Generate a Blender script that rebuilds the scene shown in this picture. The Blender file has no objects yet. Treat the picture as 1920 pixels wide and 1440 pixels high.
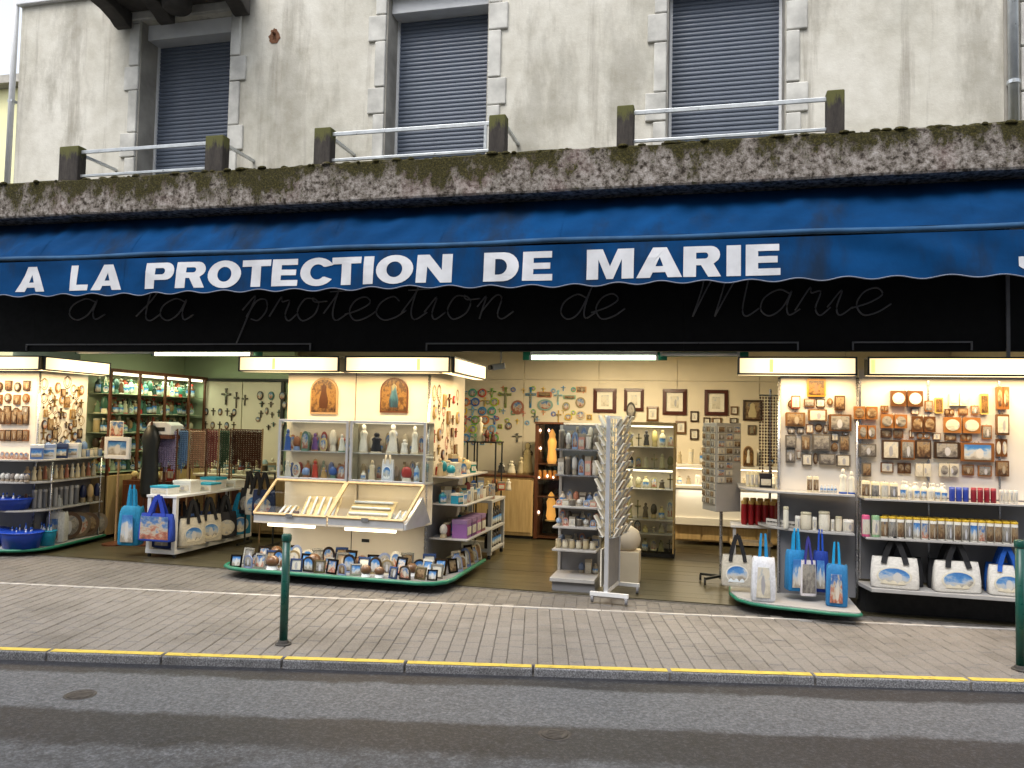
import bpy, bmesh, math, random
from mathutils import Vector, geometry
R = math.radians
rnd = random.Random(7)
scn = bpy.context.scene
COL = scn.collection

# ------------------------------------------------------------------ camera
FPX, PITCH, ROLL, YAW, CAM_D, CAM_H = 1480.0, R(2.7), 0.0213, R(13.7), 8.0, 1.73
fw = Vector((-math.sin(YAW)*math.cos(PITCH), math.cos(YAW)*math.cos(PITCH), math.sin(PITCH)))
r0 = Vector((math.cos(YAW), math.sin(YAW), 0)); u0 = r0.cross(fw)
rt = math.cos(ROLL)*r0 + math.sin(ROLL)*u0
up = -math.sin(ROLL)*r0 + math.cos(ROLL)*u0
CP = Vector((0, -CAM_D, CAM_H))
from mathutils import Matrix
cam = bpy.data.cameras.new('camera'); camo = bpy.data.objects.new('camera', cam); COL.objects.link(camo)
cam.sensor_width = 36.0; cam.lens = FPX/1920*36.0; cam.clip_end = 500; cam.clip_start = .1
m = Matrix((rt, up, -fw)).transposed().to_4x4(); m.translation = CP
camo.matrix_world = m
scn.camera = camo

# ------------------------------------------------------------------ world, sun, exposure
w = bpy.data.worlds.new('World'); scn.world = w; w.use_nodes = True
nt = w.node_tree; nt.nodes.clear()
SUN_EL, SUN_AZ = R(58), R(200)          # azimuth clockwise from +Y
sky = nt.nodes.new('ShaderNodeTexSky'); sky.sky_type = 'NISHITA'; sky.sun_disc = False
sky.sun_elevation = SUN_EL; sky.sun_rotation = SUN_AZ; sky.air_density = 1.0; sky.dust_density = 2.5
hs = nt.nodes.new('ShaderNodeHueSaturation'); hs.inputs['Saturation'].default_value = .30
bg = nt.nodes.new('ShaderNodeBackground'); bg.inputs['Strength'].default_value = .15
wo = nt.nodes.new('ShaderNodeOutputWorld')
nt.links.new(sky.outputs[0], hs.inputs['Color']); nt.links.new(hs.outputs[0], bg.inputs['Color']); nt.links.new(bg.outputs[0], wo.inputs[0])
sl = bpy.data.lights.new('sun', 'SUN'); sl.energy = .8; sl.angle = R(35); sl.color = (1, .97, .92)
so = bpy.data.objects.new('sun', sl); COL.objects.link(so)
sd = Vector((math.sin(SUN_AZ)*math.cos(SUN_EL), math.cos(SUN_AZ)*math.cos(SUN_EL), math.sin(SUN_EL)))
so.rotation_euler = sd.to_track_quat('Z', 'Y').to_euler()
so.location = sd*30
scn.view_settings.view_transform = 'Standard'; scn.view_settings.look = 'None'
scn.view_settings.exposure = 1.20; scn.view_settings.gamma = 1.0
scn.render.engine = 'CYCLES'
scn.cycles.use_denoising = True
scn.cycles.max_bounces = 8; scn.cycles.diffuse_bounces = 4; scn.cycles.glossy_bounces = 3
scn.cycles.transparent_max_bounces = 16; scn.cycles.sample_clamp_indirect = 6
scn.cycles.caustics_reflective = False; scn.cycles.caustics_refractive = False

# ------------------------------------------------------------------ measuring helpers: photo pixel -> point in the place
def ray(x, y): return fw + rt*((x-960)/FPX) - up*((y-720)/FPX)
def A(x, y, Y):
    d = ray(x, y); return CP + d*((Y-CP.y)/d.y)
def G(x, y, Z=0.0):
    d = ray(x, y); return CP + d*((Z-CP.z)/d.z)
def onX(x, y, X):
    d = ray(x, y); return CP + d*((X-CP.x)/d.x)
def z1(x, y): return (x*.3195, 620+y*.3194)
def z2(x, y): return (420+x/3, 640+y/3)
def z3(x, y): return (780+x*.3611, 640+y*.3611)
def z4(x, y): return (1140+x*.3609, 640+y*.3611)
def z5(x, y): return (1380+x*.3681, 650+y*.3681)
def lin(c):
    if isinstance(c, str):
        c = c.lstrip('#'); c = [int(c[i:i+2], 16)/255 for i in (0, 2, 4)]
        c = [x/12.92 if x <= .04045 else ((x+.055)/1.055)**2.4 for x in c]
    return tuple(c[:3])+(1.0,)
ORD = ['first','second','third','fourth','fifth','sixth','seventh','eighth','ninth','tenth','eleventh','twelfth',
       'thirteenth','fourteenth','fifteenth','sixteenth','seventeenth','eighteenth','nineteenth','twentieth']

# ------------------------------------------------------------------ materials
class NB:
    def __init__(s, name):
        s.m = bpy.data.materials.new(name); s.m.use_nodes = True
        s.t = s.m.node_tree; s.t.nodes.clear()
        s.out = s.n('ShaderNodeOutputMaterial'); s.b = s.n('ShaderNodeBsdfPrincipled')
        s.l(s.b.outputs[0], s.out.inputs[0])
    def n(s, t, **k):
        n = s.t.nodes.new(t)
        for a, v in k.items(): setattr(n, a, v)
        return n
    def l(s, a, b): s.t.links.new(a, b)
    def setv(s, **k):
        for a, v in k.items():
            s.b.inputs[a.replace('_', ' ')].default_value = v
    def coord(s, kind='Object', scale=(1, 1, 1)):
        tc = s.n('ShaderNodeTexCoord'); mp = s.n('ShaderNodeMapping'); mp.inputs['Scale'].default_value = scale
        s.l(tc.outputs[kind], mp.inputs[0]); return mp.outputs[0]
    def noise(s, co, scale, detail=4, rough=.55):
        n = s.n('ShaderNodeTexNoise'); n.inputs['Scale'].default_value = scale; n.inputs['Detail'].default_value = detail
        n.inputs['Roughness'].default_value = rough
        s.l(co, n.inputs['Vector']); return n.outputs['Fac']
    def ramp(s, fac, stops, interp='LINEAR'):
        r = s.n('ShaderNodeValToRGB'); r.color_ramp.interpolation = interp
        e = r.color_ramp.elements
        while len(e) < len(stops): e.new(.5)
        for i, (p, c) in enumerate(stops):
            e[i].position = p; e[i].color = lin(c) if not isinstance(c, (int, float)) else (c, c, c, 1)
        s.l(fac, r.inputs[0]); return r.outputs[0]
    def mix(s, fac, a, b, mode='MIX'):
        x = s.n('ShaderNodeMix', data_type='RGBA', blend_type=mode)
        for k, v in ((0, fac), (6, a), (7, b)):
            if hasattr(v, 'is_linked'): s.l(v, x.inputs[k])
            elif isinstance(v, (int, float)): x.inputs[k].default_value = v if k == 0 else (v, v, v, 1)
            else: x.inputs[k].default_value = lin(v)
        return x.outputs[2]
    def math(s, op, a, b=0.0):
        x = s.n('ShaderNodeMath', operation=op)
        for sock, v in ((x.inputs[0], a), (x.inputs[1], b)):
            if isinstance(v, (int, float)): sock.default_value = v
            else: s.l(v, sock)
        return x.outputs[0]
    def col(s, c): s.l(c, s.b.inputs['Base Color'])
    def rough(s, c): s.l(c, s.b.inputs['Roughness'])
    def bump(s, h, strength=.3, dist=.01):
        b = s.n('ShaderNodeBump'); b.inputs['Strength'].default_value = strength; b.inputs['Distance'].default_value = dist
        s.l(h, b.inputs['Height']); s.l(b.outputs[0], s.b.inputs['Normal'])

def plain(name, c, rough=.5, metal=0.0, var=.12, scale=8, bump=0.0, spec=.5):
    b = NB(name); c = lin(c)
    f = b.noise(b.coord(), scale, 5)
    d = tuple(x*(1-var) for x in c[:3]); h = tuple(min(1, x*(1+var)) for x in c[:3])
    b.col(b.ramp(f, [(.3, d), (.7, h)]))
    b.rough(b.ramp(b.noise(b.coord(), scale*2.3, 4), [(.3, max(0, rough-.08)), (.7, min(1, rough+.08))]))
    b.setv(Metallic=metal, Specular_IOR_Level=spec)
    if bump: b.bump(b.noise(b.coord(), scale*8, 5), bump, .005)
    return b.m
def objcol(name, rough=.4, metal=0.0, var=.15):
    """colour comes from each object's own colour: one paint, many differently dyed goods"""
    b = NB(name); oi = b.n('ShaderNodeObjectInfo')
    f = b.noise(b.coord(), 14, 4)
    b.col(b.mix(1.0, oi.outputs['Color'], b.ramp(f, [(.3, 1-var), (.7, 1.0)]), 'MULTIPLY'))
    b.setv(Roughness=rough, Metallic=metal); return b.m
def picture(name, cols, scale=5.0, rough=.35, grad=.5, fig=(.62, .58, .5)):
    """a small printed picture: bands from top to bottom broken up by blotches, often with a pale standing figure"""
    b = NB(name); oi = b.n('ShaderNodeObjectInfo')
    tc = b.n('ShaderNodeTexCoord'); off = b.n('ShaderNodeVectorMath', operation='ADD')
    sc = b.n('ShaderNodeVectorMath', operation='SCALE'); b.l(oi.outputs['Location'], sc.inputs[0]); sc.inputs['Scale'].default_value = 3.7
    b.l(tc.outputs['Generated'], off.inputs[0]); b.l(sc.outputs[0], off.inputs[1])
    f = b.noise(off.outputs[0], scale, 5, .6)
    sp = b.n('ShaderNodeSeparateXYZ'); b.l(tc.outputs['Generated'], sp.inputs[0])
    g = b.math('ADD', b.math('MULTIPLY', sp.outputs[2], grad), b.math('MULTIPLY', b.math('SUBTRACT', f, .5), 1.5))
    g = b.math('ADD', g, b.math('SUBTRACT', .5, grad/2))
    n = len(cols)
    c = b.ramp(g, [(.08+.84*i/(n-1), k) for i, k in enumerate(cols)])
    dx = b.math('DIVIDE', b.math('SUBTRACT', sp.outputs[0], b.math('ADD', .38, b.math('MULTIPLY', oi.outputs['Random'], .24))), .15)
    dz = b.math('DIVIDE', b.math('SUBTRACT', sp.outputs[2], .42), .36)
    d = b.math('ADD', b.math('ADD', b.math('MULTIPLY', dx, dx), b.math('MULTIPLY', dz, dz)), b.math('MULTIPLY', b.math('SUBTRACT', f, .5), 1.2))
    m_ = b.math('MULTIPLY', b.ramp(d, [(.75, 1.0), (1.0, 0.0)]), b.ramp(oi.outputs['Random'], [(.30, 0.0), (.34, .85)]))
    b.col(b.mix(m_, c, fig)); b.setv(Roughness=rough); return b.m
def emit(name, c, s):
    b = NB(name); b.setv(Base_Color=lin(c), Emission_Color=lin(c), Emission_Strength=s, Roughness=.5); return b.m

MAT = {}
def mk_diffuser():
    b = NB('lit_diffuser'); tc = b.n('ShaderNodeTexCoord'); sp = b.n('ShaderNodeSeparateXYZ'); b.l(tc.outputs['Generated'], sp.inputs[0])
    g = b.ramp(sp.outputs[0], [(0, .42), (.25, 1.0), (.72, 1.0), (1, .45)])
    b.setv(Base_Color=(.7, .6, .45, 1), Roughness=.5, Emission_Strength=1.25)
    b.l(b.mix(1.0, g, (1, .76, .40), 'MULTIPLY'), b.b.inputs['Emission Color']); return b.m
def mk_wall():
    b = NB('stucco'); co = b.coord('Object')
    f1 = b.noise(co, .55, 6, .6); f2 = b.noise(b.coord('Object', (1.2, 1.2, .35)), 1.3, 6, .65); f4 = b.noise(b.coord('Object', (3, 3, .22)), 1.6, 6, .7); f3 = b.noise(co, 5.0, 6, .6)
    c = b.ramp(f1, [(.36, (.40, .38, .31)), (.48, (.60, .57, .485)), (.62, (.74, .71, .63))])
    c = b.mix(b.ramp(f2, [(.51, 0.0), (.62, .9)]), c, (.34, .315, .255))
    c = b.mix(b.ramp(f4, [(.54, 0.0), (.68, .75)]), c, (.25, .22, .175))
    c = b.mix(.35, c, b.ramp(f3, [(.35, (.42, .40, .34)), (.65, (.70, .69, .63))]))
    b.col(c); b.setv(Roughness=.9, Specular_IOR_Level=.2)
    b.bump(b.noise(co, 26, 6, .7), .35, .012); return b.m
def mk_moss():
    b = NB('mossy_concrete'); co = b.coord('Object')
    ge = b.n('ShaderNodeNewGeometry'); sp = b.n('ShaderNodeSeparateXYZ'); b.l(ge.outputs['Position'], sp.inputs[0])
    hgt = b.n('ShaderNodeMapRange'); b.l(sp.outputs[2], hgt.inputs[0]); hgt.inputs[1].default_value = 3.97; hgt.inputs[2].default_value = 4.36
    n1 = b.noise(b.coord('Object', (1, 1, .6)), 3.0, 8, .7); n2 = b.noise(co, 17, 6, .7); n3 = b.noise(co, 55, 4, .7)
    base = b.ramp(n2, [(.38, (.035, .028, .022)), (.47, (.16, .138, .118)), (.58, (.32, .29, .265)), (.70, (.46, .43, .41))])
    base = b.mix(b.ramp(b.noise(co, 1.7, 3), [(.56, 0.0), (.75, .25)]), base, (.40, .26, .26))
    moss = b.ramp(n3, [(.35, (.014, .014, .006)), (.55, (.050, .044, .012)), (.75, (.13, .105, .035))])
    k = b.math('ADD', b.math('MULTIPLY', hgt.outputs[0], .55), b.math('MULTIPLY', b.math('SUBTRACT', n1, .42), 2.6))
    k = b.math('ADD', k, b.math('MULTIPLY', b.math('SUBTRACT', n2, .5), 1.1))
    b.col(b.mix(b.ramp(k, [(.44, 0.0), (.64, .97)]), base, moss)); b.setv(Roughness=.95, Specular_IOR_Level=.15)
    b.bump(b.math('ADD', n2, b.math('MULTIPLY', n3, .5)), .7, .02); return b.m
def mk_post():
    b = NB('mossy_wood'); co = b.coord('Object'); n = b.noise(b.coord('Object', (1, 1, .3)), 22, 6, .7)
    ge = b.n('ShaderNodeNewGeometry'); sp = b.n('ShaderNodeSeparateXYZ'); b.l(ge.outputs['Position'], sp.inputs[0])
    hgt = b.n('ShaderNodeMapRange'); b.l(sp.outputs[2], hgt.inputs[0]); hgt.inputs[1].default_value = 4.5; hgt.inputs[2].default_value = 4.72
    c = b.ramp(n, [(.3, (.018, .015, .013)), (.7, (.062, .052, .044))])
    k = b.math('ADD', hgt.outputs[0], b.math('MULTIPLY', b.math('SUBTRACT', n, .5), 1.6))
    b.col(b.mix(b.ramp(k, [(.5, 0.0), (.8, .9)]), c, (.10, .10, .025))); b.setv(Roughness=.9); b.bump(n, .5, .01); return b.m
def mk_fabric():
    b = NB('awning_fabric'); co = b.coord('Object'); n = b.noise(b.coord('Object', (.8, .8, 1.5)), 1.6, 6, .6)
    c = b.ramp(n, [(.3, (.002, .028, .090)), (.7, (.003, .052, .170))])
    d = b.noise(b.coord('Object', (1.3, 1, .5)), 1.1, 5, .65)
    c = b.mix(b.ramp(d, [(.50, 0.0), (.66, .8)]), c, (.012, .022, .040))
    b.col(c); b.setv(Roughness=.85, Specular_IOR_Level=.08)
    b.bump(b.noise(b.coord('Object', (1, 1, .5)), 9, 5, .6), .25, .02); return b.m
def mk_road():
    b = NB('asphalt'); co = b.coord('Object')
    mp = b.n('ShaderNodeMapping'); mp.inputs['Rotation'].default_value = (0, 0, -R(11.5)); tc = b.n('ShaderNodeTexCoord'); b.l(tc.outputs['Object'], mp.inputs[0])
    sp = b.n('ShaderNodeSeparateXYZ'); b.l(mp.outputs[0], sp.inputs[0])
    mpl = b.n('ShaderNodeMapping'); mpl.inputs['Scale'].default_value = (.5, 1, 1); b.l(mp.outputs[0], mpl.inputs[0])
    wob = b.math('MULTIPLY', b.math('SUBTRACT', b.noise(mpl.outputs[0], 1.6, 6, .65), .5), .30)
    v = b.math('ADD', sp.outputs[1], wob)
    t = b.n('ShaderNodeMapRange'); b.l(v, t.inputs[0]); t.inputs[1].default_value = -5.2; t.inputs[2].default_value = -2.2
    def pos(y): return (y+5.2)/3.0
    # bands of damp and dry tarmac running along the street
    wet = b.ramp(t.outputs[0], [(0.0, .50), (pos(-3.62), .42), (pos(-3.46), .95), (pos(-3.16), 1.0), (pos(-3.06), .10), (pos(-2.50), .06), (pos(-2.42), .80), (1.0, .9)])
    fine = b.noise(co, 42, 8, .85); mid = b.noise(co, 7, 8, .7); big = b.noise(co, 1.1, 5, .6)
    dry = b.ramp(fine, [(.38, (.056, .060, .068)), (.5, (.118, .124, .136)), (.62, (.23, .24, .26))])
    damp = b.ramp(fine, [(.38, (.009, .009, .012)), (.52, (.024, .025, .031)), (.64, (.095, .098, .115))])
    k = b.math('ADD', wet, b.math('MULTIPLY', b.math('SUBTRACT', mid, .5), 1.1))
    k2 = b.ramp(k, [(.25, 0.0), (.75, 1.0)])
    b.col(b.mix(.15, b.mix(k2, dry, damp), b.ramp(big, [(.3, (.035, .036, .04)), (.7, (.10, .102, .108))])))
    b.rough(b.ramp(k2, [(0.0, .65), (1.0, .52)])); b.setv(Specular_IOR_Level=.25)
    b.bump(fine, .5, .006); return b.m
def mk_paver(name='paver_stone', tone=1.0):
    b = NB(name); g = b.n('ShaderNodeNewGeometry'); co = b.coord('Object')
    c = b.ramp(g.outputs['Random Per Island'], [(0, (.200, .186, .172)), (.35, (.220, .203, .188)), (.7, (.236, .218, .202)), (1, (.255, .238, .222))])
    tc = b.n('ShaderNodeNewGeometry')
    big = b.noise(tc.outputs['Position'], 1.1, 6, .65); fine = b.noise(tc.outputs['Position'], 70, 4, .7)
    c = b.mix(b.ramp(big, [(.48, 0.0), (.66, .75)]), c, (.075, .068, .058))
    c = b.mix(.4, c, b.ramp(fine, [(.3, (.06, .055, .05)), (.7, (.32, .29, .26))]))
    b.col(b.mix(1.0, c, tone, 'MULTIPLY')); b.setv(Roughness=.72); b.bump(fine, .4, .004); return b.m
def mk_kerb():
    b = NB('kerb_granite'); g = b.n('ShaderNodeNewGeometry')
    f = b.noise(g.outputs['Position'], 95, 3, .8); big = b.noise(g.outputs['Position'], 2.3, 5)
    c = b.ramp(f, [(.32, (.05, .05, .055)), (.5, (.20, .20, .21)), (.7, (.46, .46, .48))])
    b.col(b.mix(b.ramp(big, [(.5, 0.0), (.7, .5)]), c, (.06, .055, .05))); b.setv(Roughness=.7); b.bump(f, .5, .006); return b.m
def mk_yellow():
    b = NB('yellow_paint'); g = b.n('ShaderNodeNewGeometry')
    f = b.noise(g.outputs['Position'], 14, 8, .75)
    b.col(b.ramp(f, [(.34, (.20, .16, .07)), (.44, (.60, .45, .07)), (.7, (.72, .56, .10))])); b.setv(Roughness=.6); return b.m
def mk_rust():
    b = NB('rust_stain'); co = b.coord('Object'); b.col(b.ramp(b.noise(co, 30, 6, .7), [(.35, (.10, .035, .015)), (.7, (.26, .13, .07))])); b.setv(Roughness=.95); return b.m
def mk_wood(name, c1, c2, rough=.45):
    b = NB(name); n = b.noise(b.coord('Object', (14, 14, 1.2)), 2.5, 6, .6)
    b.col(b.ramp(n, [(.3, c1), (.7, c2)])); b.setv(Roughness=rough); b.bump(n, .15, .003); return b.m
def mk_floor():
    b = NB('floor_board'); g = b.n('ShaderNodeNewGeometry'); oi = b.n('ShaderNodeObjectInfo')
    mp = b.n('ShaderNodeMapping'); mp.inputs['Scale'].default_value = (.6, 9, 1); b.l(g.outputs['Position'], mp.inputs[0])
    n = b.noise(mp.outputs[0], 3, 6, .6)
    c = b.ramp(n, [(.3, (.045, .040, .022)), (.7, (.105, .088, .048))])
    b.col(b.mix(1.0, c, b.ramp(oi.outputs['Random'], [(0, .75), (1, 1.0)]), 'MULTIPLY')); b.setv(Roughness=.28); b.bump(n, .08, .004); return b.m
def mk_glass():
    b = NB('clear_glass'); t = b.t; t.nodes.remove(b.b)
    tr = b.n('ShaderNodeBsdfTransparent'); tr.inputs[0].default_value = (.96, .98, .97, 1)
    gl = b.n('ShaderNodeBsdfGlossy'); gl.inputs['Roughness'].default_value = .03
    lw = b.n('ShaderNodeLayerWeight'); mx = b.n('ShaderNodeMixShader')
    fac = b.math('ADD', .025, b.math('MULTIPLY', b.math('POWER', lw.outputs['Facing'], 5.0), .6))
    b.l(fac, mx.inputs[0]); b.l(tr.outputs[0], mx.inputs[1]); b.l(gl.outputs[0], mx.inputs[2]); b.l(mx.outputs[0], b.out.inputs[0]); return b.m
MAT.update(stucco=mk_wall(), moss=mk_moss(), post=mk_post(), fabric=mk_fabric(), road=mk_road(), paver=mk_paver(), paver_dark=mk_paver('painted_shade_paver', .66), kerb=mk_kerb(),  # inner pavers: awning shade put into the stone colour as a darker tone
    yellow=mk_yellow(), rust=mk_rust(), floor=mk_floor(), glass=mk_glass(),
    mortar=plain('joint_sand', (.125, .115, .104), .95, var=.35, scale=20, bump=.4),
    line=plain('white_line', (.48, .46, .44), .7, var=.3, scale=9),
    stone=plain('dressed_stone', (.54, .53, .49), .85, var=.30, scale=3.6, bump=.3, spec=.2),
    reveal=plain('reveal_stone', (.36, .34, .30), .85, var=.3, scale=3, bump=.3, spec=.2),
    white_metal=plain('white_enamel', (.72, .73, .74), .4, var=.05),
    shutter=plain('shutter_slat', (.098, .120, .162), .38, var=.12, scale=3),
    steel=plain('galvanised_steel', (.55, .58, .60), .35, .6, var=.15),
    alu=plain('brushed_aluminium', (.62, .63, .66), .35, .5, var=.08),
    chrome=plain('chrome_post', (.5, .5, .52), .25, .8, var=.06),
    lid_iron=plain('worn_iron', (.06, .052, .047), .7, var=.4, scale=30),
    grime=plain('dark_concrete', (.06, .055, .05), .95, var=.4, scale=4),  # very dark grey for the balcony, its brackets and the bollard foot rings
    black=plain('black_fascia', (.004, .004, .0045), .6, var=.3, spec=.12),
    blackframe=plain('black_frame', (.012, .014, .013), .4),
    neon=plain('unlit_neon_tube', (.10, .10, .11), .35),
    letter=plain('white_letter', (.56, .57, .60), .7, var=.12, scale=5),
    bar=plain('awning_bar', (.018, .075, .17), .85, var=.35, scale=3),
    hem=plain('valance_binding', (.16, .18, .24), .7),
    cream=plain('cream_panel', (.70, .62, .50), .55, var=.05, scale=2),
    boardwhite=plain('white_panel', (.74, .70, .64), .5, var=.04, scale=2),
    wallcream=plain('cream_wall', (.70, .62, .48), .6, var=.06, scale=2),
    wallgreen=plain('pale_green_wall', (.42, .50, .34), .6, var=.05, scale=2),
    grey=plain('grey_panel', (.20, .20, .215), .45, var=.06, scale=3),
    greyshelf=plain('grey_shelf', (.40, .39, .38), .4, var=.05),
    dark=plain('dark_plinth', (.010, .010, .011), .8),
    green_edge=plain('green_rubber_edge', (.012, .17, .10), .4, var=.15),
    green_post=plain('green_enamel', (.006, .075, .055), .32, var=.2, scale=12),
    wood=mk_wood('oak_wood', (.28, .17, .08), (.46, .30, .15)),
    goldwood=mk_wood('gold_wood', (.46, .32, .14), (.62, .46, .24), .35),
    darkwood=mk_wood('mahogany_wood', (.06, .018, .008), (.14, .05, .022), .35),
    counterwood=mk_wood('counter_wood', (.42, .28, .12), (.58, .41, .20)),
    paint=objcol('gloss_paint', .35), matte=objcol('matte_paint', .75), cloth=objcol('bag_cloth', .8, var=.25), shiny=objcol('shiny_metal', .25, .8),
    paper=plain('card_paper', (.74, .70, .60), .7, var=.06),
    yellowwall=plain('yellow_render', (.78, .74, .42), .9, var=.08, scale=1),
    amber=emit('amber_glow', (1, .46, .10), .30), pinkbulb=emit('pink_bulb', (1, .55, .42), 2.5),
    tube=emit('tube_light', (.86, 1, .72), 2.6), tubewarm=emit('warm_tube_light', (1, .86, .58), 2.0),
    diffuser=mk_diffuser(), striplight=emit('strip_light', (1, .88, .62), 1.5),
    pic_multi=picture('print_many', [(.10, .07, .06), (.40, .13, .08), (.50, .44, .34), (.09, .20, .42), (.05, .10, .30)], 4),
    pic_blue=picture('print_blue', [(.30, .27, .22), (.55, .52, .46), (.45, .52, .60), (.10, .28, .58), (.05, .18, .48)], 2.6, grad=1.0, fig=(.64, .62, .58)),
    pic_brown=picture('print_brown', [(.03, .018, .012), (.13, .07, .035), (.34, .24, .13), (.10, .10, .12)], 4, fig=(.42, .36, .27)),
    pic_pale=picture('print_pale', [(.42, .38, .30), (.60, .55, .44), (.64, .60, .50), (.38, .42, .46)], 4, fig=(.30, .30, .34)),
    pic_grotto=picture('print_grotto', [(.06, .05, .045), (.17, .155, .14), (.36, .33, .28), (.15, .17, .20)], 4, fig=(.55, .55, .58)),
    pic_gold=picture('print_icon', [(.03, .014, .008), (.10, .05, .018), (.24, .13, .04), (.06, .03, .018), (.20, .12, .045)], 6, fig=(.20, .10, .06)),
    pic_teal=picture('print_teal', [(.02, .04, .06), (.03, .09, .13), (.06, .15, .20), (.30, .26, .14)], 2.5, grad=.9, fig=(.55, .60, .66)),
)

# ------------------------------------------------------------------ mesh builder
ORG = {}
LAMP = .20
class MB:
    def __init__(s): s.v = []; s.f = []; s.mi = []
    def add(s, vs, fs, mi=0):
        o = len(s.v); s.v += [tuple(p) for p in vs]
        for f in fs: s.f.append([i+o for i in f]); s.mi.append(mi)
        return s
    def box(s, x0, y0, z0, x1, y1, z1, mi=0):
        return s.add([(x0,y0,z0),(x1,y0,z0),(x1,y1,z0),(x0,y1,z0),(x0,y0,z1),(x1,y0,z1),(x1,y1,z1),(x0,y1,z1)],
            [(0,3,2,1),(4,5,6,7),(0,1,5,4),(1,2,6,5),(2,3,7,6),(3,0,4,7)], mi)
    def hexa(s, b4, t4, mi=0):
        return s.add(list(b4)+list(t4), [(0,3,2,1),(4,5,6,7),(0,1,5,4),(1,2,6,5),(2,3,7,6),(3,0,4,7)], mi)
    def bar(s, p, q, a, b, upv=(0, 0, 1), mi=0):
        p, q, upv = Vector(p), Vector(q), Vector(upv); d = (q-p).normalized()
        sx = d.cross(upv).normalized()*a/2; sz = sx.cross(d).normalized()*b/2
        c = [p-sx-sz, p+sx-sz, p+sx+sz, p-sx+sz]; e = [x+(q-p) for x in c]
        return s.add(c+e, [(3,2,1,0),(4,5,6,7),(0,1,5,4),(1,2,6,5),(2,3,7,6),(3,0,4,7)], mi)
    def tube(s, pts, r, n=6, mi=0, closed=False):
        pts = [Vector(p) for p in pts]; vs = []; fs = []; k = len(pts); ref = None
        for i, p in enumerate(pts):
            a = pts[i-1] if (i or closed) else p; b = pts[(i+1) % k] if (i < k-1 or closed) else p
            d = (b-a).normalized()
            if ref is None: ref = Vector((0, 0, 1)) if abs(d.z) < .9 else Vector((1, 0, 0))
            x = d.cross(ref)
            if x.length < 1e-4: x = d.cross(Vector((0, 1, .3)))
            x.normalize(); y = d.cross(x)
            rr = r[i] if isinstance(r, (list, tuple)) else r
            for j in range(n):
                t = 2*math.pi*j/n; vs.append(p+x*math.cos(t)*rr+y*math.sin(t)*rr)
        for i in range(k if closed else k-1):
            for j in range(n):
                a = i*n+j; b = i*n+(j+1) % n; c = ((i+1) % k)*n+(j+1) % n; d = ((i+1) % k)*n+j
                fs.append((a, b, c, d))
        if not closed: fs += [tuple(range(n-1, -1, -1)), tuple((k-1)*n+j for j in range(n))]
        return s.add(vs, fs, mi)
    def lathe(s, prof, n=12, c=(0,0,0), sx=1, sy=1, mi=0, a0=0, a1=None):
        full = a1 is None; a1 = 2*math.pi if full else a1; k = n if full else n+1; vs = []; fs = []
        for (r, z) in prof:
            for j in range(k):
                t = a0+(a1-a0)*j/n; vs.append((c[0]+r*sx*math.cos(t), c[1]+r*sy*math.sin(t), c[2]+z))
        for i in range(len(prof)-1):
            for j in range(n):
                b = (j+1) % k if full else j+1
                fs.append((i*k+j, i*k+b, (i+1)*k+b, (i+1)*k+j))
        if full:
            if prof[0][0] > 1e-5: fs.append(tuple(range(k-1, -1, -1)))
            if prof[-1][0] > 1e-5: fs.append(tuple((len(prof)-1)*k+j for j in range(k)))
        return s.add(vs, fs, mi)
    def prism(s, poly, z0, z1, mi=0):
        n = len(poly); vs = [(x, y, z0) for x, y in poly]+[(x, y, z1) for x, y in poly]
        return s.add(vs, [tuple(range(n-1, -1, -1)), tuple(range(n, 2*n))]+[(i, (i+1) % n, n+(i+1) % n, n+i) for i in range(n)], mi)
    def prism_y(s, poly, y0, y1, mi=0):
        n = len(poly); vs = [(x, y0, z) for x, z in poly]+[(x, y1, z) for x, z in poly]
        return s.add(vs, [tuple(range(n)), tuple(range(2*n-1, n-1, -1))]+[((i+1) % n, i, n+i, n+(i+1) % n) for i in range(n)], mi)
    def mesh(s, name, mats, smooth=False, off=(0, 0, 0)):
        me = bpy.data.meshes.new(name); o = off
        me.from_pydata([(x-o[0], y-o[1], z-o[2]) for x, y, z in s.v], [], s.f)
        for mt in (mats if isinstance(mats, (list, tuple)) else [mats]): me.materials.append(MAT[mt])
        me.polygons.foreach_set('material_index', s.mi)
        if smooth: me.polygons.foreach_set('use_smooth', [True]*len(me.polygons))
        me.update(); return me
    def build(s, name, mats, parent=None, smooth=False, bevel=0, color=None, org=None):
        off = ORG.get(parent.name, (0, 0, 0)) if parent else (org or (0, 0, 0))
        o = bpy.data.objects.new(name, s.mesh(name, mats, smooth, off)); COL.objects.link(o)
        if parent: o.parent = parent; ORG[o.name] = off
        else: o.location = off; ORG[o.name] = off
        if bevel:
            b = o.modifiers.new('bevel', 'BEVEL'); b.width = bevel; b.segments = 2; b.limit_method = 'ANGLE'; b.angle_limit = R(40)
        if color: o.color = lin(color)
        return o
def tag(o, label=None, cat=None, group=None, kind=None):
    if label: o['label'] = label
    if cat: o['category'] = cat
    if group: o['group'] = group
    if kind: o['kind'] = kind
    return o
def thing(name, label, cat, loc=(0, 0, 0), group=None, rz=0.0):
    o = bpy.data.objects.new(name, None); COL.objects.link(o); o.location = loc; o.rotation_euler = (0, 0, rz)
    o.empty_display_size = .1; ORG[o.name] = (0, 0, 0) if rz else tuple(loc)
    return tag(o, label, cat, group)
def struct(mb, name, mats, **k): return tag(mb.build(name, mats, **k), kind='structure')
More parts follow.
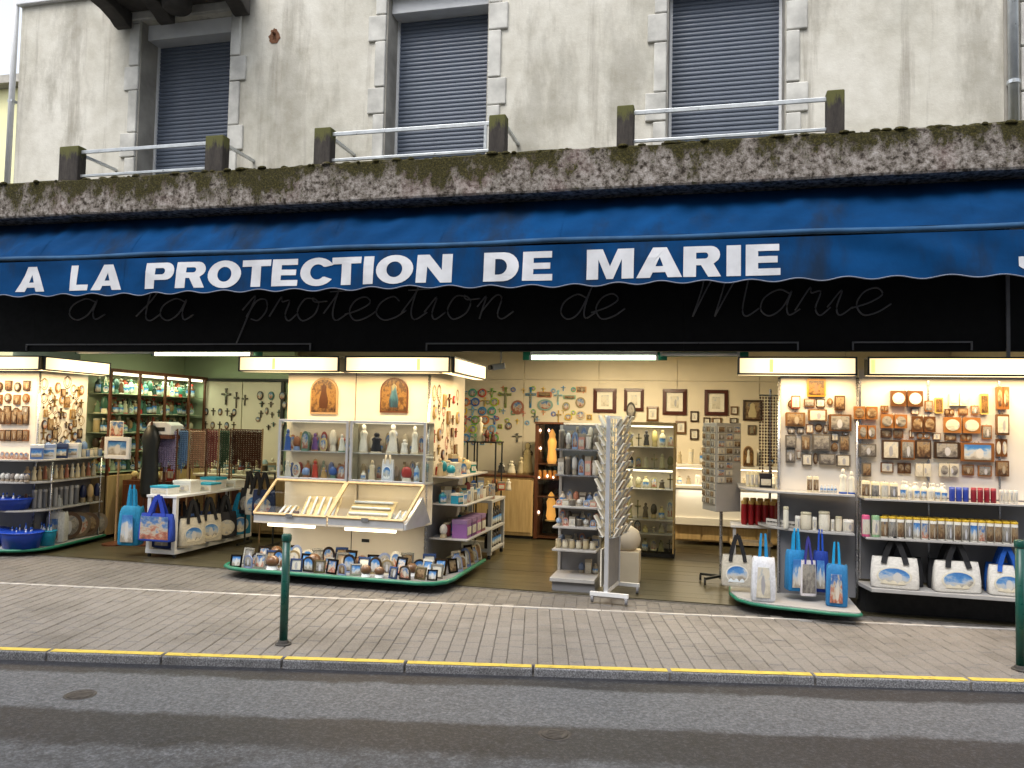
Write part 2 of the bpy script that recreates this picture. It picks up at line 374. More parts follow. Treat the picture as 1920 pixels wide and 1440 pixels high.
def area(parent, name, loc, sx, sy, power, color, rot=(0, 0, 0)):
    l = bpy.data.lights.new(name, 'AREA'); l.shape = 'RECTANGLE'; l.size = sx; l.size_y = sy; l.energy = power*LAMP; l.color = color
    o = bpy.data.objects.new(name, l); COL.objects.link(o); o.parent = parent
    off = ORG.get(parent.name, (0, 0, 0)); o.location = Vector(loc)-Vector(off); o.rotation_euler = rot; return o
def arc(cx, cy, r, a0, a1, n=6, ry=None):
    ry = ry or r
    return [(cx+r*math.cos(R(a0+(a1-a0)*i/n)), cy+ry*math.sin(R(a0+(a1-a0)*i/n))) for i in range(n+1)]
def catmull(P, k=6):
    P = [Vector(p) for p in P]; Q = [P[0]*2-P[1]]+P+[P[-1]*2-P[-2]]; out = []
    for i in range(1, len(Q)-2):
        a, b, c, d = Q[i-1], Q[i], Q[i+1], Q[i+2]
        for j in range(k):
            t = j/k
            out.append(.5*((2*b)+(c-a)*t+(2*a-5*b+4*c-d)*t*t+(-a+3*b-3*c+d)*t**3))
    return out+[P[-1]]

# ================================================================== THE SETTING: street
KA, KB = Vector((-4.9, -3.26, 0)), Vector((2.16, -1.78, 0))         # kerb line (yellow edge)
kd = (KB-KA).normalized(); kn = Vector((-kd.y, kd.x, 0))             # along the kerb / towards the shop
KANG = math.atan2(kd.y, kd.x)
WA, WB = Vector((-6.85, -1.42, 0)), Vector((2.66, -.13, 0))
wd = (WB-WA).normalized(); wn = Vector((-wd.y, wd.x, 0))
ZR = -.055
b = MB(); n = 60
struct(MB().add([(-150, -150, ZR), (150, -150, ZR), (150, 150, ZR), (-150, 150, ZR)], [(0, 1, 2, 3)]), 'road', 'road')
def along(s, t, z=0): p = KA+kd*s+kn*t; return (p.x, p.y, z)
pave = struct(MB().add([along(-9, .16, -.012), along(14, .16, -.012), (9.5, .01, -.012), (-13.5, .01, -.012)], [(0, 1, 2, 3)]), 'pavement', 'mortar')
# pavers: long joints run across the pavement, cross joints staggered
PW, PL = .112, .168
cand = []
for i in range(-70, 120):
    for j in range(-1 if i % 2 else 0, 32):
        s = i*PW; t = .085+PL*(j+.5)+(PL*.5 if i % 2 else 0)
        p = KA+kd*s+kn*t
        if p.x < -10.5 or p.x > 4.6 or p.y > -.02: continue
        side = (p-WA).dot(wn)
        if side < .03: cand.append((p, KANG, 0))
WANG = math.atan2(wd.y, wd.x)
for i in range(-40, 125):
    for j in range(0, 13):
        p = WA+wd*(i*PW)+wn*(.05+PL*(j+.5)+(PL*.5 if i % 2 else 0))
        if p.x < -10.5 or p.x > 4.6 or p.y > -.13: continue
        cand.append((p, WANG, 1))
def seen(p):
    v = p-CP; z = v.dot(fw)
    if z < .5: return 0
    x = 960+FPX*v.dot(rt)/z; y = 720-FPX*v.dot(up)/z
    return 1/z if -20 < x < 1940 and -20 < y < 1440 else 0
cand.sort(key=lambda c: -seen(c[0]))
def paver_mesh():
    g = .0019; a, c = PW/2-g, PL/2-.0013; e = .006; h = .05
    return MB().hexa([(-a,-c,-h),(a,-c,-h),(a,c,-h),(-a,c,-h)], [(-a,-c,-e),(a,-c,-e),(a,c,-e),(-a,c,-e)]).hexa(
        [(-a,-c,-e),(a,-c,-e),(a,c,-e),(-a,c,-e)], [(-a+e,-c+e,0),(a-e,-c+e,0),(a-e,c-e,0),(-a+e,c-e,0)])
pm = paver_mesh(); pmesh = pm.mesh('paver', 'paver')
rest = MB(); rest2 = MB()
for k, (p, ang, zone) in enumerate(cand):
    dz = rnd.uniform(-.0035, .0015)-(.006 if zone else 0); tilt = rnd.uniform(-.012, .012)
    if k < 300:
        o = bpy.data.objects.new('paver', pmesh); COL.objects.link(o); o.parent = pave
        o.location = (p.x, p.y, dz); o.rotation_euler = (tilt, tilt*.6, ang)
    else:
        c, s = math.cos(ang), math.sin(ang)
        vs = [(p.x+x*c-y*s, p.y+x*s+y*c, z+dz+y*tilt) for x, y, z in pm.v[8:]]
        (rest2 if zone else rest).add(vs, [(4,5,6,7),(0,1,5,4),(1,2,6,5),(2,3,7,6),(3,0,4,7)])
tag(rest.build('paver_field', 'paver', pave), kind='stuff'); tag(rest2.build('painted_shade_paver_field', 'paver_dark', pave), kind='stuff')  # inner field uses the tone with awning shade painted in
b = MB()
q = [WA+wd*s for s in (-4, 13.5)]
for s0 in range(-4, 13):
    a, c = WA+wd*(s0+.004), WA+wd*(s0+.996)
    MB().hexa([a-wn*.018-Vector((0,0,.03)), c-wn*.018-Vector((0,0,.03)), c+wn*.018-Vector((0,0,.03)), a+wn*.018-Vector((0,0,.03))],
              [a-wn*.018+Vector((0,0,.002)), c-wn*.018+Vector((0,0,.002)), c+wn*.018+Vector((0,0,.002)), a+wn*.018+Vector((0,0,.002))]).build('white_strip', 'line', pave)
# kerb stones
kerb = struct(MB().prism([along(-9, -.01)[:2], along(14, -.01)[:2], along(14, .06)[:2], along(-9, .06)[:2]], -.3, -.05), 'kerb', 'mortar')
JX = [110, 320, 540, 765, 1000, 1250, 1515, 1800]
js = [(G(x, 1240+(x-960)*.031)-KA).dot(kd) for x in JX]
js = [js[0]-1.0*k for k in (5, 4, 3, 2, 1)]+js+[js[-1]+1.0*k for k in (1, 2, 3)]
for a, c in zip(js, js[1:]):
    g = .007; dz = rnd.uniform(-.004, .004)
    ks = MB().hexa([along(a+g, -.025, -.3), along(c-g, -.025, -.3), along(c-g, .077, -.3), along(a+g, .077, -.3)],
        [along(a+g, -.012, .002+dz), along(c-g, -.012, .002+dz), along(c-g, .077, .002+dz), along(a+g, .077, .002+dz)]).build('kerb_stone', 'kerb', kerb, bevel=.008)
    bx = MB(); m_ = 9
    for i in range(m_):
        s0, s1 = a+g+.006+(c-a-2*g-.012)*i/m_, a+g+.006+(c-a-2*g-.012)*(i+1)/m_
        bx.add([along(s0, .002+.003*math.sin(i*2.1), .006+dz), along(s1, .002+.003*math.sin(i*2.1+2.1), .006+dz), along(s1, .07, .006+dz), along(s0, .07, .006+dz)], [(0, 1, 2, 3)])
    bx.build('yellow_paint', 'yellow', ks)
# small covers let into the tarmac
for (x, y, lab) in ((150, 1303, 'small round iron cover in the road at the left'), (1040, 1377, 'small round iron cover in the road near the dark damp band')):
    p = G(x, y, ZR); t = thing('iron_cover', lab, 'manhole cover', (p.x, p.y, ZR), 'iron covers in the road')
    MB().lathe([(.075, 0), (.085, .004), (.092, .003), (.097, .0)], 20, (p.x, p.y, ZR+.001)).build('rim', 'lid_iron', t)
    d = MB().lathe([(0, .003), (.073, .003)], 20, (p.x, p.y, ZR+.001)); d.f = d.f[:20]
    for k in range(-2, 3): d.box(p.x-.045, p.y+k*.022-.005, ZR+.003, p.x+.045, p.y+k*.022+.005, ZR+.006)
    d.build('lid', 'lid_iron', t)

# ================================================================== BUILDING, upper storey
bl = thing('stone_building', 'old cream rendered building with three shuttered windows above the shop', 'building', (-2.9, 0, 4.0))
WIN = [(-6.66, -5.42), (-3.47, -2.29), (-.40, .75)]
X0, X1, ZB, ZT, ZH = -8.44, 2.66, 3.5, 8.2, 6.47
cuts = [X0]+[x for w_ in WIN for x in w_]+[X1]
b = MB()
for i in range(0, len(cuts), 2): b.box(cuts[i], 0, ZB, cuts[i+1], .34, ZT)
for a, c in WIN: b.box(a, .001, ZH, c, .34, ZT)
b.box(X0+.01, .5, 2.9, X1, 6, ZT-.02); b.build('wall', 'stucco', bl)
MB().box(2.66, -.02, 3.5, 5.5, .4, ZT).build('end_wall', 'reveal', bl)
for k in range(10):
    zz = 4.0+k*.42; wd_ = .34 if k % 2 else .2
    MB().box(2.79, -.045, zz+.006, 2.79+wd_, .02, zz+.414).build('quoin_stone', 'stone', bl, bevel=.012)
MB().box(X0-.04, -.06, 6.84, -5.9-.9, .1, 7.06).build('string_course', 'white_metal', bl, bevel=.01)
# windows
for wi, (a, c) in enumerate(WIN):
    wn_ = bpy.data.objects.new('window', None); COL.objects.link(wn_); wn_.parent = bl
    wn_.location = (0, 0, 0); ORG[wn_.name] = ORG[bl.name]
    for sgn, xe in ((-1, a), (1, c)):
        zz = 4.28; k = wi % 2
        while zz < 6.9:
            hh = .30 if k % 2 else .52
            ww = .205 if k % 2 else .135
            j = rnd.uniform(-.012, .012)
            x0, x1 = (xe-ww+j, xe-.002) if sgn < 0 else (xe+.002, xe+ww+j)
            MB().box(x0, -.022-abs(j), zz+.004, x1, .05, zz+hh-.004).build('jamb_stone', 'stone', wn_, bevel=.012)
            zz += hh; k += 1
        x0, x1 = (xe, xe+.012) if sgn < 0 else (xe-.012, xe)
        MB().box(x0, .003, 4.0, x1, .30, ZH-.002).build('reveal', 'reveal', wn_)
        x0, x1 = (xe+.013, xe+.04) if sgn < 0 else (xe-.04, xe-.013)
        MB().box(x0, .285, 4.0, x1, .34, ZH-.14).build('guide_rail', 'white_metal', wn_)
    MB().box(a-.2, -.05, ZH+.003, c+.2, .2, ZH+.35).build('lintel', 'stone', wn_, bevel=.012)
    htop = ZH-.02 if wi != 2 else ZH+.0
    MB().box(a+.013, .10, ZH-.19, c-.013, .335, ZH-.003).build('shutter_box', 'white_metal', wn_, bevel=.006)
    zz = ZH-.19; sh = .047
    prof = [(.0, 0), (-.006, .009), (-.008, .023), (-.006, .036), (0, .045), (.006, .045), (.006, 0)]
    v = [(x, p[0]+.312, p[1]) for x in (a+.04, c-.04) for p in prof]; n = len(prof)
    sm = MB().add(v, [tuple(range(n-1, -1, -1)), tuple(range(n, 2*n))]+[(i, (i+1) % n, n+(i+1) % n, n+i) for i in range(n)])
    off = ORG[bl.name]; me = sm.mesh('slat', 'shutter', off=(off[0], off[1], 0))
    while zz > 4.1:
        zz -= sh; o = bpy.data.objects.new('slat', me); COL.objects.link(o); o.parent = wn_; o.location = (0, rnd.uniform(-.0015, .0015), zz-off[2])
# rust stain patch on the render: iron stub with rust around it
p = A(515, 68, 0); b = MB()
pts = [(p.x+rnd.uniform(.055, .08)*math.cos(t)*(1-.35*math.sin(t)), p.z+rnd.uniform(.075, .10)*math.sin(t)) for t in [2*math.pi*i/18 for i in range(18)]]
b.prism_y(pts, -.006, .01); b.tube([(p.x, .02, p.z+.03), (p.x, -.06, p.z+.03)], .018, 8)
b.build('rusty_iron_stub', 'rust', bl)
# balcony above the left window
bc = thing('upper_balcony', 'dark stone balcony underside above the left window', 'balcony', (-6.0, 0, 6.55))
MB().prism([(-7.05, -.052), (-7.05, -.78), (-5.12, -.78), (-5.12, -.052)], 6.56, 6.76).build('slab', 'grime', bc, bevel=.02)
for x in (-6.95, -6.35, -5.35):
    pr = [(-.052, 6.36), (-.12, 6.37), (-.2, 6.42), (-.36, 6.47), (-.55, 6.49), (-.66, 6.557), (-.052, 6.557)]
    n = len(pr); vs = [(x, y, z) for y, z in pr]+[(x+.2, y, z) for y, z in pr]
    MB().add(vs, [tuple(range(n)), tuple(range(2*n-1, n-1, -1))]+[((i+1) % n, i, n+i, n+(i+1) % n) for i in range(n)]).build('bracket', 'grime', bc, bevel=.012)
MB().lathe([(.13, 0), (.16, .03), (.17, .12), (.15, .2)], 16, (-5.95, -.3, 6.37)).build('lamp_bowl', 'grime', bc, smooth=True)
# drainpipe
dp = thing('drainpipe', 'pale grey drainpipe down the right end of the facade', 'pipe', (2.72, -.06, 4.0))
MB().tube([(2.72, -.06, 4.36), (2.72, -.06, 8.1)], .045, 12).build('pipe', 'steel', dp, smooth=True)
for z in (4.9, 6.4): MB().lathe([(.047, 0), (.056, .005), (.056, .035), (.047, .04)], 12, (2.72, -.06, z)).build('collar', 'steel', dp)
dp = thing('drainpipe', 'thin white drainpipe at the left corner of the facade', 'pipe', (-8.5, -.03, 4.0))
MB().tube([(-8.5, -.03, 4.36), (-8.5, -.03, 8.1)], .035, 10).build('pipe', 'white_metal', dp, smooth=True)
MB().box(-8.53, -.06, 5.6, -8.46, .02, 5.63).build('bracket', 'steel', dp)
# mossy concrete ledge over the shop
SL = (-10.6, 4.2)
ld = thing('concrete_ledge', 'mossy lichen-stained concrete ledge running along above the awning', 'ledge', (-3, -.3, 3.93))
b = MB(); NX = 110
xs = [SL[0]+(SL[1]-SL[0])*i/NX for i in range(NX+1)]
vs = []
for x in xs:
    j = .006*math.sin(x*3.1)+.005*math.sin(x*7.7+1)
    vs += [(x, -.65+j, 3.94), (x, -.66+j, 3.96), (x, -.655+j, 4.33+j*.6), (x, -.63, 4.35+j), (x, -.005, 4.36), (x, -.005, 3.94)]
b.add(vs, [(i*6+k, i*6+(k+1) % 6, (i+1)*6+(k+1) % 6, (i+1)*6+k) for i in range(NX) for k in range(6)]+[(0, 5, 4, 3, 2, 1), tuple(NX*6+k for k in range(6))])
b.v = b.v; b.build('slab', 'moss', ld)
# moss cushions on the upper edge
b = MB()
for i in range(260):
    x = rnd.uniform(-9.5, 3.4); r = rnd.uniform(.012, .034)
    b.lathe([(r, -.01), (r*.9, r*.35), (r*.5, r*.65), (0, r*.75)], 7, (x, rnd.uniform(-.655, -.55), 4.345), sx=rnd.uniform(1, 2.2))
tag(b.build('moss_cushions', 'moss', ld, smooth=True), kind='stuff')
RAIL = [((-7.16, -6.90), (-5.27, -5.05), 'left window', True), ((-3.98, -3.79), (-2.09, -1.92), 'middle window', True), ((-.83, -.67), (1.04, 1.19), 'right window', False)]
for (pa, pb, nm, ret) in RAIL:
    t = thing('window_railing', 'steel rail between two mossy posts in front of the '+nm, 'railing', ((pa[0]+pb[1])/2, -.56, 4.345), 'railings on the ledge')
    for (x0, x1) in (pa, pb):
        MB().box(x0, -.63, 4.335, x1, -.50, 4.745).build('post', 'post', t, bevel=.012)
    for z, w_ in ((4.66, .04), (4.39, .03)):
        MB().box(pa[1]-.01, -.585, z, pb[0]+.01, -.565, z+w_).build('rail', 'steel', t, bevel=.004)
    if ret:
        for x in (pa[1]-.03, pb[1]-.02):
            MB().bar((x, -.5, 4.66), (x, .0, 4.66), .03, .03).build('side_rail', 'steel', t)
    if nm == 'middle window': MB().box(pb[0]-.06, -.585, 4.42, pb[0]-.03, -.567, 4.66).build('upright', 'steel', t)
# far yellow house at the left edge, beyond the side street
yh = thing('yellow_house', 'pale yellow house beyond the left end of the facade', 'house', (-24, 14, 0))
b = MB().box(-34, 12, -.05, -20.6, 24, 11.9); b.build('wall', 'yellowwall', yh)
MB().prism_y([(-34.4, 11.9), (-20.3, 11.9), (-20.3, 12.15), (-34.4, 12.15)], 11.6, 24.3).build('eaves', 'reveal', yh)
for zz in (2.2, 5.4, 8.6):
    for xx in (-32, -29, -26.2):
        wv = MB().box(xx, 11.93, zz, xx+1.1, 12.02, zz+1.7).build('window', 'shutter', yh)
        MB().box(xx-.08, 11.9, zz-.12, xx+1.18, 11.98, zz-.003).build('sill', 'stone', wv)

# houses across the street, behind the photographer
for i, (x0, x1, hgt_, mt_) in enumerate(((-24, -9.2, 10.5, 'stone'), (-9.0, 4.4, 12, 'stone'), (4.6, 20, 10, 'stone'))):
    oh = thing('opposite_house', ['long low grey', 'tall grey', 'lower grey'][i]+' stone house across the street behind the viewer', 'house', ((x0+x1)/2, -12.2, 0))
    MB().box(x0, -20, -.2, x1, -12, hgt_).build('wall', mt_, oh); MB().box(x0-.1, -20.2, hgt_+.003, x1+.1, -11.6, hgt_+.25).build('eaves', 'reveal', oh)
    for r_ in range(3):
        for k in range(4):
            xx = x0+(x1-x0)*(k+.5)/4-.55; zz = .2+r_*3.3
            wv = MB().box(xx, -12.02, zz, xx+1.1, -11.97, zz+2.2).build('window', 'shutter', oh); MB().box(xx-.1, -12.01, zz-.15, xx+1.2, -11.9, zz-.004).build('sill', 'stone', wv)
# ================================================================== AWNING with its lettering
aw = thing('awning', 'long blue fabric awning with scalloped valance and white capital letters', 'awning', (-3, -.7, 3.4))
def ripple(x, z):
    k = .012*math.sin(x*2.3+z*1.5)+.010*math.sin(x*5.1+1+z*4)+.004*math.sin(x*13+z*11)
    if x > .6: k += .022*math.exp(-((x-1.75)/.7)**2)*math.sin((x*7+z*9))
    return k
AX0, AX1 = -10.4, 3.9
def up_y(x, t):
    y = -.26-.51*t**.75+(.020*math.sin(x*4.1+t*2)+.012*math.sin(x*11+t*5)*(1-t)+.010*math.sin(x*23-t*3))*math.sin(math.pi*min(1, t*1.05))
    y += .016*math.sin(x*15+t*9+2*math.sin(x*1.7))*math.exp(-((t-.75)/.3)**2)
    if -3.6 < x < -2.4: y += .05*math.sin((x+3.6)/1.2*math.pi)*math.sin(t*7+x*6)*math.sin(math.pi*t)
    return y
b = MB(); NX, NZ = 300, 12
for i in range(NX+1):
    x = AX0+(AX1-AX0)*i/NX
    for j in range(NZ+1):
        t = j/NZ; z = 3.985+(3.455-3.985)*t
        y = up_y(x, t)
        b.v.append((x, y, z))
for i in range(NX):
    for j in range(NZ):
        a = i*(NZ+1)+j; b.f.append([a, a+1, a+NZ+2, a+NZ+1]); b.mi.append(0)
uf = b.build('upper_fabric', 'fabric', aw, smooth=True)
SEAMS = [-9.6+1.18*k for k in range(12)]
for x in SEAMS:
    sm_ = MB(); vs = []
    for j in range(17):
        t = j/16; z = 3.985+(3.455-3.985)*t
        for dx in (-.011, .011): vs.append((x+dx, up_y(x+dx, t)-.006, z-.002))
    sm_.add(vs, [(2*j, 2*j+1, 2*j+3, 2*j+2) for j in range(16)]); sm_.build('seam', 'fabric', uf)
b = MB(); b.tube([(AX0+(AX1-AX0)*i/60, -.80+.004*math.sin(i*1.3), 3.425+.006*math.sin(i*.7)) for i in range(61)], .025, 10); b.build('front_bar', 'bar', aw, smooth=True)
b = MB(); NX, NZ = 700, 12; VT, VB = 3.385, 3.0
def vy(x, z): return -.82-.035*(VT-z)/(VT-VB)+ripple(x, z)*min(1, (VT-z)/.15)
def scal(x): return VB+.005*math.sin(x*1.3)+.014*math.cos(2*math.pi*x/.40+.5*math.sin(x*.9))-.004*math.sin(x*3)
for i in range(NX+1):
    x = AX0+(AX1-AX0)*i/NX
    for j in range(NZ+1):
        z = VT+(scal(x)-VT)*j/NZ; b.v.append((x, vy(x, z), z))
for i in range(NX):
    for j in range(NZ):
        a = i*(NZ+1)+j; b.f.append([a, a+1, a+NZ+2, a+NZ+1]); b.mi.append(0)
va = b.build('valance', 'fabric', aw, smooth=True)
for x in SEAMS:
    sm_ = MB(); vs = []
    for j in range(13):
        z = VT+(scal(x)-VT)*j/12
        for dx in (-.009, .009): vs.append((x+dx, vy(x+dx, z)-.003, z))
    sm_.add(vs, [(2*j, 2*j+1, 2*j+3, 2*j+2) for j in range(12)]); sm_.build('seam', 'fabric', va)
hm = MB(); hm.tube([(x, vy(x, scal(x))-.002, scal(x)) for x in [AX0+(AX1-AX0)*i/NX for i in range(NX+1)]], .006, 5); hm.build('binding', 'hem', va)
# wide heavy capitals, each cut from one outline in a unit box
def ell(cx, cz, rx, rz, n=28, rev=False):
    p = [(cx+rx*math.cos(2*math.pi*i/n), cz+rz*math.sin(2*math.pi*i/n)) for i in range(n)]
    return p[::-1] if rev else p
def bowl(x0, z0, z1, xr, n=10):      # right-hand bowl
    return [(x0, z0)]+[(xr-(z1-z0)*.42+(z1-z0)*.42*math.cos(R(-90+180*i/n)), (z0+z1)/2+(z1-z0)/2*math.sin(R(-90+180*i/n))) for i in range(n+1)]+[(x0, z1)]
def LET(ch):
    S = .30
    if ch == 'A': return [[(0, 0), (.36, 1), (.66, 1), (1, 0), (.69, 0), (.635, .17), (.36, .17), (.305, 0)], [(.42, .37), (.51, .68), (.59, .37)]]
    if ch == 'L': return [[(0, 0), (0, 1), (.38, 1), (.38, .23), (1, .23), (1, 0)]]
    if ch == 'P': return [[(0, 0), (0, 1)]+bowl(.2, .33, 1, 1)[1:-1][::-1]+[(.34, .33), (.34, 0)], bowl(.34, .54, .79, .68)]
    if ch == 'R': return [[(0, 0), (0, 1)]+bowl(.2, .42, 1, .97)[1:-1][::-1][:-3]+[(.80, .42), (1, 0), (.66, 0), (.47, .38), (.34, .38), (.34, 0)], bowl(.34, .59, .79, .66)]
    if ch == 'O': return [ell(.5, .5, .5, .52), ell(.5, .5, .215, .28)]
    if ch == 'T': return [[(0, 1), (1, 1), (1, .76), (.66, .76), (.66, 0), (.33, 0), (.33, .76), (0, .76)]]
    if ch == 'E': return [[(0, 0), (0, 1), (.97, 1), (.97, .78), (.36, .78), (.36, .61), (.92, .61), (.92, .40), (.36, .40), (.36, .22), (1, .22), (1, 0)]]
    if ch == 'C': return [[(.5+.5*math.cos(R(a)), .5+.52*math.sin(R(a))) for a in range(28, 333, 12)]+[(.71, .32)]+[(.5+.21*math.cos(R(a)), .5+.28*math.sin(R(a))) for a in range(318, 40, -12)]+[(.71, .68)]]
    if ch == 'I': return [[(0, 0), (0, 1), (1, 1), (1, 0)]]
    if ch == 'N': return [[(0, 0), (0, 1), (.34, 1), (.71, .44), (.71, 1), (1, 1), (1, 0), (.68, 0), (.29, .58), (.29, 0)]]
    if ch == 'D': return [[(0, 0), (0, 1)]+bowl(.2, 0, 1, 1)[1:-1][::-1], bowl(.33, .23, .77, .67)]
    if ch == 'M': return [[(0, 0), (0, 1), (.34, 1), (.5, .42), (.66, 1), (1, 1), (1, 0), (.75, 0), (.75, .66), (.57, 0), (.43, 0), (.25, .66), (.25, 0)]]
    if ch == 'J': return [[(0, .12), (0, .40), (.33, .40), (.38, .24), (.5, .21), (.62, .26), (.66, .4), (.66, 1), (1, 1), (1, .35), (.93, .12), (.75, 0), (.5, -.03), (.25, .0), (.08, .07)]]
LAY = [('A', 30, 83), ('L', 131, 165), ('A', 171, 228), ('P', 273, 327), ('R', 331, 385), ('O', 388, 450), ('T', 452, 506), ('E', 509, 557), ('C', 561, 626), ('T', 620, 676),
       ('I', 681, 700), ('O', 705, 775), ('N', 781, 847), ('D', 906, 972), ('E', 979, 1035), ('M', 1099, 1188), ('A', 1193, 1279), ('R', 1281, 1352), ('I', 1362, 1389), ('E', 1398, 1463), ('J', 1911, 1965)]
LZ0, LZ1 = 3.045, 3.325
for ch, xa, xb in LAY:
    x0, x1 = A(xa, 520, -.85).x, A(xb, 520, -.85).x
    polys = [[Vector((x0+(x1-x0)*px, 0, LZ0+(LZ1-LZ0)*pz)) for px, pz in pl] for pl in LET(ch)]
    flat = [p for pl in polys for p in pl]
    tris = geometry.tessellate_polygon([[Vector((p.x, p.z, 0)) for p in pl] for pl in polys])
    bm = bmesh.new(); vv = [bm.verts.new(p) for p in flat]
    for t in tris:
        try: bm.faces.new([vv[i] for i in t])
        except ValueError: pass
    bmesh.ops.subdivide_edges(bm, edges=[e for e in bm.edges if e.calc_length() > .09], cuts=2, use_grid_fill=True)
    bmesh.ops.triangulate(bm, faces=bm.faces)
    for v in bm.verts: v.co.y = vy(v.co.x, v.co.z)-.0045
    bmesh.ops.recalc_face_normals(bm, faces=bm.faces)
    me = bpy.data.meshes.new('letter'); bm.to_mesh(me); bm.free(); me.materials.append(MAT['letter'])
    off = Vector(ORG[aw.name]); me.transform(Matrix.Translation(-off))
    o = bpy.data.objects.new('letter', me); COL.objects.link(o); o.parent = va

# ================================================================== FASCIA with the unlit script lettering
fa = thing('shop_fascia', 'black fascia panel with faint grey handwritten-style neon lettering', 'fascia', (-3, 0, 2.45))
for a, c in ((-10.4, -8.0), (-8.0, -4.2), (-4.2, -.2), (-.2, 2.68), (2.68, 4.0)):
    MB().box(a+.0004, -.012, 2.46, c-.0004, .06, 3.93).build('panel', 'black', fa)
MB().box(2.655, -.035, 2.3, 2.685, -.013, 3.9).build('trim', 'neon', fa)
def rect_outline(x0, x1, z0, z1):
    b = MB(); r = .007
    b.box(x0, -.03, z1-r*2, x1, -.013, z1); b.box(x0, -.03, z0, x0+r*2, -.013, z1-r*2); b.box(x1-r*2, -.03, z0, x1, -.013, z1-r*2)
    b.build('box_outline', 'neon', fa)
for xa, xb in ((52, 585), (800, 1497), (1597, 1822)): rect_outline(A(xa, 645, 0).x, A(xb, 645, 0).x, 2.47, 2.55)
SCR = {
 'a': (1.15, [[(.9,.85),(.55,1),(.15,.7),(.1,.25),(.4,0),(.75,.3),(.95,.95),(.88,.4),(1.0,.03),(1.3,.25)]]),
 'c': (1.0, [[(.85,.8),(.6,1),(.2,.75),(.1,.3),(.4,0),(.8,.1),(1.15,.4)]]),
 'd': (1.15, [[(.9,.85),(.55,1),(.15,.7),(.1,.25),(.4,0),(.75,.3),(1.05,1.4),(1.2,2.1)],[(1.2,2.1),(1.0,1.2),(.9,.4),(1.0,.03),(1.3,.25)]]),
 'e': (1.05, [[(0,.25),(.5,.45),(.85,.75),(.65,1),(.3,.85),(.15,.4),(.4,0),(.8,.1),(1.15,.4)]]),
 'l': (.8, [[(0,.2),(.5,1.0),(.78,1.8),(.6,2.1),(.42,1.5),(.35,.3),(.55,0),(.9,.3)]]),
 'i': (.7, [[(0,.3),(.35,.95),(.28,.3),(.42,0),(.75,.3)],[(.42,1.45),(.47,1.5)]]),
 'n': (1.2, [[(0,.5),(.25,.95),(.2,.5),(.15,0)],[(.17,.3),(.55,.95),(.78,.85),(.73,.2),(.92,0),(1.25,.3)]]),
 'o': (1.1, [[(.7,.95),(.3,.95),(.1,.4),(.35,0),(.75,.25),(.85,.75),(.6,1),(.7,.82),(1.15,.85)]]),
 'p': (1.1, [[(0,.5),(.42,1.15),(.25,.2),(.0,-1.0)],[(.2,.2),(.5,.9),(.85,.95),(.95,.5),(.7,.05),(.4,.1)]]),
 'r': (.95, [[(0,.2),(.33,1.05),(.4,.85),(.68,.9),(.6,.3),(.78,0),(1.05,.3)]]),
 't': (.8, [[(0,.3),(.4,1.2),(.5,1.9)],[(.5,1.9),(.33,.5),(.5,0),(.9,.3)],[(.1,1.25),(.85,1.3)]]),
 'M': (2.15, [[(-.45,1.3),(-.4,1.75),(-.1,1.9),(.2,1.75),(.3,1.2),(.15,0)],[(.15,0),(.55,1.4),(.95,2.0),(1.0,1.5),(.85,0)],[(.85,0),(1.3,1.4),(1.65,2.0),(1.7,1.4),(1.68,.3),(1.85,0),(2.2,.3)]]),
}
for word, xa, xb, yb in (('a', 125, 205, 600), ('la', 255, 370, 601), ('protection', 452, 975, 600), ('de', 1045, 1180, 598), ('Marie', 1290, 1680, 592)):
    X0_, X1_ = A(xa, yb, -.02).x, A(xb, yb, -.02).x; zb = A((xa+xb)/2, yb, -.02).z
    tot = sum(SCR[c][0] for c in word)+.3; sx = (X1_-X0_)/tot; sz = .255; cx = 0
    for c in word:
        wd_, strokes = SCR[c]; b = MB()
        for st in strokes:
            pts = [(X0_+(cx+x)*sx+.16*z*sz, zb+z*sz) for x, z in st]
            q = catmull([(x, 0, z) for x, z in pts], 5) if len(pts) > 2 else [Vector((x, 0, z)) for x, z in pts]
            b.tube([(p[0], -.032, p[2]) for p in q], .0085, 6)
        b.build('script_letter', 'neon', fa, smooth=True); cx += wd_

# ================================================================== SHOP ROOM
BW = 4.3
b = MB()
fl = struct(MB().box(-9.6, -.02, -.06, 3.6, BW+.1, -.006), 'shop_floor', 'mortar')
for k in range(22):
    y0 = .0+k*.2
    if y0 > BW: break
    MB().box(-9.5, y0+.002, -.005, 3.5, y0+.198, .004+rnd.uniform(-.0008, .0008)).build('floor_board', 'floor', fl)
bwl = struct(MB().box(-9.6, BW+.02, 0, 3.6, BW+.2, 2.9), 'shop_back_wall', 'wallcream')
xs = [-6.4, -5.2, -4.0, -2.8, -1.6, -.4, .8, 2.0, 3.4]
for a, c in zip(xs, xs[1:]):
    MB().box(a+.004, BW, .05, c-.004, BW+.018, 2.395).build('wall_panel', 'wallcream', bwl)
    MB().box(a+.004, BW-.006, 2.40, c-.004, BW+.018, 2.85).build('header_panel', 'wallcream', bwl)
struct(MB().box(-9.6, 1.24, 0, -8.45, BW+.02, 2.9), 'shop_left_wall', 'wallgreen')
struct(MB().box(3.4, .3, 0, 3.6, BW+.02, 2.9), 'shop_right_wall', 'wallcream')
struct(MB().box(-9.6, .08, 2.86, 3.6, BW+.1, 2.95), 'shop_ceiling', 'wallgreen')
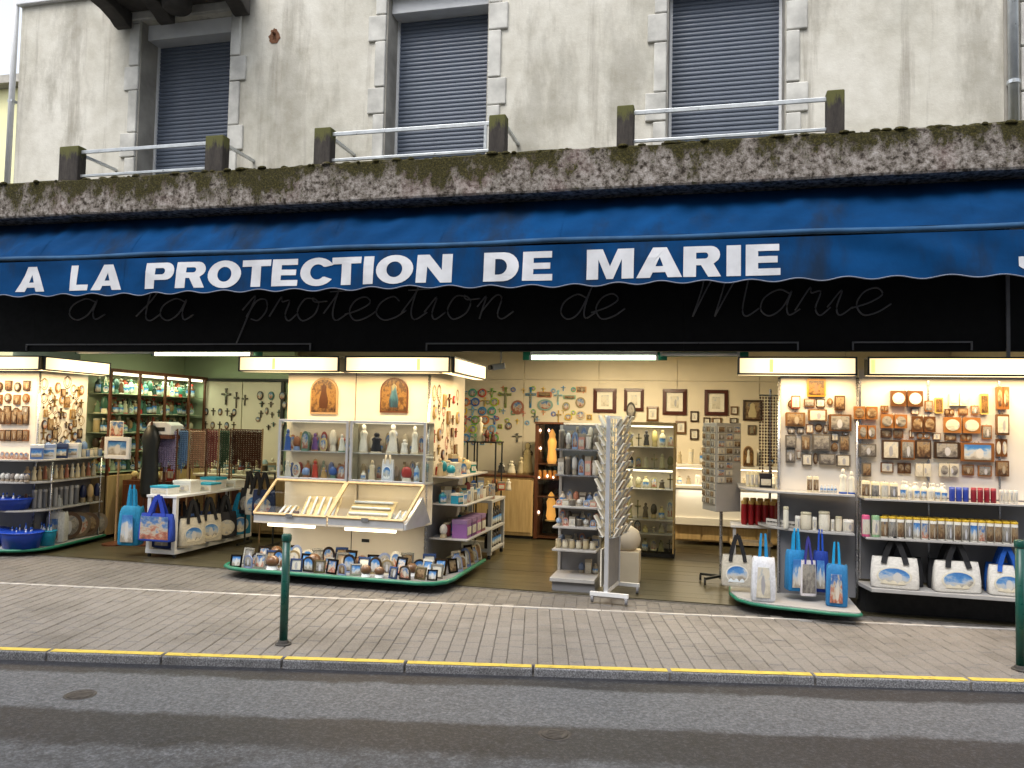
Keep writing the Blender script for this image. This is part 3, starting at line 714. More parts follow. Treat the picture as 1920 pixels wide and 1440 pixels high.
# panel wall of the left bay, in front of the far left corner
lp = struct(MB().box(-8.44, 3.5, 0, -6.42, 3.6, 2.86), 'shop_partition_wall', 'wallgreen')
for a, c in ((-8.02, -7.33), (-7.31, -6.62)):
    MB().box(a, 3.47, .9, c, 3.498, 2.28).build('wall_panel', 'cream', lp)
MB().box(-8.1, 3.44, 2.285, -6.45, 3.498, 2.33).build('rail', 'blackframe', lp)
MB().box(-6.61, 3.44, .9, -6.56, 3.498, 2.28).build('rail', 'blackframe', lp)

# ================================================================== goods: one prototype of each kind, copied
PROTO = {}
def proto(key, *parts): PROTO[key] = parts     # parts: (name, mesh, children)
def place(key, name, label, cat, loc, scale=(1, 1, 1), rz=0.0, group=None, cols=(), rx=0.0):
    t = bpy.data.objects.new(name, None); COL.objects.link(t); t.empty_display_size = .1
    t.location = loc; t.scale = scale; t.rotation_euler = (rx, 0, rz); tag(t, label, cat, group)
    for i, pt in enumerate(PROTO[key]):
        o = bpy.data.objects.new(pt[0], pt[1]); COL.objects.link(o); o.parent = t
        if i < len(cols) and cols[i]: o.color = lin(cols[i])
    return t
def M1(mb, name, mats, smooth=False): return (name, mb.mesh(name, mats, smooth))
# candle: unit diameter, unit height
def front_patch(z0, z1, r=.512, w=62, n=6): return MB().lathe([(r, z0), (r, z1)], n, a0=R(-90-w), a1=R(-90+w))
proto('candle', M1(MB().lathe([(.47, 0), (.5, .02), (.5, .95), (.46, .985), (.2, 1), (0, .99)], 14), 'wax', 'paint', True),
      M1(front_patch(.12, .80), 'label_print', 'pic_pale', True), M1(MB().tube([(0, 0, .98), (.02, 0, 1.06)], .03, 5), 'wick', 'dark'))
proto('picture_candle', M1(MB().lathe([(.47, 0), (.5, .02), (.5, .90), (.47, .92)], 14), 'body', 'paint', True),
      M1(front_patch(.06, .76), 'label_print', 'pic_brown', True), M1(MB().lathe([(.50, .90), (.53, .91), (.53, .99), (.4, 1.0), (0, 1)], 14), 'lid', 'paint', True))
proto('bottle', M1(MB().lathe([(.46, 0), (.5, .03), (.5, .58), (.42, .68), (.2, .78), (.17, .86)], 12), 'body', 'paint', True),
      M1(MB().lathe([(.21, .86), (.23, .87), (.23, .98), (.18, 1), (0, 1)], 10), 'cap', 'paint', True), M1(front_patch(.10, .52), 'label_print', 'pic_blue', True))
proto('jar', M1(MB().lathe([(.40, 0), (.48, .04), (.5, .3), (.5, .78), (.45, .86)], 12), 'cup', 'paint', True),
      M1(MB().lathe([(.47, .86), (.5, .87), (.5, .97), (.42, 1.0), (0, 1)], 12), 'lid', 'paint', True))
def madonna_body():
    b = MB(); b.lathe([(.42, .06), (.46, .12), (.40, .30), (.33, .46), (.34, .58), (.37, .68), (.26, .76), (.13, .80), (.12, .815)], 12, sy=.72)
    b.lathe([(.11, .79), (.20, .83), (.23, .89), (.20, .95), (.10, .995), (0, 1)], 10, sy=.9)
    b.add([(-.10, -.26, .62), (.10, -.26, .62), (.03, -.38, .76), (-.03, -.38, .76), (-.08, -.2, .60), (.08, -.2, .60), (.03, -.25, .78), (-.03, -.25, .78)],
          [(0, 1, 2, 3), (0, 3, 7, 4), (1, 5, 6, 2), (3, 2, 6, 7), (0, 4, 5, 1)])
    return b
proto('madonna', M1(madonna_body(), 'figure', 'paint', True),
      M1(MB().lathe([(.5, 0), (.5, .05), (.44, .07), (0, .07)], 12, sy=.8), 'base', 'paint'),
      M1(MB().lathe([(.0, .5), (.30, .55), (.415, .64), (.41, .70), (.31, .75), (.17, .80), (.24, .86), (.245, .92), (.15, .99), (0, 1.012)], 10, c=(0, .045, 0), sy=.7), 'veil', 'paint', True))
def board_m(arch=False):
    if arch:
        pr = [(-.5, 0), (.5, 0), (.5, .62)]+[(.5*math.cos(R(a)), .62+.38*math.sin(R(a))) for a in range(15, 180, 15)]+[(-.5, .62)]
    else:
        e = .03; pr = [(-.5+e, 0), (.5-e, 0), (.5, e), (.5, 1-e), (.5-e, 1), (-.5+e, 1), (-.5, 1-e), (-.5, e)]
    return pr
def shrink(pr, k, cz=.5): return [(x*k, cz+(z-cz)*k) for x, z in pr]
hook = MB().tube([(-.07, -.4, .98), (-.05, -.4, 1.07), (.05, -.4, 1.07), (.07, -.4, .98)], .014, 5)
proto('plaque', M1(MB().prism_y(board_m(), -1, 0), 'board', 'paint'), M1(MB().prism_y(shrink(board_m(), .80), -1.12, -1.0), 'picture', 'pic_brown'), M1(hook, 'hook', 'shiny'))
def two(f):
    b = MB()
    for c in (-.25, .25): b.prism_y([(c+x*.46, z) for x, z in f], -1, 0)
    return b
def two_pic():
    b = MB()
    for c in (-.25, .25): b.prism_y([(c+x*.40, .5+z*.36) for x, z in [(math.cos(R(a)), math.sin(R(a))) for a in range(0, 360, 30)] if True] if False else [(c+.185*math.cos(R(a)), .5+.37*math.sin(R(a))) for a in range(0, 360, 24)], -1.12, -1.0)
    return b
proto('diptych', M1(two(board_m()), 'board', 'paint'), M1(two_pic(), 'picture', 'pic_pale'), M1(hook, 'hook', 'shiny'))
proto('arch_icon', M1(MB().prism_y(board_m(True), -1, 0), 'board', 'wood'), M1(MB().prism_y(shrink(board_m(True), .90, .48), -1.1, -1.0), 'picture', 'pic_gold'),
      M1(MB().lathe([(.15, .10), (.17, .3), (.10, .55), (.09, .62), (.10, .70), (.0, .78)], 8, c=(0, -1.1, .05), sy=.12), 'painted_figure', 'paint', True))
def frame_ring(k=.16, kz=.14):
    b = MB(); o = [(-.5, 0), (.5, 0), (.5, 1), (-.5, 1)]; i = [(-.5+k, kz), (.5-k, kz), (.5-k, 1-kz), (-.5+k, 1-kz)]
    for a in range(4):
        c = (a+1) % 4
        b.add([(o[a][0], -.8, o[a][1]), (o[c][0], -.8, o[c][1]), (i[c][0], -1, i[c][1]), (i[a][0], -1, i[a][1]), (o[a][0], 0, o[a][1]), (o[c][0], 0, o[c][1]), (i[c][0], -.3, i[c][1]), (i[a][0], -.3, i[a][1])],
              [(0, 1, 2, 3), (1, 0, 4, 5), (3, 2, 6, 7)])
    return b
proto('frame', M1(frame_ring(), 'frame', 'paint'), M1(MB().box(-.36, -.35, .12, .36, -.25, .88), 'mount', 'paper'), M1(MB().box(-.17, -.42, .26, .17, -.36, .72), 'picture', 'pic_pale'))
proto('dark_picture', M1(frame_ring(.10, .08), 'frame', 'paint'), M1(MB().box(-.42, -.35, .06, .42, -.25, .94), 'picture', 'pic_brown'),
      M1(MB().lathe([(.20, .10), (.22, .3), (.13, .55), (.12, .62), (.13, .72), (.0, .82)], 8, c=(0, -.35, .06), sy=.3), 'painted_figure', 'paint', True))
proto('cross', M1(MB().box(-.09, -1, 0, .09, 0, 1).box(-.13, -1.1, .93, .13, .05, 1.02), 'upright', 'paint'), M1(MB().box(-.5, -1.02, .60, -.091, -.02, .72).box(.091, -1.02, .60, .5, -.02, .72), 'crossbar', 'paint'),
      M1(MB().lathe([(.02, .2), (.05, .3), (.06, .5), (.09, .64), (.03, .68), (.05, .72), (0, .78)], 6, c=(0, -1.1, 0)).box(-.4, -1.5, .64, .4, -1.1, .68), 'corpus', 'shiny', True))
proto('medallion', M1(MB().prism_y([(.5*math.cos(R(a)), .5+.5*math.sin(R(a))) for a in range(0, 360, 20)], -1, 0), 'disc', 'paint'),
      M1(MB().prism_y([(.36*math.cos(R(a)), .5+.36*math.sin(R(a))) for a in range(0, 360, 20)], -1.3, -1), 'relief', 'pic_multi'))
# tote bag: unit width, unit body height, unit depth; handles rise above
def tote_body(taper=.92):
    rows = [(0, .96, .46), (.04, 1.0, .5), (.35, 1.0, .47), (.75, .97, .34), (1.0, taper, .16)]; b = MB(); n = 12; vs = []
    for z, wx, dy in rows:
        for k in range(n):
            t = 2*math.pi*(k+.5)/n; c, s = math.cos(t), math.sin(t)
            e = .35; vs.append((math.copysign(abs(c)**e, c)*wx/2, math.copysign(abs(s)**e, s)*dy, z+.012*math.sin(k*2.3)*(z > .9)))
    fs = [(i*n+k, i*n+(k+1) % n, (i+1)*n+(k+1) % n, (i+1)*n+k) for i in range(len(rows)-1) for k in range(n)]+[tuple(range(n-1, -1, -1))]
    b.add(vs, fs); return b
def strap(y, w=.085, peak=1.62, sp=.20, lift=0):
    b = MB(); L = [(-sp-.03, .80), (-sp, 1.0), (-sp*.62, 1.32), (-.03, peak), (.03, peak), (sp*.62, 1.32), (sp, 1.0), (sp+.03, .80)]
    for i in range(len(L)-1):
        (xa, za), (xb, zb) = L[i], L[i+1]; d = Vector((xb-xa, 0, zb-za)).normalized(); nn = Vector((-d.z, 0, d.x))*w/2
        ya, yb = y*(1-max(0, za-1)*.9), y*(1-max(0, zb-1)*.9)
        if za <= .81: ya = y*1.7
        if zb <= .81: yb = y*1.7
        p, q = Vector((xa, ya, za)), Vector((xb, yb, zb)); t = Vector((0, .02, 0))
        b.hexa([p-nn-t, p+nn-t, p+nn+t, p-nn+t], [q-nn-t, q+nn-t, q+nn+t, q-nn+t])
    return b
proto('tote', M1(tote_body(), 'bag_body', 'cloth', True), M1(strap(-.24, .12), 'handle', 'cloth'), M1(strap(.24, .12), 'handle', 'cloth'),
      M1(MB().prism_y([(-.02+.36*math.cos(R(a)), .40+.30*math.sin(R(a))) for a in range(0, 360, 15)], -.505, -.46), 'print_rim', 'paint'),
      M1(MB().prism_y([(-.02+.32*math.cos(R(a)), .40+.26*math.sin(R(a))) for a in range(0, 360, 15)], -.52, -.506), 'print', 'pic_blue'),
      M1(MB().prism_y([(-.30+.50*t, .17+.10*abs(math.sin(t*9))) for t in [i/10 for i in range(11)]]+[(.2, .15), (-.3, .15)], -.535, -.521), 'print_skyline', 'paint'))
proto('picture_tote', M1(tote_body(), 'bag_body', 'cloth', True), M1(strap(-.24, .12), 'handle', 'cloth'), M1(strap(.24, .12), 'handle', 'cloth'),
      M1(MB().prism_y([(-.42, .08), (.42, .08), (.40, .90), (-.40, .90)], -.50, -.47), 'print', 'pic_multi'))
def slim():
    rows = [(0, .44, .42), (.04, .5, .5), (.45, .49, .46), (.85, .46, .36), (1.0, .43, .24)]; b = MB(); n = 20; vs = []
    for z, wx, dy in rows:
        for k in range(n):
            t = 2*math.pi*(k+.5)/n; c, s_ = math.cos(t), math.sin(t); e = .45
            rr = 1+(.14*math.sin(k*2.1+1)+.08*math.sin(k*5.3+z*2))*(.4+.6*z)
            vs.append((math.copysign(abs(c)**e, c)*wx*rr, math.copysign(abs(s_)**e, s_)*dy*rr, z+(.03*math.sin(k*1.9) if z > .9 else 0)))
    b.add(vs, [(i*n+k, i*n+(k+1) % n, (i+1)*n+(k+1) % n, (i+1)*n+k) for i in range(4) for k in range(n)]+[tuple(range(n-1, -1, -1)), tuple(range(4*n, 5*n))]); return b
def slim_handle():
    b = MB(); L = [(-.30, .90), (-.26, 1.1), (-.21, 1.35), (-.13, 1.56), (.0, 1.60), (.15, 1.55), (.20, 1.35), (.27, 1.1), (.30, .90)]
    for y0, k in ((-.20, 1.0), (.10, .92)):
        for q in (0, 2):
            a, c = -1+q*.68, -1+(q+.92)*.68
            def ln(f): return [(f*.24*k, .90), (f*.20*k, 1.12), (f*.17*k, 1.38), (f*.13*k, 1.57*k+.06*(1-k))]
            A_, B_ = ln(a), ln(c); n = 4; yy = y0+.05*(q % 2)
            vs = [(x, yy-.05*i/3*(1 if y0 > 0 else -1), z) for i, (x, z) in enumerate(A_)]+[(x, yy-.05*i/3*(1 if y0 > 0 else -1), z) for i, (x, z) in enumerate(B_)]
            vs += [(x, y+.05, z) for x, y, z in vs]
            fs = []
            for i in range(3): fs += [(i, 4+i, 5+i, 1+i), (8+i, 9+i, 13+i, 12+i), (i, i+1, 9+i, 8+i), (4+i, 12+i, 13+i, 5+i)]
            fs += [(3, 7, 15, 11), (0, 8, 12, 4)]
            b.add(vs, fs)
    return b
proto('folded_tote', M1(slim(), 'bag_body', 'cloth', True), M1(slim_handle(), 'handle', 'cloth'), M1(MB().prism_y([(-.30, .10), (.30, .10), (.24, .8), (-.24, .8)], -.57, -.50), 'print', 'pic_multi'))
proto('basket', M1(MB().lathe([(.38, 0), (.42, .02), (.5, .95), (.5, 1.0), (.47, 1.0), (.40, .12), (0, .1)], 16, sy=.8), 'bowl', 'paint', True),
      M1(MB().lathe([(.485, .93), (.53, .95), (.53, 1.02), (.485, 1.03)], 16, sy=.8), 'rim', 'paint', True))
proto('carton', M1(MB().box(-.5, -.5, 0, .5, .5, .8), 'box', 'matte'), M1(MB().box(-.52, -.52, .78, .52, .52, 1), 'lid', 'matte'), M1(MB().box(-.4, -.545, .18, .4, -.521 if False else -.505, .62), 'label_print', 'pic_pale'))
proto('globe', M1(MB().lathe([(.32, .28), (.48, .42), (.5, .62), (.42, .83), (.22, .97), (0, 1)], 12), 'dome', 'paint', True), M1(MB().lathe([(.42, 0), (.45, .04), (.36, .28), (0, .3)], 12), 'base', 'paint'))
def rosary_m(w=1.0, seed=0):
    r2 = random.Random(seed); b = MB(); pts = []
    for i in range(13):
        t = i/12; pts.append((-.45*math.sin(math.pi*t)**.7*(1-.3*t) if True else 0, 0, 1-.72*t))
    L = [(-.05, 0, 1.0), (-.30, 0, .85), (-.38, 0, .6), (-.22, 0, .38), (0, 0, .30), (.22, 0, .38), (.38, 0, .6), (.30, 0, .85), (.05, 0, 1.0)]
    q = catmull(L, 3)
    for p in q: b.lathe([(0, -.036), (.075, 0), (0, .036)], 5, c=(p.x, p.y, p.z))
    for p in q: b.lathe([(0, -.03), (.06, 0), (0, .03)], 4, c=(p.x*.55, p.y+.2, p.z*.8+.18))
    for z in (.24, .19, .14): b.lathe([(0, -.024), (.05, 0), (0, .024)], 5, c=(0, 0, z))
    return b
proto('rosary', M1(rosary_m(), 'beads', 'paint'), M1(MB().box(-.04, -.3, -.06, .04, .3, .12).box(-.13, -.3, .03, .13, .3, .07), 'crucifix', 'shiny'))
proto('souvenir', M1(MB().prism_y(board_m(True), -1, 0), 'panel', 'paint'), M1(MB().prism_y(shrink(board_m(True), .74, .5), -1.15, -1.0), 'picture', 'pic_multi'),
      M1(MB().hexa([(-.4, -1.8, 0), (.4, -1.8, 0), (.4, .6, 0), (-.4, .6, 0)], [(-.36, -1.6, .08), (.36, -1.6, .08), (.36, .4, .08), (-.36, .4, .08)]), 'foot', 'paint'))
proto('photo_frame', M1(frame_ring(.14, .12), 'frame', 'shiny'), M1(MB().box(-.40, -.35, .06, .40, -.2, .94), 'picture', 'pic_multi'), M1(MB().hexa([(-.08, .1, 0), (.08, .1, 0), (.08, 2.4, 0), (-.08, 2.4, 0)], [(-.08, 0, .7), (.08, 0, .7), (.08, .3, .7), (-.08, .3, .7)]), 'prop', 'paint'))
proto('card', M1(MB().box(-.5, -1, 0, .5, 0, 1), 'sheet', 'paper'), M1(MB().box(-.46, -1.2, .05, .46, -1.0, .95), 'print', 'pic_multi'))
PIC = {k: MAT['pic_'+k] for k in ('multi', 'blue', 'brown', 'pale', 'grotto', 'gold', 'teal')}
def repic(t, k):                       # give the print of one thing another picture
    for c in t.children:
        if 'print' in c.name or 'picture' in c.name or 'relief' in c.name:
            if len(c.material_slots):
                c.material_slots[0].link = 'OBJECT'; c.material_slots[0].material = PIC[k]
    return t

# ================================================================== LIGHTS that the photo shows lit
WARM = (1.0, .72, .38)
def lightbox(label, p0, p1, nrm, z0=2.225, z1=2.40, power=30, mark=None, depth=.16):
    """illuminated box running from p0 to p1 (x, y); its lit front faces nrm"""
    p0, p1 = Vector((*p0, 0)), Vector((*p1, 0)); d = (p1-p0).normalized(); L = (p1-p0).length; nv = Vector((*nrm, 0)).normalized()
    mid = (p0+p1)/2
    t = thing('light_box', label, 'light box', (mid.x, mid.y, z0), 'lit shop light boxes')
    f0 = nv*0.0; b0 = -nv*depth; e = .016
    def bx(b, s0, s1, n0, n1, za, zb):
        q = [p0+d*s0+nv*n0, p0+d*s1+nv*n0, p0+d*s1+nv*n1, p0+d*s0+nv*n1]
        b.hexa([(v.x, v.y, za) for v in q], [(v.x, v.y, zb) for v in q])
    b = MB(); bx(b, 0, L, -depth, .012, z1-e, z1); bx(b, 0, L, -.015, .012, z0, z0+e); bx(b, 0, e, -.015, .012, z0+e, z1-e); bx(b, L-e, L, -.015, .012, z0+e, z1-e)
    bx(b, 0, L, -depth, -depth+.012, z0, z1-e); b.build('frame', 'blackframe', t)
    b = MB(); bx(b, e, L-e, -.008, 0, z0+e, z1-e); b.build('diffuser', 'diffuser', t)
    b = MB(); bx(b, .004, L-.004, -depth+.02, -.02, z0+.002, z0+.006); b.build('lower_diffuser', 'diffuser', t)
    c = mid-nv*(depth*.5)
    ang = math.atan2(d.y, d.x)
    area(t, 'lamp', (c.x, c.y, z0-.012), L*.94, .12, power*L, WARM, (0, 0, ang))
    if mark:
        for s0 in mark:
            b = MB(); bx(b, s0, s0+.035, .001, .004, z0+e+.01, z1-e-.01); b.build('green_stripe', 'green_glow', t)
    return t
MAT['green_glow'] = emit('green_letter_glow', (.55, .80, .22), .6)
lightbox('lit light box at the far left edge over the left display', (-9.4, -.1), (-7.80, -.1), (0, -1), power=34)
lightbox('lit light box turning back along the side of the left display', (-7.76, -.08), (-7.80, 1.06), (1, 0), power=34)
lightbox('lit light box over the left half of the middle display', (-5.10, -.1), (-3.87, -.1), (0, -1), power=34, mark=(.42,))
lightbox('lit light box over the right half of the middle display', (-3.80, -.1), (-2.60, -.1), (0, -1), power=34, mark=(.83,))
lightbox('short lit light box turning back along the side of the middle display', (-2.57, -.08), (-2.60, 1.3), (1, 0), power=26)
lightbox('lit light box over the narrow right-hand display with bags', (.315, -.1), (1.385, -.1), (0, -1), power=34, mark=(.29,))
lightbox('wide lit light box at the right edge over the candles', (1.475, -.1), (3.3, -.1), (0, -1), power=34, mark=(.03,))
def tube_light(label, xa, xb, y, Y, lit=True, mat='tube', power=30, color=(.93, 1, .86)):
    p, q = A(xa, y, Y), A(xb, y, Y); z = (p.z+q.z)/2
    t = thing('fluorescent_light', label, 'light', ((p.x+q.x)/2, Y, z), 'fluorescent battens behind the fascia')
    MB().box(p.x, Y-.03, z+.028, q.x, Y+.05, z+.075).build('housing', 'white_metal' if lit else 'wallgreen', t, bevel=.004)
    for x in (p.x, q.x): MB().box(x-.012, Y-.02, z-.022, x+.012, Y+.02, z+.028).build('end_cap', 'white_metal', t)
    MB().tube([(p.x+.013, Y, z), (q.x-.013, Y, z)], .020, 10).build('tube', mat if lit else 'white_metal', t, smooth=True)
    if lit: area(t, 'lamp', ((p.x+q.x)/2, Y, z-.03), q.x-p.x, .08, power, color)
    MB().box(p.x-.1, Y+.06, z-.02, q.x+.1, Y+.075, z+.1).build('green_reflector', 'green_edge', t)
    return t
tube_light('lit fluorescent tube over the left shop opening', 290, 472, 664, .3, True, 'tubewarm', 22, (1, .93, .75))
tube_light('unlit fluorescent batten left of the lit tube', 147, 286, 660, .3, False)
tube_light('bright greenish fluorescent tube over the middle shop opening', 995, 1232, 671, .3, True, 'tube', 26)
tube_light('unlit fluorescent batten right of the bright middle tube', 1240, 1385, 664, .34, False)
# ceiling battens deeper in the room
for i, (x, y, pw, lab) in enumerate(((-6.9, 2.0, 52, 'lit ceiling batten inside the left bay of the shop'), (-1.2, 2.6, 270, 'lit ceiling batten inside the middle of the shop'), (1.6, 2.4, 16, 'lit ceiling batten inside the right part of the shop'))):
    t = thing('ceiling_batten', lab, 'light', (x, y, 2.8), 'ceiling battens in the shop')
    MB().box(x-.7, y-.05, 2.81, x+.7, y+.05, 2.855).build('housing', 'white_metal', t, bevel=.004)
    MB().tube([(x-.66, y, 2.79), (x+.66, y, 2.79)], .018, 8).build('tube', 'tubewarm', t, smooth=True)
    area(t, 'lamp', (x, y, 2.765), 1.3, .1, pw, (1, .82, .53) if i else (.95, 1, .66))
# ================================================================== BOLLARDS
def bollard(x, y, top, label):
    p = G(x, y); h = A(x, top, p.y).z
    t = thing('bollard', label, 'bollard', tuple(p), 'green bollards along the kerb')
    MB().lathe([(.031, 0), (.031, h-.05)], 14, tuple(p)).build('post', 'green_post', t, smooth=True)
    MB().lathe([(.033, h-.06), (.037, h-.05), (.038, h-.012), (.03, h-.002), (0, h)], 14, tuple(p)).build('cap', 'green_post', t, smooth=True)
    MB().lathe([(.062, .002), (.062, .008), (.045, .011), (.038, .03), (.031, .034)], 16, tuple(p)).build('foot_ring', 'grime', t)
    return p, h
bollard(531, 1208, 1000, 'thin dark green bollard standing in front of the middle display')
bollard(1914, 1256, 1012, 'thicker dark green bollard at the right edge of the pavement')

# ================================================================== placing goods by their outline in the photo, at a known depth
def item(key, name, label, cat, x0, x1, yt, yb, Y, z=None, d=None, group=None, cols=(), rz=0.0, rx=0.0, hs=1.0):
    xm = (x0+x1)/2; p = A(xm, yb, Y); wv = abs(A(x1, yb, Y).x-A(x0, yb, Y).x); h = (A(xm, yt, Y).z-p.z)*hs
    if d is None: d = wv
    return place(key, name, label, cat, (p.x, Y, p.z if z is None else z), (wv, d, h), rz, group, cols, rx)
def side_item(key, name, label, cat, x0, x1, yt, yb, X, z=None, d=None, group=None, cols=(), rz=R(90), wk=1.0):
    """the same on a surface that runs back into the shop at constant X"""
    xm = (x0+x1)/2; p = onX(xm, yb, X); h = onX(xm, yt, X).z-p.z
    dep = (p-CP).dot(fw); wv = (x1-x0)/FPX*dep*wk
    if d is None: d = wv
    return place(key, name, label, cat, (X, p.y, p.z if z is None else z), (wv, d, h), rz, group, cols)
BROWNS = ['#5a3d22', '#6e4a28', '#3d2a18', '#7d5a34', '#4a3626', '#85552a']
WOODS = ['#8a5a2c', '#9a6634', '#744820', '#5c3a1c']
WHITES = ['#e8e2d0', '#ece8de', '#dfd6bf', '#f0ede4']
MIXC = ['#3a5fa8', '#7a8fb8', '#c9b27c', '#8c5a3a', '#b8402e', '#d8d2c4', '#5c7a6a', '#aa8850', '#e2ddd0', '#6a4a8a']

# ------------------------------------------------------------------ RIGHT DISPLAY, narrow module with the green-edged tray
r1 = thing('shelf_display', 'narrow display with green-edged tray, two shelves and wooden plaques on its board', 'shop display', (.9, .1, 0))
tp = [(.30, 1.0), (.27, .1), (.33, -.14), (.44, -.27), (.62, -.34), (1.1, -.44), (1.33, -.445), (1.365, -.41), (1.365, 1.0)]
MB().prism(tp, .075, .115).build('tray', 'greyshelf', r1, bevel=.004)
e = MB()
e.tube([(x, y-.003, .088) for x, y in tp], .017, 6); e.build('green_edge', 'green_edge', r1, smooth=True)
MB().prism([(.45, .9), (.45, .1), (.6, -.05), (1.3, -.12), (1.3, .9)], .006, .074).build('plinth', 'dark', r1)
MB().box(.73, .2, .115, 1.435, .23, 1.10).build('lower_back_panel', 'grey', r1)
MB().box(.73, .2, 1.102, 1.435, .23, 2.30).build('upper_back_panel', 'boardwhite', r1)
for x, y in ((.72, .18), (1.435, .175)): MB().tube([(x, y, .115), (x, y, 2.22)], .014, 8).build('upright', 'chrome', r1, smooth=True)
sa = [(.36, .95), (.352, .40), (.42, .20), (.62, .03), (.9, -.06), (1.37, -.1), (1.37, .18), (.75, .19), (.75, .95)]
MB().prism(sa, 1.095, 1.115).build('shelf', 'greyshelf', r1, bevel=.003)
sb = [(.55, .85), (.545, .40), (.63, .22), (.8, .06), (1.1, -.05), (1.37, -.08), (1.37, .18), (.75, .19), (.75, .85)]
MB().prism(sb, .735, .755).build('shelf', 'greyshelf', r1, bevel=.003)
# wide module at the right edge
r2 = thing('shelf_display', 'wide grey-backed display at the right edge with candle shelves and tote bags', 'shop display', (2.5, .1, 0))
MB().box(1.455, .2, .30, 3.4, .23, 1.10).build('lower_back_panel', 'grey', r2)
MB().box(1.455, .2, 1.102, 3.4, .23, 2.30).build('upper_back_panel', 'boardwhite', r2)
for x in (1.46, 2.06, 2.66): MB().box(x-.004, .192, .30, x+.012, .2, 2.2).build('slot_strip', 'chrome', r2)
MB().box(1.45, -.10, 1.07, 3.4, .195, 1.088).build('shelf', 'greyshelf', r2, bevel=.003)
MB().box(1.46, -.12, .715, 3.4, .195, .733).build('shelf', 'greyshelf', r2, bevel=.003)
MB().prism([(1.44, .2), (1.44, .12), (1.50, -.15), (3.4, -.19), (3.4, .2)], .245, .28).build('tray', 'greyshelf', r2, bevel=.004)
MB().prism([(1.44, .23), (1.5, .12), (3.4, .12), (3.4, .9), (1.44, .9)], .006, .244).build('plinth', 'dark', r2)
# plaques
def plq(items, Y, who, grp):
    for i, (x0, x1, y0, y1, kind, pk) in enumerate(items):
        a, b_ = z5(x0, y0), z5(x1, y1)
        key = 'diptych' if kind in ('D', 'W') else 'plaque'
        c = {'R': '#9a4a30', 'G': '#b07a2c', 'S': '#6a6258', 'W': '#d8cfb8', 'D': rnd.choice(WOODS), 'B': rnd.choice(BROWNS), 'Y': '#c8a85c'}[kind]
        lab = who(i)
        o = item(key, 'wall_plaque', lab, 'plaque', a[0], b_[0], a[1], b_[1], Y, d=.028+.02*rnd.random(), group=grp, cols=(c, None, '#b0a890'))
        repic(o, pk)
N1 = [(360, 455, 165, 255, 'G', 'gold'), (280, 325, 250, 315, 'R', 'pale'), (500, 552, 250, 325, 'B', 'brown'), (250, 350, 335, 405, 'B', 'brown'), (365, 460, 320, 380, 'B', 'pale'),
      (470, 585, 345, 430, 'B', 'grotto'), (250, 305, 450, 515, 'S', 'grotto'), (252, 300, 520, 590, 'S', 'grotto'), (330, 375, 450, 530, 'S', 'brown'), (385, 480, 445, 530, 'S', 'grotto'), (525, 575, 455, 535, 'S', 'brown'),
      (335, 385, 545, 605, 'S', 'pale'), (420, 505, 545, 600, 'S', 'grotto'), (510, 580, 550, 610, 'S', 'pale')]
L1 = ['gold picture plaque highest on the narrow right display board', 'small reddish plaque upper left on the narrow right display board', 'small brown plaque upper right on the narrow right display board',
      'wide brown plaque at the left of the middle row, narrow right display', 'pale-pictured plaque in the centre of the middle row, narrow right display', 'wide stepped plaque at the right of the middle row, narrow right display',
      'grey plaque at the left of the fourth row, narrow right display', 'dark grey plaque below another at the left edge, narrow right display', 'slim dark plaque second in the fourth row, narrow right display',
      'wide grey plaque in the centre of the fourth row, narrow right display', 'dark plaque at the right of the fourth row, narrow right display', 'small pale plaque at the left of the lowest row, narrow right display',
      'wide grey plaque in the middle of the lowest row, narrow right display', 'pale plaque at the right of the lowest row, narrow right display']
plq(N1, .195, lambda i: L1[i], 'plaques on the narrow right display')
N2 = [(595, 720, 305, 370, 'D', 'brown'), (620, 710, 400, 470, 'D', 'grotto'), (625, 710, 495, 560, 'S', 'grotto'), (640, 685, 590, 660, 'S', 'brown'),
      (780, 950, 225, 305, 'D', 'pale'), (1010, 1050, 260, 340, 'Y', 'gold'), (1080, 1185, 240, 300, 'W', 'pale'), (1240, 1280, 240, 345, 'Y', 'gold'), (1320, 1385, 205, 320, 'D', 'brown'), (1320, 1385, 345, 450, 'B', 'pale'),
      (730, 870, 345, 415, 'D', 'grotto'), (890, 1015, 355, 435, 'D', 'brown'), (1050, 1245, 360, 440, 'D', 'pale'),
      (740, 830, 475, 575, 'B', 'pale'), (835, 905, 475, 575, 'B', 'grotto'), (910, 990, 475, 570, 'B', 'brown'), (1005, 1135, 485, 570, 'B', 'grotto'), (1140, 1310, 490, 585, 'B', 'blue'),
      (910, 990, 595, 660, 'W', 'pale'), (1030, 1130, 595, 660, 'W', 'grotto'), (1320, 1385, 580, 660, 'B', 'brown')]
L2 = ['double wooden plaque highest in the column beside the grey upright', 'second double plaque down in the column beside the grey upright', 'grey plaque third down in the column beside the grey upright', 'small dark plaque lowest in the column beside the grey upright',
      'reddish wooden plaque with two round pictures, top row of the wide right display', 'slim yellow plaque left of the white pair, wide right display', 'white pair of round pictures in the top row, wide right display', 'slim yellow plaque right of the white pair, wide right display',
      'tall brown plaque at the upper right, wide right display', 'tall brown plaque second down at the right, wide right display', 'double wooden plaque at the left of the second row, wide right display',
      'dark double plaque in the centre of the second row, wide right display', 'widest double plaque in the second row, wide right display', 'wooden plaque at the left of the third row, wide right display',
      'narrow plaque second in the third row, wide right display', 'dark plaque third in the third row, wide right display', 'wooden plaque fourth in the third row, wide right display', 'large dark plaque with blue picture, third row of the wide right display',
      'pale plaque lower left in the bottom row, wide right display', 'pale grey plaque lower right in the bottom row, wide right display', 'small dark plaque at the lower right edge, wide right display']
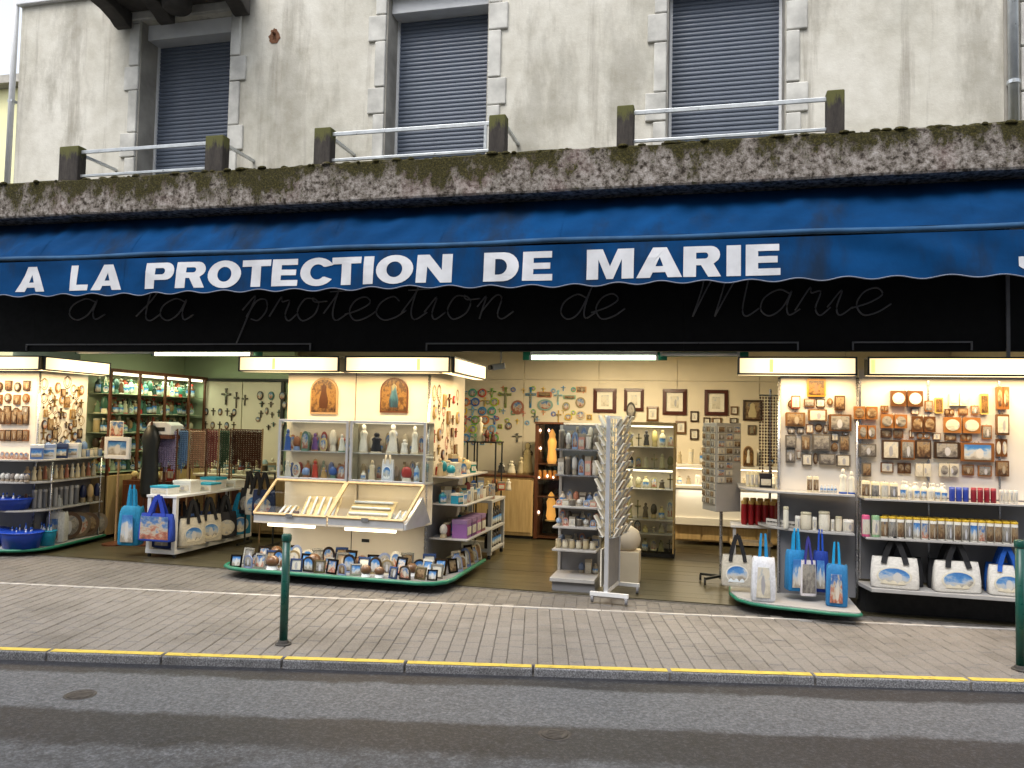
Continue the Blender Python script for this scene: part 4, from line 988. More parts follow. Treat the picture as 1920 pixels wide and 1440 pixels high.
plq(N2, .19, lambda i: L2[i], 'plaques on the wide right display')
# candles and jars: upper shelf of the wide module (z 1.088)
def rowz5(key, name, label, cat, x0, x1, n, yt, yb, Y, z, grp, colf, fill=.88, d=None, pk=None, jit=.0):
    for i in range(n):
        a, c = x0+(x1-x0)*i/n, x0+(x1-x0)*(i+fill)/n
        pa, pb = z5(a, yt), z5(c, yb)
        o = item(key, name, (ORD[i]+' '+label) if n > 1 else label, cat, pa[0], pb[0], pa[1]+rnd.uniform(-jit, jit), pb[1], Y+rnd.uniform(-.012, .012), z=z, group=grp, cols=colf(i), d=d, rz=rnd.uniform(-.2, .2))
        if pk: repic(o, pk[i % len(pk)])
rowz5('candle', 'candle', 'stout cream picture candle from the left, upper shelf at the right edge', 'candle', 640, 830, 4, 675, 758, -.03, 1.089, 'stout cream candles', lambda i: ('#ece0b8',), pk=['brown', 'grotto', 'pale', 'grotto'], jit=2)
rowz5('bottle', 'holy_water_bottle', 'white bottle with blue label, front row, upper shelf at the right edge', 'bottle', 835, 1080, 7, 685, 768, -.03, 1.089, 'white and blue bottles on the upper shelf', lambda i: ('#ece6d2', '#f0ead8'), pk=['blue', 'pale', 'blue'], jit=4)
rowz5('bottle', 'holy_water_bottle', 'white bottle in the back row, upper shelf at the right edge', 'bottle', 845, 1075, 5, 668, 750, .09, 1.089, 'white bottles in the back row of the upper shelf', lambda i: ('#f0ead8', '#f2eee2'), pk=['pale'], jit=3)
for yb, yt, Y in ((772, 706, -.04), (768, 700, .07)):
    w_ = 'front' if Y < 0 else 'back'
    rowz5('jar', 'votive_jar', f'blue votive jar in the {w_} row, upper shelf at the right edge', 'jar', 1085, 1190, 3, yt, yb, Y, 1.089, f'blue votive jars, {w_} row', lambda i: ('#2a3f9a', '#4a5fb8'))
    rowz5('jar', 'votive_jar', f'dark red votive jar in the {w_} row, upper shelf at the right edge', 'jar', 1196, 1330, 4, yt+4, yb+5, Y, 1.089, f'red votive jars, {w_} row', lambda i: ('#8a1c2a', '#a8404a'))
rowz5('candle', 'candle', 'short white candle at the right end, upper shelf at the right edge', 'candle', 1340, 1440, 4, 722, 790, -.03, 1.089, 'short white candles', lambda i: ('#e6e2da',), pk=['pale'])
# lower shelf (z .733)
for x0, c, nm in ((640, '#d85a88', 'pink'), (690, '#8fb88a', 'pale green')):
    pa, pb = z5(x0, 845), z5(x0+42, 955)
    item('candle', 'candle', f'plain {nm} pillar candle at the left end of the lower shelf', 'candle', pa[0], pb[0], pa[1], pb[1], -.05, z=.734, cols=(c,))
for i in range(17):
    x0 = 735+i*41.5; pa, pb = z5(x0, 853+i*1.6), z5(x0+38, 960+i*1.9)
    o = item('picture_candle', 'picture_candle', f'{ORD[i]} yellow-lidded picture candle from the left, front row of the lower right shelf', 'candle', pa[0], pb[0], pa[1], pb[1], -.05+rnd.uniform(-.01, .01), z=.734,
         group='picture candles, front row', cols=('#ece8dc', None, '#e0b832'), rz=rnd.uniform(-.15, .15))
    repic(o, ['brown', 'grotto', 'brown', 'grotto', 'blue', 'multi', 'brown'][i % 7])
for i in range(16):
    x0 = 745+i*43; pa, pb = z5(x0, 842+i*1.6), z5(x0+38, 948+i*1.9)
    item('picture_candle', 'picture_candle', f'{ORD[i]} yellow-lidded white candle from the left, back row of the lower right shelf', 'candle', pa[0], pb[0], pa[1], pb[1], .08, z=.734, group='picture candles, back row', cols=('#e8e4d8', None, '#e4bc38'))
# narrow module shelf A (z 1.115)
rowz5('candle', 'candle', 'plain cream candle left of the small black box, narrow right display', 'candle', 50, 118, 3, 640, 716, .45, 1.116, 'plain cream candles by the black box', lambda i: ('#ece0b6', '#ece0b6'), pk=['pale'])
pa, pb = z5(120, 645), z5(182, 716); item('carton', 'boxed_gift', 'small black box between cream candles on the narrow right display', 'box', pa[0], pb[0], pa[1], pb[1], .40, z=1.116, d=.08, cols=('#14141a', '#1c1c24'))
rowz5('candle', 'candle', 'plain cream candle right of the black box, narrow right display', 'candle', 200, 310, 4, 662, 727, .25, 1.116, 'plain cream candles right of the black box', lambda i: ('#e8d8aa',), pk=['pale'])
rowz5('candle', 'candle', 'picture candle beside the small blue bottles, narrow right display', 'candle', 360, 425, 2, 652, 732, .06, 1.116, 'two picture candles, narrow right display', lambda i: ('#e8dcbc',), pk=['brown'])
rowz5('bottle', 'holy_water_bottle', 'very small blue and white bottle by the madonna bottles', 'bottle', 428, 516, 5, 700, 742, .02, 1.116, 'very small blue bottles', lambda i: ('#c8d0d8', '#e8e8e4'), pk=['blue'])
for x0, x1, yt, wv in ((523, 567, 620, 'taller'), (570, 607, 632, 'shorter')):
    pa, pb = z5(x0, yt), z5(x1, 746); item('madonna', 'madonna_bottle', f'{wv} white madonna bottle with blue foot at the right of the upper shelf', 'figurine', pa[0], pb[0], pa[1], pb[1], 0.0, z=1.116, cols=('#f0ead6', '#1c4aa0', '#f2eee0'))
# shelf B cups
for i, (x0, x1, yt) in enumerate(((240, 268, 815), (300, 330, 862), (328, 385, 842), (388, 412, 868), (420, 478, 838), (482, 502, 880), (505, 540, 865), (543, 600, 880))):
    pa, pb = z5(x0, yt), z5(x1, 915+x0*.05)
    o = item('candle' if i % 2 else 'jar', 'votive_cup', f'{ORD[i]} cream cup from the left on the lower shelf, narrow right display', 'candle', pa[0], pb[0], pa[1], pb[1], .06, z=.756, cols=(WHITES[i % 4], '#d8d0b0'))
pr = z5(155, 895), z5(300, 920)
t = thing('price_rail', 'pale strip of small round medals along the left of the lower shelf', 'display strip', tuple(A(pr[0][0], pr[0][1], .25)))
a_, c_ = A(pr[0][0], pr[0][1], .30), A(pr[1][0], pr[1][1], .10)
MB().bar((a_.x, a_.y, .79), (c_.x, c_.y, .79), .012, .06).build('strip', 'boardwhite', t)
for k in range(9):
    q = a_.lerp(c_, (k+.5)/9); MB().lathe([(.014, 0), (.014, .006), (0, .007)], 8, (q.x, q.y-.012, .79)).build('medal', 'blackframe', t)
for Y, w_, zz in ((.55, 'front', 0), (.68, 'back', .01)):
    for i in range(5):
        pa, pb = z5(25+i*36+(10 if zz else 0), 775-8*bool(zz)), z5(25+i*36+32+(10 if zz else 0), 895)
        item('jar', 'votive_jar', f'{ORD[i]} tall deep red votive jar in the {w_} row on the pale side shelf', 'jar', pa[0], pb[0], pa[1], pb[1], Y, z=.72, group=f'tall red votive jars, {w_}', cols=('#9a1018', '#d8b060'))
t = thing('side_shelf', 'pale side shelf carrying red votive jars behind the narrow right display', 'shelf', (.3, .65, 0))
MB().box(.28, .45, .695, .72, .80, .715).build('board', 'boardwhite', t); MB().box(.30, .47, .115, .33, .50, .694).build('leg', 'greyshelf', t); MB().box(.66, .74, .115, .69, .77, .694).build('leg', 'greyshelf', t)
MB().box(.28, .56, .50, .70, .80, .53).build('lower_board', 'counterwood', t)
# bags on the trays
def bag(key, label, x0, x1, yt, yb, Y, z, d, cols, rz=0.0, pk=None, grp='tote bags on the right displays'):
    o = item(key, 'tote_bag', label, 'bag', x0, x1, yt, yb, Y, z=z, d=d, group=grp, cols=cols, rz=rz)
    if pk: repic(o, pk)
    return o
bag('tote', 'white tote with black handles and oval blue print, left of two on the right tray', 1632, 1722, 1047, 1104, -.06, .285, .14, ('#e6e2da', '#16161a', '#16161a', '#e8e0cc', None, '#e6dcc4'), -.12)
bag('tote', 'black and white tote standing behind the left oval-print tote', 1642, 1730, 1044, 1098, .08, .285, .10, ('#26262a', '#16161a', '#16161a', '#c8c0b0'), -.05)
bag('tote', 'white tote with black handles and oval blue print, right of two on the right tray', 1748, 1838, 1055, 1112, -.06, .285, .14, ('#e6e2da', '#16161a', '#16161a', '#e8e0cc', None, '#e6dcc4'), .10)
bag('tote', 'black and white tote standing behind the right oval-print tote', 1738, 1822, 1050, 1104, .08, .285, .10, ('#2a2a2e', '#16161a', '#16161a', '#c8c0b0'), .06)
bag('tote', 'bright blue tote with oval print beside the right bollard', 1852, 1925, 1060, 1115, -.06, .285, .14, ('#e6e2da', '#0f56b8', '#0f56b8', '#e8e0cc', None, '#e6dcc4'), -.06)
bag('picture_tote', 'plain bright blue tote standing behind the blue-handled oval tote', 1845, 1918, 1052, 1106, .08, .285, .10, ('#1260c0', '#0f56b8', '#0f56b8'), 0, 'blue')
bag('folded_tote', 'slim white and silver gift bag with turquoise handle on the green-edged tray', 1408, 1452, 1052, 1132, -.22, .118, .16, ('#dfe2ea', '#1a8ec8', None), 0, 'pale')
bag('folded_tote', 'slim turquoise tote, leftmost of the three hanging on the narrow display', 1472, 1510, 1052, 1126, -.05, .20, .16, ('#1c7fc0', '#14a0dc', None), .2, 'blue')
bag('folded_tote', 'deep blue slim tote in the middle of the narrow display', 1524, 1552, 1050, 1124, -.02, .20, .16, ('#123a9a', '#1450c0', None), -.1, 'blue')
bag('picture_tote', 'dark tote with a framed grey picture between the blue bags', 1500, 1530, 1054, 1120, -.12, .17, .08, ('#e0dce0', '#3a3a90', '#3a3a90'), .1, 'grotto')
bag('folded_tote', 'slim turquoise tote nearest the grey upright, hanging lowest on the narrow display', 1548, 1588, 1068, 1144, -.22, .118, .16, ('#2a7ab4', '#12a0dc', None), -.15, 'multi')
b_ = bag('tote', 'white tote with black handles and a round blue madonna medallion', 1352, 1412, 1044, 1102, .12, .17, .12, ('#c8c2b4', '#101014', '#101014', '#e4e0d4', None, '#e8f0f6'), .05, grp='tote bags on the right displays')

# ------------------------------------------------------------------ MIDDLE DISPLAY
md = thing('shelf_display', 'middle display with glass cabinets, sloping cases and a green-edged tray of souvenirs', 'shop display', (-3.8, .1, 0))
tp = [(-5.06, 1.0), (-5.06, -.22), (-5.02, -.33), (-4.9, -.42), (-4.7, -.47), (-2.76, -.50), (-2.60, -.46), (-2.51, -.34), (-2.48, -.2), (-2.48, 1.0)]
MB().prism(tp, .085, .10).build('tray', 'grey', md, bevel=.004)
MB().tube([(x, y-.002, .098) for x, y in tp], .022, 6).build('green_edge', 'green_edge', md, smooth=True)
MB().prism([(-4.8, .9), (-4.8, -.05), (-2.8, -.05), (-2.8, .9)], .006, .084).build('plinth', 'dark', md)
MB().box(-4.70, .30, .10, -3.855, .33, 2.30).build('back_panel', 'cream', md)
MB().box(-3.845, .30, .10, -2.985, .33, 2.30).build('back_panel', 'cream', md)
MB().box(-3.72, .290, .34, -3.63, .2995, .375).build('label_plate', 'dark', md)
MB().box(-3.855, .303, .10, -3.845, .32, 2.30).build('joint', 'dark', md)
MB().box(-2.985, .30, 1.0, -2.955, 1.6, 2.30).build('side_panel', 'cream', md)
MB().box(-2.985, .33, .10, -2.955, 1.6, .999).build('lower_side_panel', 'grey', md)
MB().tube([(-2.96, .28, .10), (-2.96, .28, 2.22)], .016, 8).build('upright', 'chrome', md, smooth=True)
# glass cabinets on the board
def cab(label, x0, x1):
    t = thing('glass_cabinet', label, 'display cabinet', ((x0+x1)/2, .1, 1.03), 'glass cabinets on the middle display')
    y0, y1, za, zb = 0.0, .285, 1.03, 1.70; e = .028
    for X in (x0, x1-e): MB().box(X, y0, za, X+e, y0+e, zb).build('front_post', 'alu', t, bevel=.003)
    for z in (za, zb-e): MB().box(x0+e, y0+.001, z, x1-e, y0+e, z+e).build('front_rail', 'alu', t, bevel=.003)
    MB().box(x0, y0+e, zb-.012, x1, y1, zb).build('top', 'alu', t); MB().box(x0, y0+e, za, x1, y1, za+.012).build('bottom', 'greyshelf', t)
    for X in (x0, x1-.006): MB().box(X, y0+e, za+.013, X+.006, y1, zb-.013).build('side_glass', 'glass', t)
    MB().box(x0+e+.001, y0+.010, za+e+.001, x1-e-.001, y0+.015, zb-e-.001).build('front_glass', 'glass', t)
    MB().box(x0+.008, y0+.04, 1.34, x1-.008, y1, 1.347).build('glass_shelf', 'greyshelf', t)
    MB().box(x0+.05, y0+.03, zb-.03, x1-.05, y0+.05, zb-.014).build('light_strip', 'striplight', t)
    MB().box(x0+.008, y1-.006, za+.013, x1-.008, y1, zb-.013).build('back_lining', 'cream', t)
    area(t, 'lamp', ((x0+x1)/2, y0+.10, zb-.034), x1-x0-.1, .05, 2.2, (1, .80, .55)); area(t, 'lamp', ((x0+x1)/2, y0+.10, 1.335), x1-x0-.1, .05, 1.4, (1, .80, .55))
cab('left glass cabinet full of small coloured figurines', -4.635, -3.785)
cab('right glass cabinet holding white statues', -3.765, -2.885)
for sh, (yt, yb, z) in enumerate(((798, 846, 1.348), (858, 899, 1.043))):
    for i in range(7):
        x0 = 532+i*17; key = ['madonna', 'globe', 'souvenir', 'madonna', 'medallion', 'globe', 'madonna'][(i+sh*3) % 7]
        hh = rnd.uniform(.45, .85); c = MIXC[(i*3+sh*5) % 10]
        item(key, 'small_figurine', f'{ORD[i]} small souvenir from the left on the {["upper", "lower"][sh]} shelf of the left glass cabinet', 'souvenir', x0, x0+14, yb-(yb-yt)*hh, yb, .12+.07*(i % 2), z=z, cols=(c, MIXC[(i+sh) % 10], MIXC[(i*7+2) % 10]), d=.06 if key in ('madonna', 'globe') else .02)
st = [(672, 690, 800, 'white angel statue'), (694, 716, 815, 'dark-robed statue'), (726, 746, 798, 'white madonna with blue crown'), (750, 766, 826, 'short white kneeling statue'), (770, 784, 800, 'tall slim white statue')]
for i, (x0, x1, yt, nm) in enumerate(st):
    item('madonna', 'statue', f'{nm} on the upper shelf of the right glass cabinet', 'statue', x0, x1, yt, 853, .14, z=1.348, d=.09, cols=(['#eae4d6', '#17161c', '#e6e0d4', '#ece6da', '#efe9dc'][i], '#cfc4ae', ['#ece8dc', '#2a2830', '#c8ccd8', '#ece6da', '#f0ebe0'][i]))
for i, (x0, x1, yt, key, nm, c) in enumerate(((676, 686, 885, 'bottle', 'tiny white bottle', '#e0d8c8'), (690, 704, 865, 'madonna', 'ivory madonna statue', '#d8c8a8'), (716, 738, 862, 'tote', 'small white bag with blue print', '#dfe4ee'), (752, 772, 874, 'globe', 'red snow globe', '#a83a34'), (776, 786, 866, 'bottle', 'pale blue bottle', '#a8bcd0'))):
    item(key, 'souvenir', f'{nm} on the lower shelf of the right glass cabinet', 'souvenir', x0, x1, yt, 903, .14, z=1.043, d=.06, cols=(c, '#d8d0c0', '#c8c4bc'))
# sloping cases: hinge line at the cabinets' foot, front edge low and forward
def slope_case(label, x0, x1, f0, f1):
    t = thing('sloping_case', label, 'display case', ((x0+x1)/2, -.1, .62), 'sloping glass cases')
    H0, H1 = Vector((x0, -.005, 1.022)), Vector((x1, -.005, 1.022)); F0, F1 = Vector((f0, -.30, .68)), Vector((f1, -.30, .68))
    up_ = (H1-H0).cross(F0-H0).normalized()
    if up_.z < 0: up_ = -up_
    for nm, p, q in (('top_rail', H0, H1), ('front_rail', F0, F1), ('side_rail', H0, F0), ('side_rail', H1, F1)): MB().bar(p, q, .026, .022, up_).build(nm, 'goldwood', t, bevel=.003)
    g = [H0, H1, F1, F0]; MB().hexa([v-up_*.003 for v in (g[3], g[2], g[1], g[0])], [v+up_*.002 for v in (g[3], g[2], g[1], g[0])]).build('glass', 'glass', t)
    # tray under the glass
    B0, B1 = Vector((f0, -.30, .60)), Vector((f1, -.30, .60)); C0, C1 = Vector((x0, .28, .60)), Vector((x1, .28, .60))
    MB().hexa([B0-Vector((0, 0, .02)), B1-Vector((0, 0, .02)), C1-Vector((0, 0, .02)), C0-Vector((0, 0, .02))], [B0, B1, C1, C0]).build('bottom', 'cream', t)
    MB().hexa([B0, B1, B1+Vector((0, .015, 0)), B0+Vector((0, .015, 0))], [F0-Vector((0, 0, .014)), F1-Vector((0, 0, .014)), F1+Vector((0, .015, -.014)), F0+Vector((0, .015, -.014))]).build('apron', 'alu', t)
    MB().box(x0, .27, .601, x1, .28, 1.01).build('back_lining', 'cream', t)
    area(t, 'lamp', ((x0+x1)/2, .12, 1.0), x1-x0-.1, .05, 3.5, (1, .82, .55))  # area light added to brighten the case inside; no fixture there
    m_ = (F0+F1)/2; MB().box(m_.x-.04, -.318, .655, m_.x+.04, -.301, .69).build('lock', 'chrome', t)
    return t
def tube_low(label, xa, xb, y):
    p, q = A(xa, y, -.22), A(xb, y, -.22); z = .555
    t = thing('fluorescent_light', label, 'light', ((p.x+q.x)/2, -.22, z), 'tubes under the sloping cases')
    MB().tube([(p.x, -.22, z), (q.x, -.22, z)], .018, 10).build('tube', 'tubewarm', t, smooth=True)
    MB().box(p.x-.03, -.25, z+.0195, q.x+.03, -.19, .58).build('housing', 'white_metal', t)
    area(t, 'lamp', ((p.x+q.x)/2, -.22, z-.022), q.x-p.x, .05, 9, (1, .88, .66))
for s in (0, 1):
    x0, x1, f0, f1 = ((-4.63, -3.79, -4.72, -3.865), (-3.765, -2.89, -3.845, -2.995))[s]
    slope_case(('left sloping glass case with a card of white candles inside', 'right sloping glass case with trays of white candles inside')[s], x0, x1, f0, f1)
MB().hexa([(-2.99, -.30, .585), (-2.965, -.30, .585), (-2.90, .28, .585), (-2.93, .28, .585)], [(-2.99, -.30, .64), (-2.965, -.30, .64), (-2.90, .0, .90), (-2.93, .0, .90)]).build('case_end_panel', 'alu', md)
tube_low('lit tube under the left sloping case', 503, 590, 990); tube_low('lit tube under the right sloping case', 647, 742, 998)
# candle cards in the cases
def candle_card(label, cx, cy, w_, h_, n, ang, tilt, rows=False):
    t = thing('candle_tray', label, 'candle tray', (cx, cy, .605), 'candle trays in the sloping cases', rz=ang)
    ct, s_ = math.cos(tilt), math.sin(tilt)
    def P(u, v, k): return (u, v*ct-k*s_, v*s_+k*ct+.01)
    MB().hexa([P(-w_/2, 0, 0), P(w_/2, 0, 0), P(w_/2, h_, 0), P(-w_/2, h_, 0)], [P(-w_/2, 0, .008), P(w_/2, 0, .008), P(w_/2, h_, .008), P(-w_/2, h_, .008)]).build('card', 'goldwood', t)
    for i in range(n):
        if rows: v = h_*(i+.5)/n; pts = [P(-w_*.46, v, .022), P(w_*.40, v, .022), P(w_*.44, v, .022)]
        else: u = -w_/2+w_*(i+.5)/n; pts = [P(u, h_*.06, .022), P(u, h_*.90, .022), P(u, h_*.94, .022)]
        MB().tube(pts, [.014, .014, .006], 8).build('candle', 'white_metal', t, smooth=True)
for k, (x_, y_, a_) in enumerate(((-4.45, -.18, 6), (-4.22, -.05, -4), (-3.10, -.16, 3))):
    candle_card(['flat tray of candles at the left end of the left sloping case', 'tray of candles in the middle of the left sloping case', 'tray of candles at the right end of the right sloping case'][k], x_, y_, .19, .28, 3, R(a_), R(22), k == 1)
candle_card('card of upright white candles leaning in the left sloping case', -4.03, -.20, .40, .36, 5, R(8), R(40))
candle_card('tray of long white candles lying crosswise in the right sloping case', -3.45, -.24, .50, .36, 4, R(.3), R(36), True)
for i in range(4):
    x0 = 722+i*12
    item('bottle', 'small_bottle', f'{ORD[i]} small clear bottle from the left in the right sloping case', 'bottle', x0, x0+9, 945, 966, -.06-.01*i, z=.601, cols=('#b8b4a8', '#d0ccc0'))
for i in range(3):
    item('carton', 'boxed_gift', f'{ORD[i]} small dark gift box from the left in the left sloping case', 'box', 528+i*11, 537+i*11, 940, 955, -.04, z=.601, d=.05, cols=('#4a2a28', '#5a3430'))
# arched icons
for i, (x0, x1, yt, yb, c, nm) in enumerate(((582, 633, 708, 776, '#4a2c18', 'brown and gold arched icon of several figures'), (713, 765, 708, 774, '#a8b8c8', 'blue and gold arched icon of a standing figure'))):
    o = item('arch_icon', 'arched_icon', nm+' on the middle display board', 'icon', x0, x1, yt, yb, .299, d=.02, cols=(None, None, c))
    if i:
        o.children[1].material_slots[0].link = 'OBJECT'; o.children[1].material_slots[0].material = PIC['teal']; o.children[0].material_slots[0].link = 'OBJECT'; o.children[0].material_slots[0].material = MAT['darkwood']
# souvenirs standing on the tray, two uneven rows
SV = ['photo_frame', 'souvenir', 'photo_frame', 'globe', 'photo_frame', 'souvenir']
PL = ['#1c1714', '#a8a294', '#3a2c1c', '#7c88a8', '#2a1f16', '#8a7a58', '#c8c2b4', '#4a5f8c']
CN = {'photo_frame': 'framed picture', 'souvenir': 'arched souvenir plaque', 'globe': 'snow globe'}
for r_, (n_, xa, xb, Y, yt) in enumerate(((17, -4.93, -2.60, -.35, .135), (17, -4.92, -2.58, -.19, .16), (17, -4.80, -2.60, -.02, .185))):
    for i in range(n_):
        X = xa+(xb-xa)*(i+.5)/n_+rnd.uniform(-.015, .015); k = SV[(i*5+r_*2+i//4) % 6]; h = yt*rnd.uniform(.8, 1.2); w_ = min(.14, h*rnd.uniform(.8, 1.05))
        c = PL[(i*3+r_) % 8]
        o = place(k, 'souvenir', f'{ORD[i]} {CN[k]} from the left in the {["front", "middle", "back"][r_]} row on the middle tray', 'souvenir', (X, Y+rnd.uniform(-.03, .03), .101), (w_, (.012 if k != 'globe' else w_), h),
              rnd.uniform(-.35, .35), 'souvenirs on the green-edged middle tray', (c, c if k == 'photo_frame' else None, PL[(i+2) % 8]), rx=R(-14) if k == 'photo_frame' else 0)
        if k != 'globe': repic(o, ['blue', 'grotto', 'multi', 'brown', 'blue', 'pale'][(i+r_) % 6])
        else: o.children[1].color = lin('#6a4a30')
# rosaries and pendants on the side panel of the middle display
for r_ in range(5):
    for i in range(6):
        Y = .42+i*.17; z = 2.10-r_*.20
        kk = ['rosary', 'cross', 'rosary', 'medallion', 'plaque'][(i*2+r_*3) % 5]; sc_ = rnd.uniform(.7, 1.15)
        place(kk, 'rosary' if kk == 'rosary' else 'pendant', f'pendant on the middle display side panel, {ORD[r_]} row down, {ORD[i]} from the street', 'rosary' if kk == 'rosary' else 'pendant', (-2.950, Y+rnd.uniform(-.04, .04), z-.2+rnd.uniform(-.04, .04)), ((.17 if kk == 'rosary' else .10)*sc_, .015, (.24 if kk == 'rosary' else .14)*sc_), R(90), 'pendants on the middle side panel', (['#8a6a38', '#6a4426', '#b89a60', '#4a2a1c', '#a8302a'][(i+r_*2) % 5], '#6a4a2c', '#c8b070'))
# side shelves of the middle display
for z, x1, nm in ((1.10, -2.60, 'greyshelf'), (.80, -2.52, 'greyshelf'), (.42, -2.50, 'greyshelf')):
    MB().box(-2.95, .36, z-.016, x1, 1.5, z).build('side_shelf', nm, md, bevel=.003)
for r_, (z, X, h) in enumerate(((1.101, -2.74, .13), (.801, -2.66, .10))):
    for i in range(7):
        Y = .45+i*.15
        k = ['globe', 'carton', 'madonna', 'souvenir'][(i+r_) % 4]; c = (['#1f8fa0', '#d8d2c4', '#b05a5a', '#2a6aa0', '#c8b890', '#16807a', '#e0dace'], ['#1c8aa8', '#2aa0b8', '#c8d4d8', '#1880a0', '#d8d8d0', '#58a8b0', '#e0dcd0'])[r_][i]
        hh = h*rnd.uniform(.7, 1.25)
        place(k, 'small_souvenir', f'{ORD[i]} small souvenir from the front on the {["upper", "middle"][r_]} side shelf of the middle display', 'souvenir', (X, Y, z), (.10, .10 if k in ('globe', 'carton', 'madonna') else .015, hh), R(70), 'souvenirs on the middle side shelves', (c, '#d8d0c0', c))
for i in range(4):
    place('carton', 'boxed_gift', f'{ORD[i]} purple gift box from the front on the low side shelf of the middle display', 'box', (-2.62, .52+i*.2, .421), (.17, .17, .20), R(90), 'purple gift boxes', (['#8a5a98', '#6a3a6a', '#a86a9a', '#7a4a50'][i], '#8a6a90'))
# white open shelf unit behind it
wu = thing('shelf_unit', 'white painted open shelf unit with dark goods beside the middle display', 'shelf unit', (-2.75, 1.9, 0))
X0_, X1_, Y0_, Y1_ = -3.05, -2.56, 1.58, 2.25
for x in (X0_, X1_-.05):
    for y in (Y0_, Y1_-.05): MB().box(x, y, .05, x+.05, y+.05, .72).build('leg', 'greyshelf', wu, bevel=.003)
for z in (.09, .36, .70): MB().box(X0_-.003, Y0_-.003, z, X1_+.003, Y1_+.003, z+.035).build('shelf', 'greyshelf', wu, bevel=.003)
for x in (X0_+.02, X1_-.03):
    for y in (Y0_+.02, Y1_-.03): MB().lathe([(.02, 0), (.025, .02), (.015, .049)], 10, (x, y, .004)).build('caster', 'dark', wu)
for r_, z in enumerate((.126, .396)):
    for i in range(5):
        place('bottle', 'dark_bottle', f'{ORD[i]} dark bottle on the {["lower", "upper"][r_]} shelf of the white unit', 'bottle', (-2.63, 1.68+i*.12, z), (.09, .09, .22), R(90), 'dark bottles in the white unit', ('#2a2018', '#6a5a40'))
for i in range(6):
    o = place('card', 'greeting_card', f'{ORD[i]} greeting card from the left standing on the white unit', 'card', (-2.98+i*.075, 1.66+.05*(i % 2), .736), (.09, .004, .14+.03*(i % 3)), R(10*(i % 3-1)), 'cards on the white unit'); repic(o, ['pale', 'brown', 'multi'][i % 3])

# ------------------------------------------------------------------ LEFT DISPLAY with rounded shelves
l1 = thing('shelf_display', 'grey display with rounded shelves at the left edge, blue baskets on its tray', 'shop display', (-8.6, .3, 0))
def rounded(dx, back=1.22, y0=-.24, x1=-7.75):
    return [(-9.6, back), (-9.6, y0+dx), (-8.2, y0+dx)]+arc(-8.2, y0+.40, .45-dx, -90, 0, 7, .40-dx)[1:]+[(-7.90-dx, back), (-8.6, back)]
MB().prism(rounded(0), .05, .075).build('tray', 'greyshelf', l1, bevel=.003)
MB().tube([(x, y, .062) for x, y in rounded(0)[1:-1]], .02, 6).build('green_edge', 'green_edge', l1, smooth=True)
MB().prism(rounded(.30), .006, .049).build('plinth', 'dark', l1)
LZ = (1.138, .871, .529)
for z in LZ: MB().prism(rounded(.06), z-.02, z).build('shelf', 'greyshelf', l1, bevel=.003)
MB().box(-9.6, .25, .076, -8.17, .28, 1.117).build('lower_back_panel', 'grey', l1); MB().box(-9.6, .25, 1.139, -8.17, .28, 2.3).build('upper_back_panel', 'boardwhite', l1)
MB().box(-8.165, .25, .076, -8.135, 1.18, 1.117).build('lower_side_panel', 'grey', l1); MB().box(-8.165, .25, 1.139, -8.135, 1.05, 2.3).build('upper_side_panel', 'boardwhite', l1)
MB().tube([(-8.12, .24, .076), (-8.12, .24, 2.22)], .013, 8).build('upright', 'chrome', l1, smooth=True)
for x, y in ((-7.84, .2), (-7.95, 1.15)): MB().tube([(x, y, .076), (x, y, LZ[0]-.02)], .01, 8).build('upright', 'chrome', l1, smooth=True)
for r_, (yt, yb) in enumerate(((468, 550), (582, 648))):
    for i in range(5):
        a, c = z1(i*34+4, yt), z1(i*34+34, yb)
        o = item('plaque', 'wall_plaque', f'{ORD[i]} small brown plaque from the left, {["upper", "lower"][r_]} row of the left display', 'plaque', a[0], c[0], a[1], c[1], .248, d=.02, group='plaques on the left display', cols=(BROWNS[(i+r_) % 6], None, '#b0a890'))
for r_ in range(6):
    for i in range(8):
        Y = .33+i*.088; z = 2.10-r_*.145
        kk = ['rosary', 'plaque', 'cross', 'rosary', 'medallion'][(i*2+r_*3) % 5]; sc_ = rnd.uniform(.7, 1.2)
        place(kk, 'rosary' if kk == 'rosary' else 'pendant', f'pendant on the left display side board, {ORD[r_]} row down, {ORD[i]} from the street', 'rosary' if kk == 'rosary' else 'pendant', (-8.131, Y+rnd.uniform(-.03, .03), z-.16+rnd.uniform(-.035, .035)), ((.14 if kk == 'rosary' else .075)*sc_, .015, (.20 if kk == 'rosary' else .12)*sc_), R(90), 'pendants on the left side board', (['#7a5a2c', '#4a2e1a', '#a88850', '#3a2418', '#8a6838'][(i*2+r_) % 5], '#5a4028', '#c8b070'))
# top shelf boxes and globes, second shelf figurines, third shelf glasses
def lrow(key, name, labf, cat, zc, n, xa, xb, yt, yb, X, z, colf, grp, d=None, pk=None):
    for i in range(n):
        a, c = z1(xa+(xb-xa)*i/n, yt), z1(xa+(xb-xa)*(i+.9)/n, yb)
        o = side_item(key, name, labf(i), cat, a[0], c[0], a[1], c[1], X+rnd.uniform(-.03, .03), z=z, d=d, group=grp, cols=colf(i), rz=R(35)+rnd.uniform(-.2, .2))
        if pk: repic(o, pk)
lrow('carton', 'boxed_gift', lambda i: f'{ORD[i]} blue and white gift box from the left on the left display top shelf', 'box', 0, 4, 185, 470, 668, 752, -7.98, LZ[0]+.001, lambda i: (['#5a78b0', '#c8ccd4', '#24345c', '#d8dce4'][i], ['#dfe2e8', '#8a9cc0', '#3a4a70', '#e8e8ea'][i]), 'gift boxes on the left display', d=.16, pk='blue')
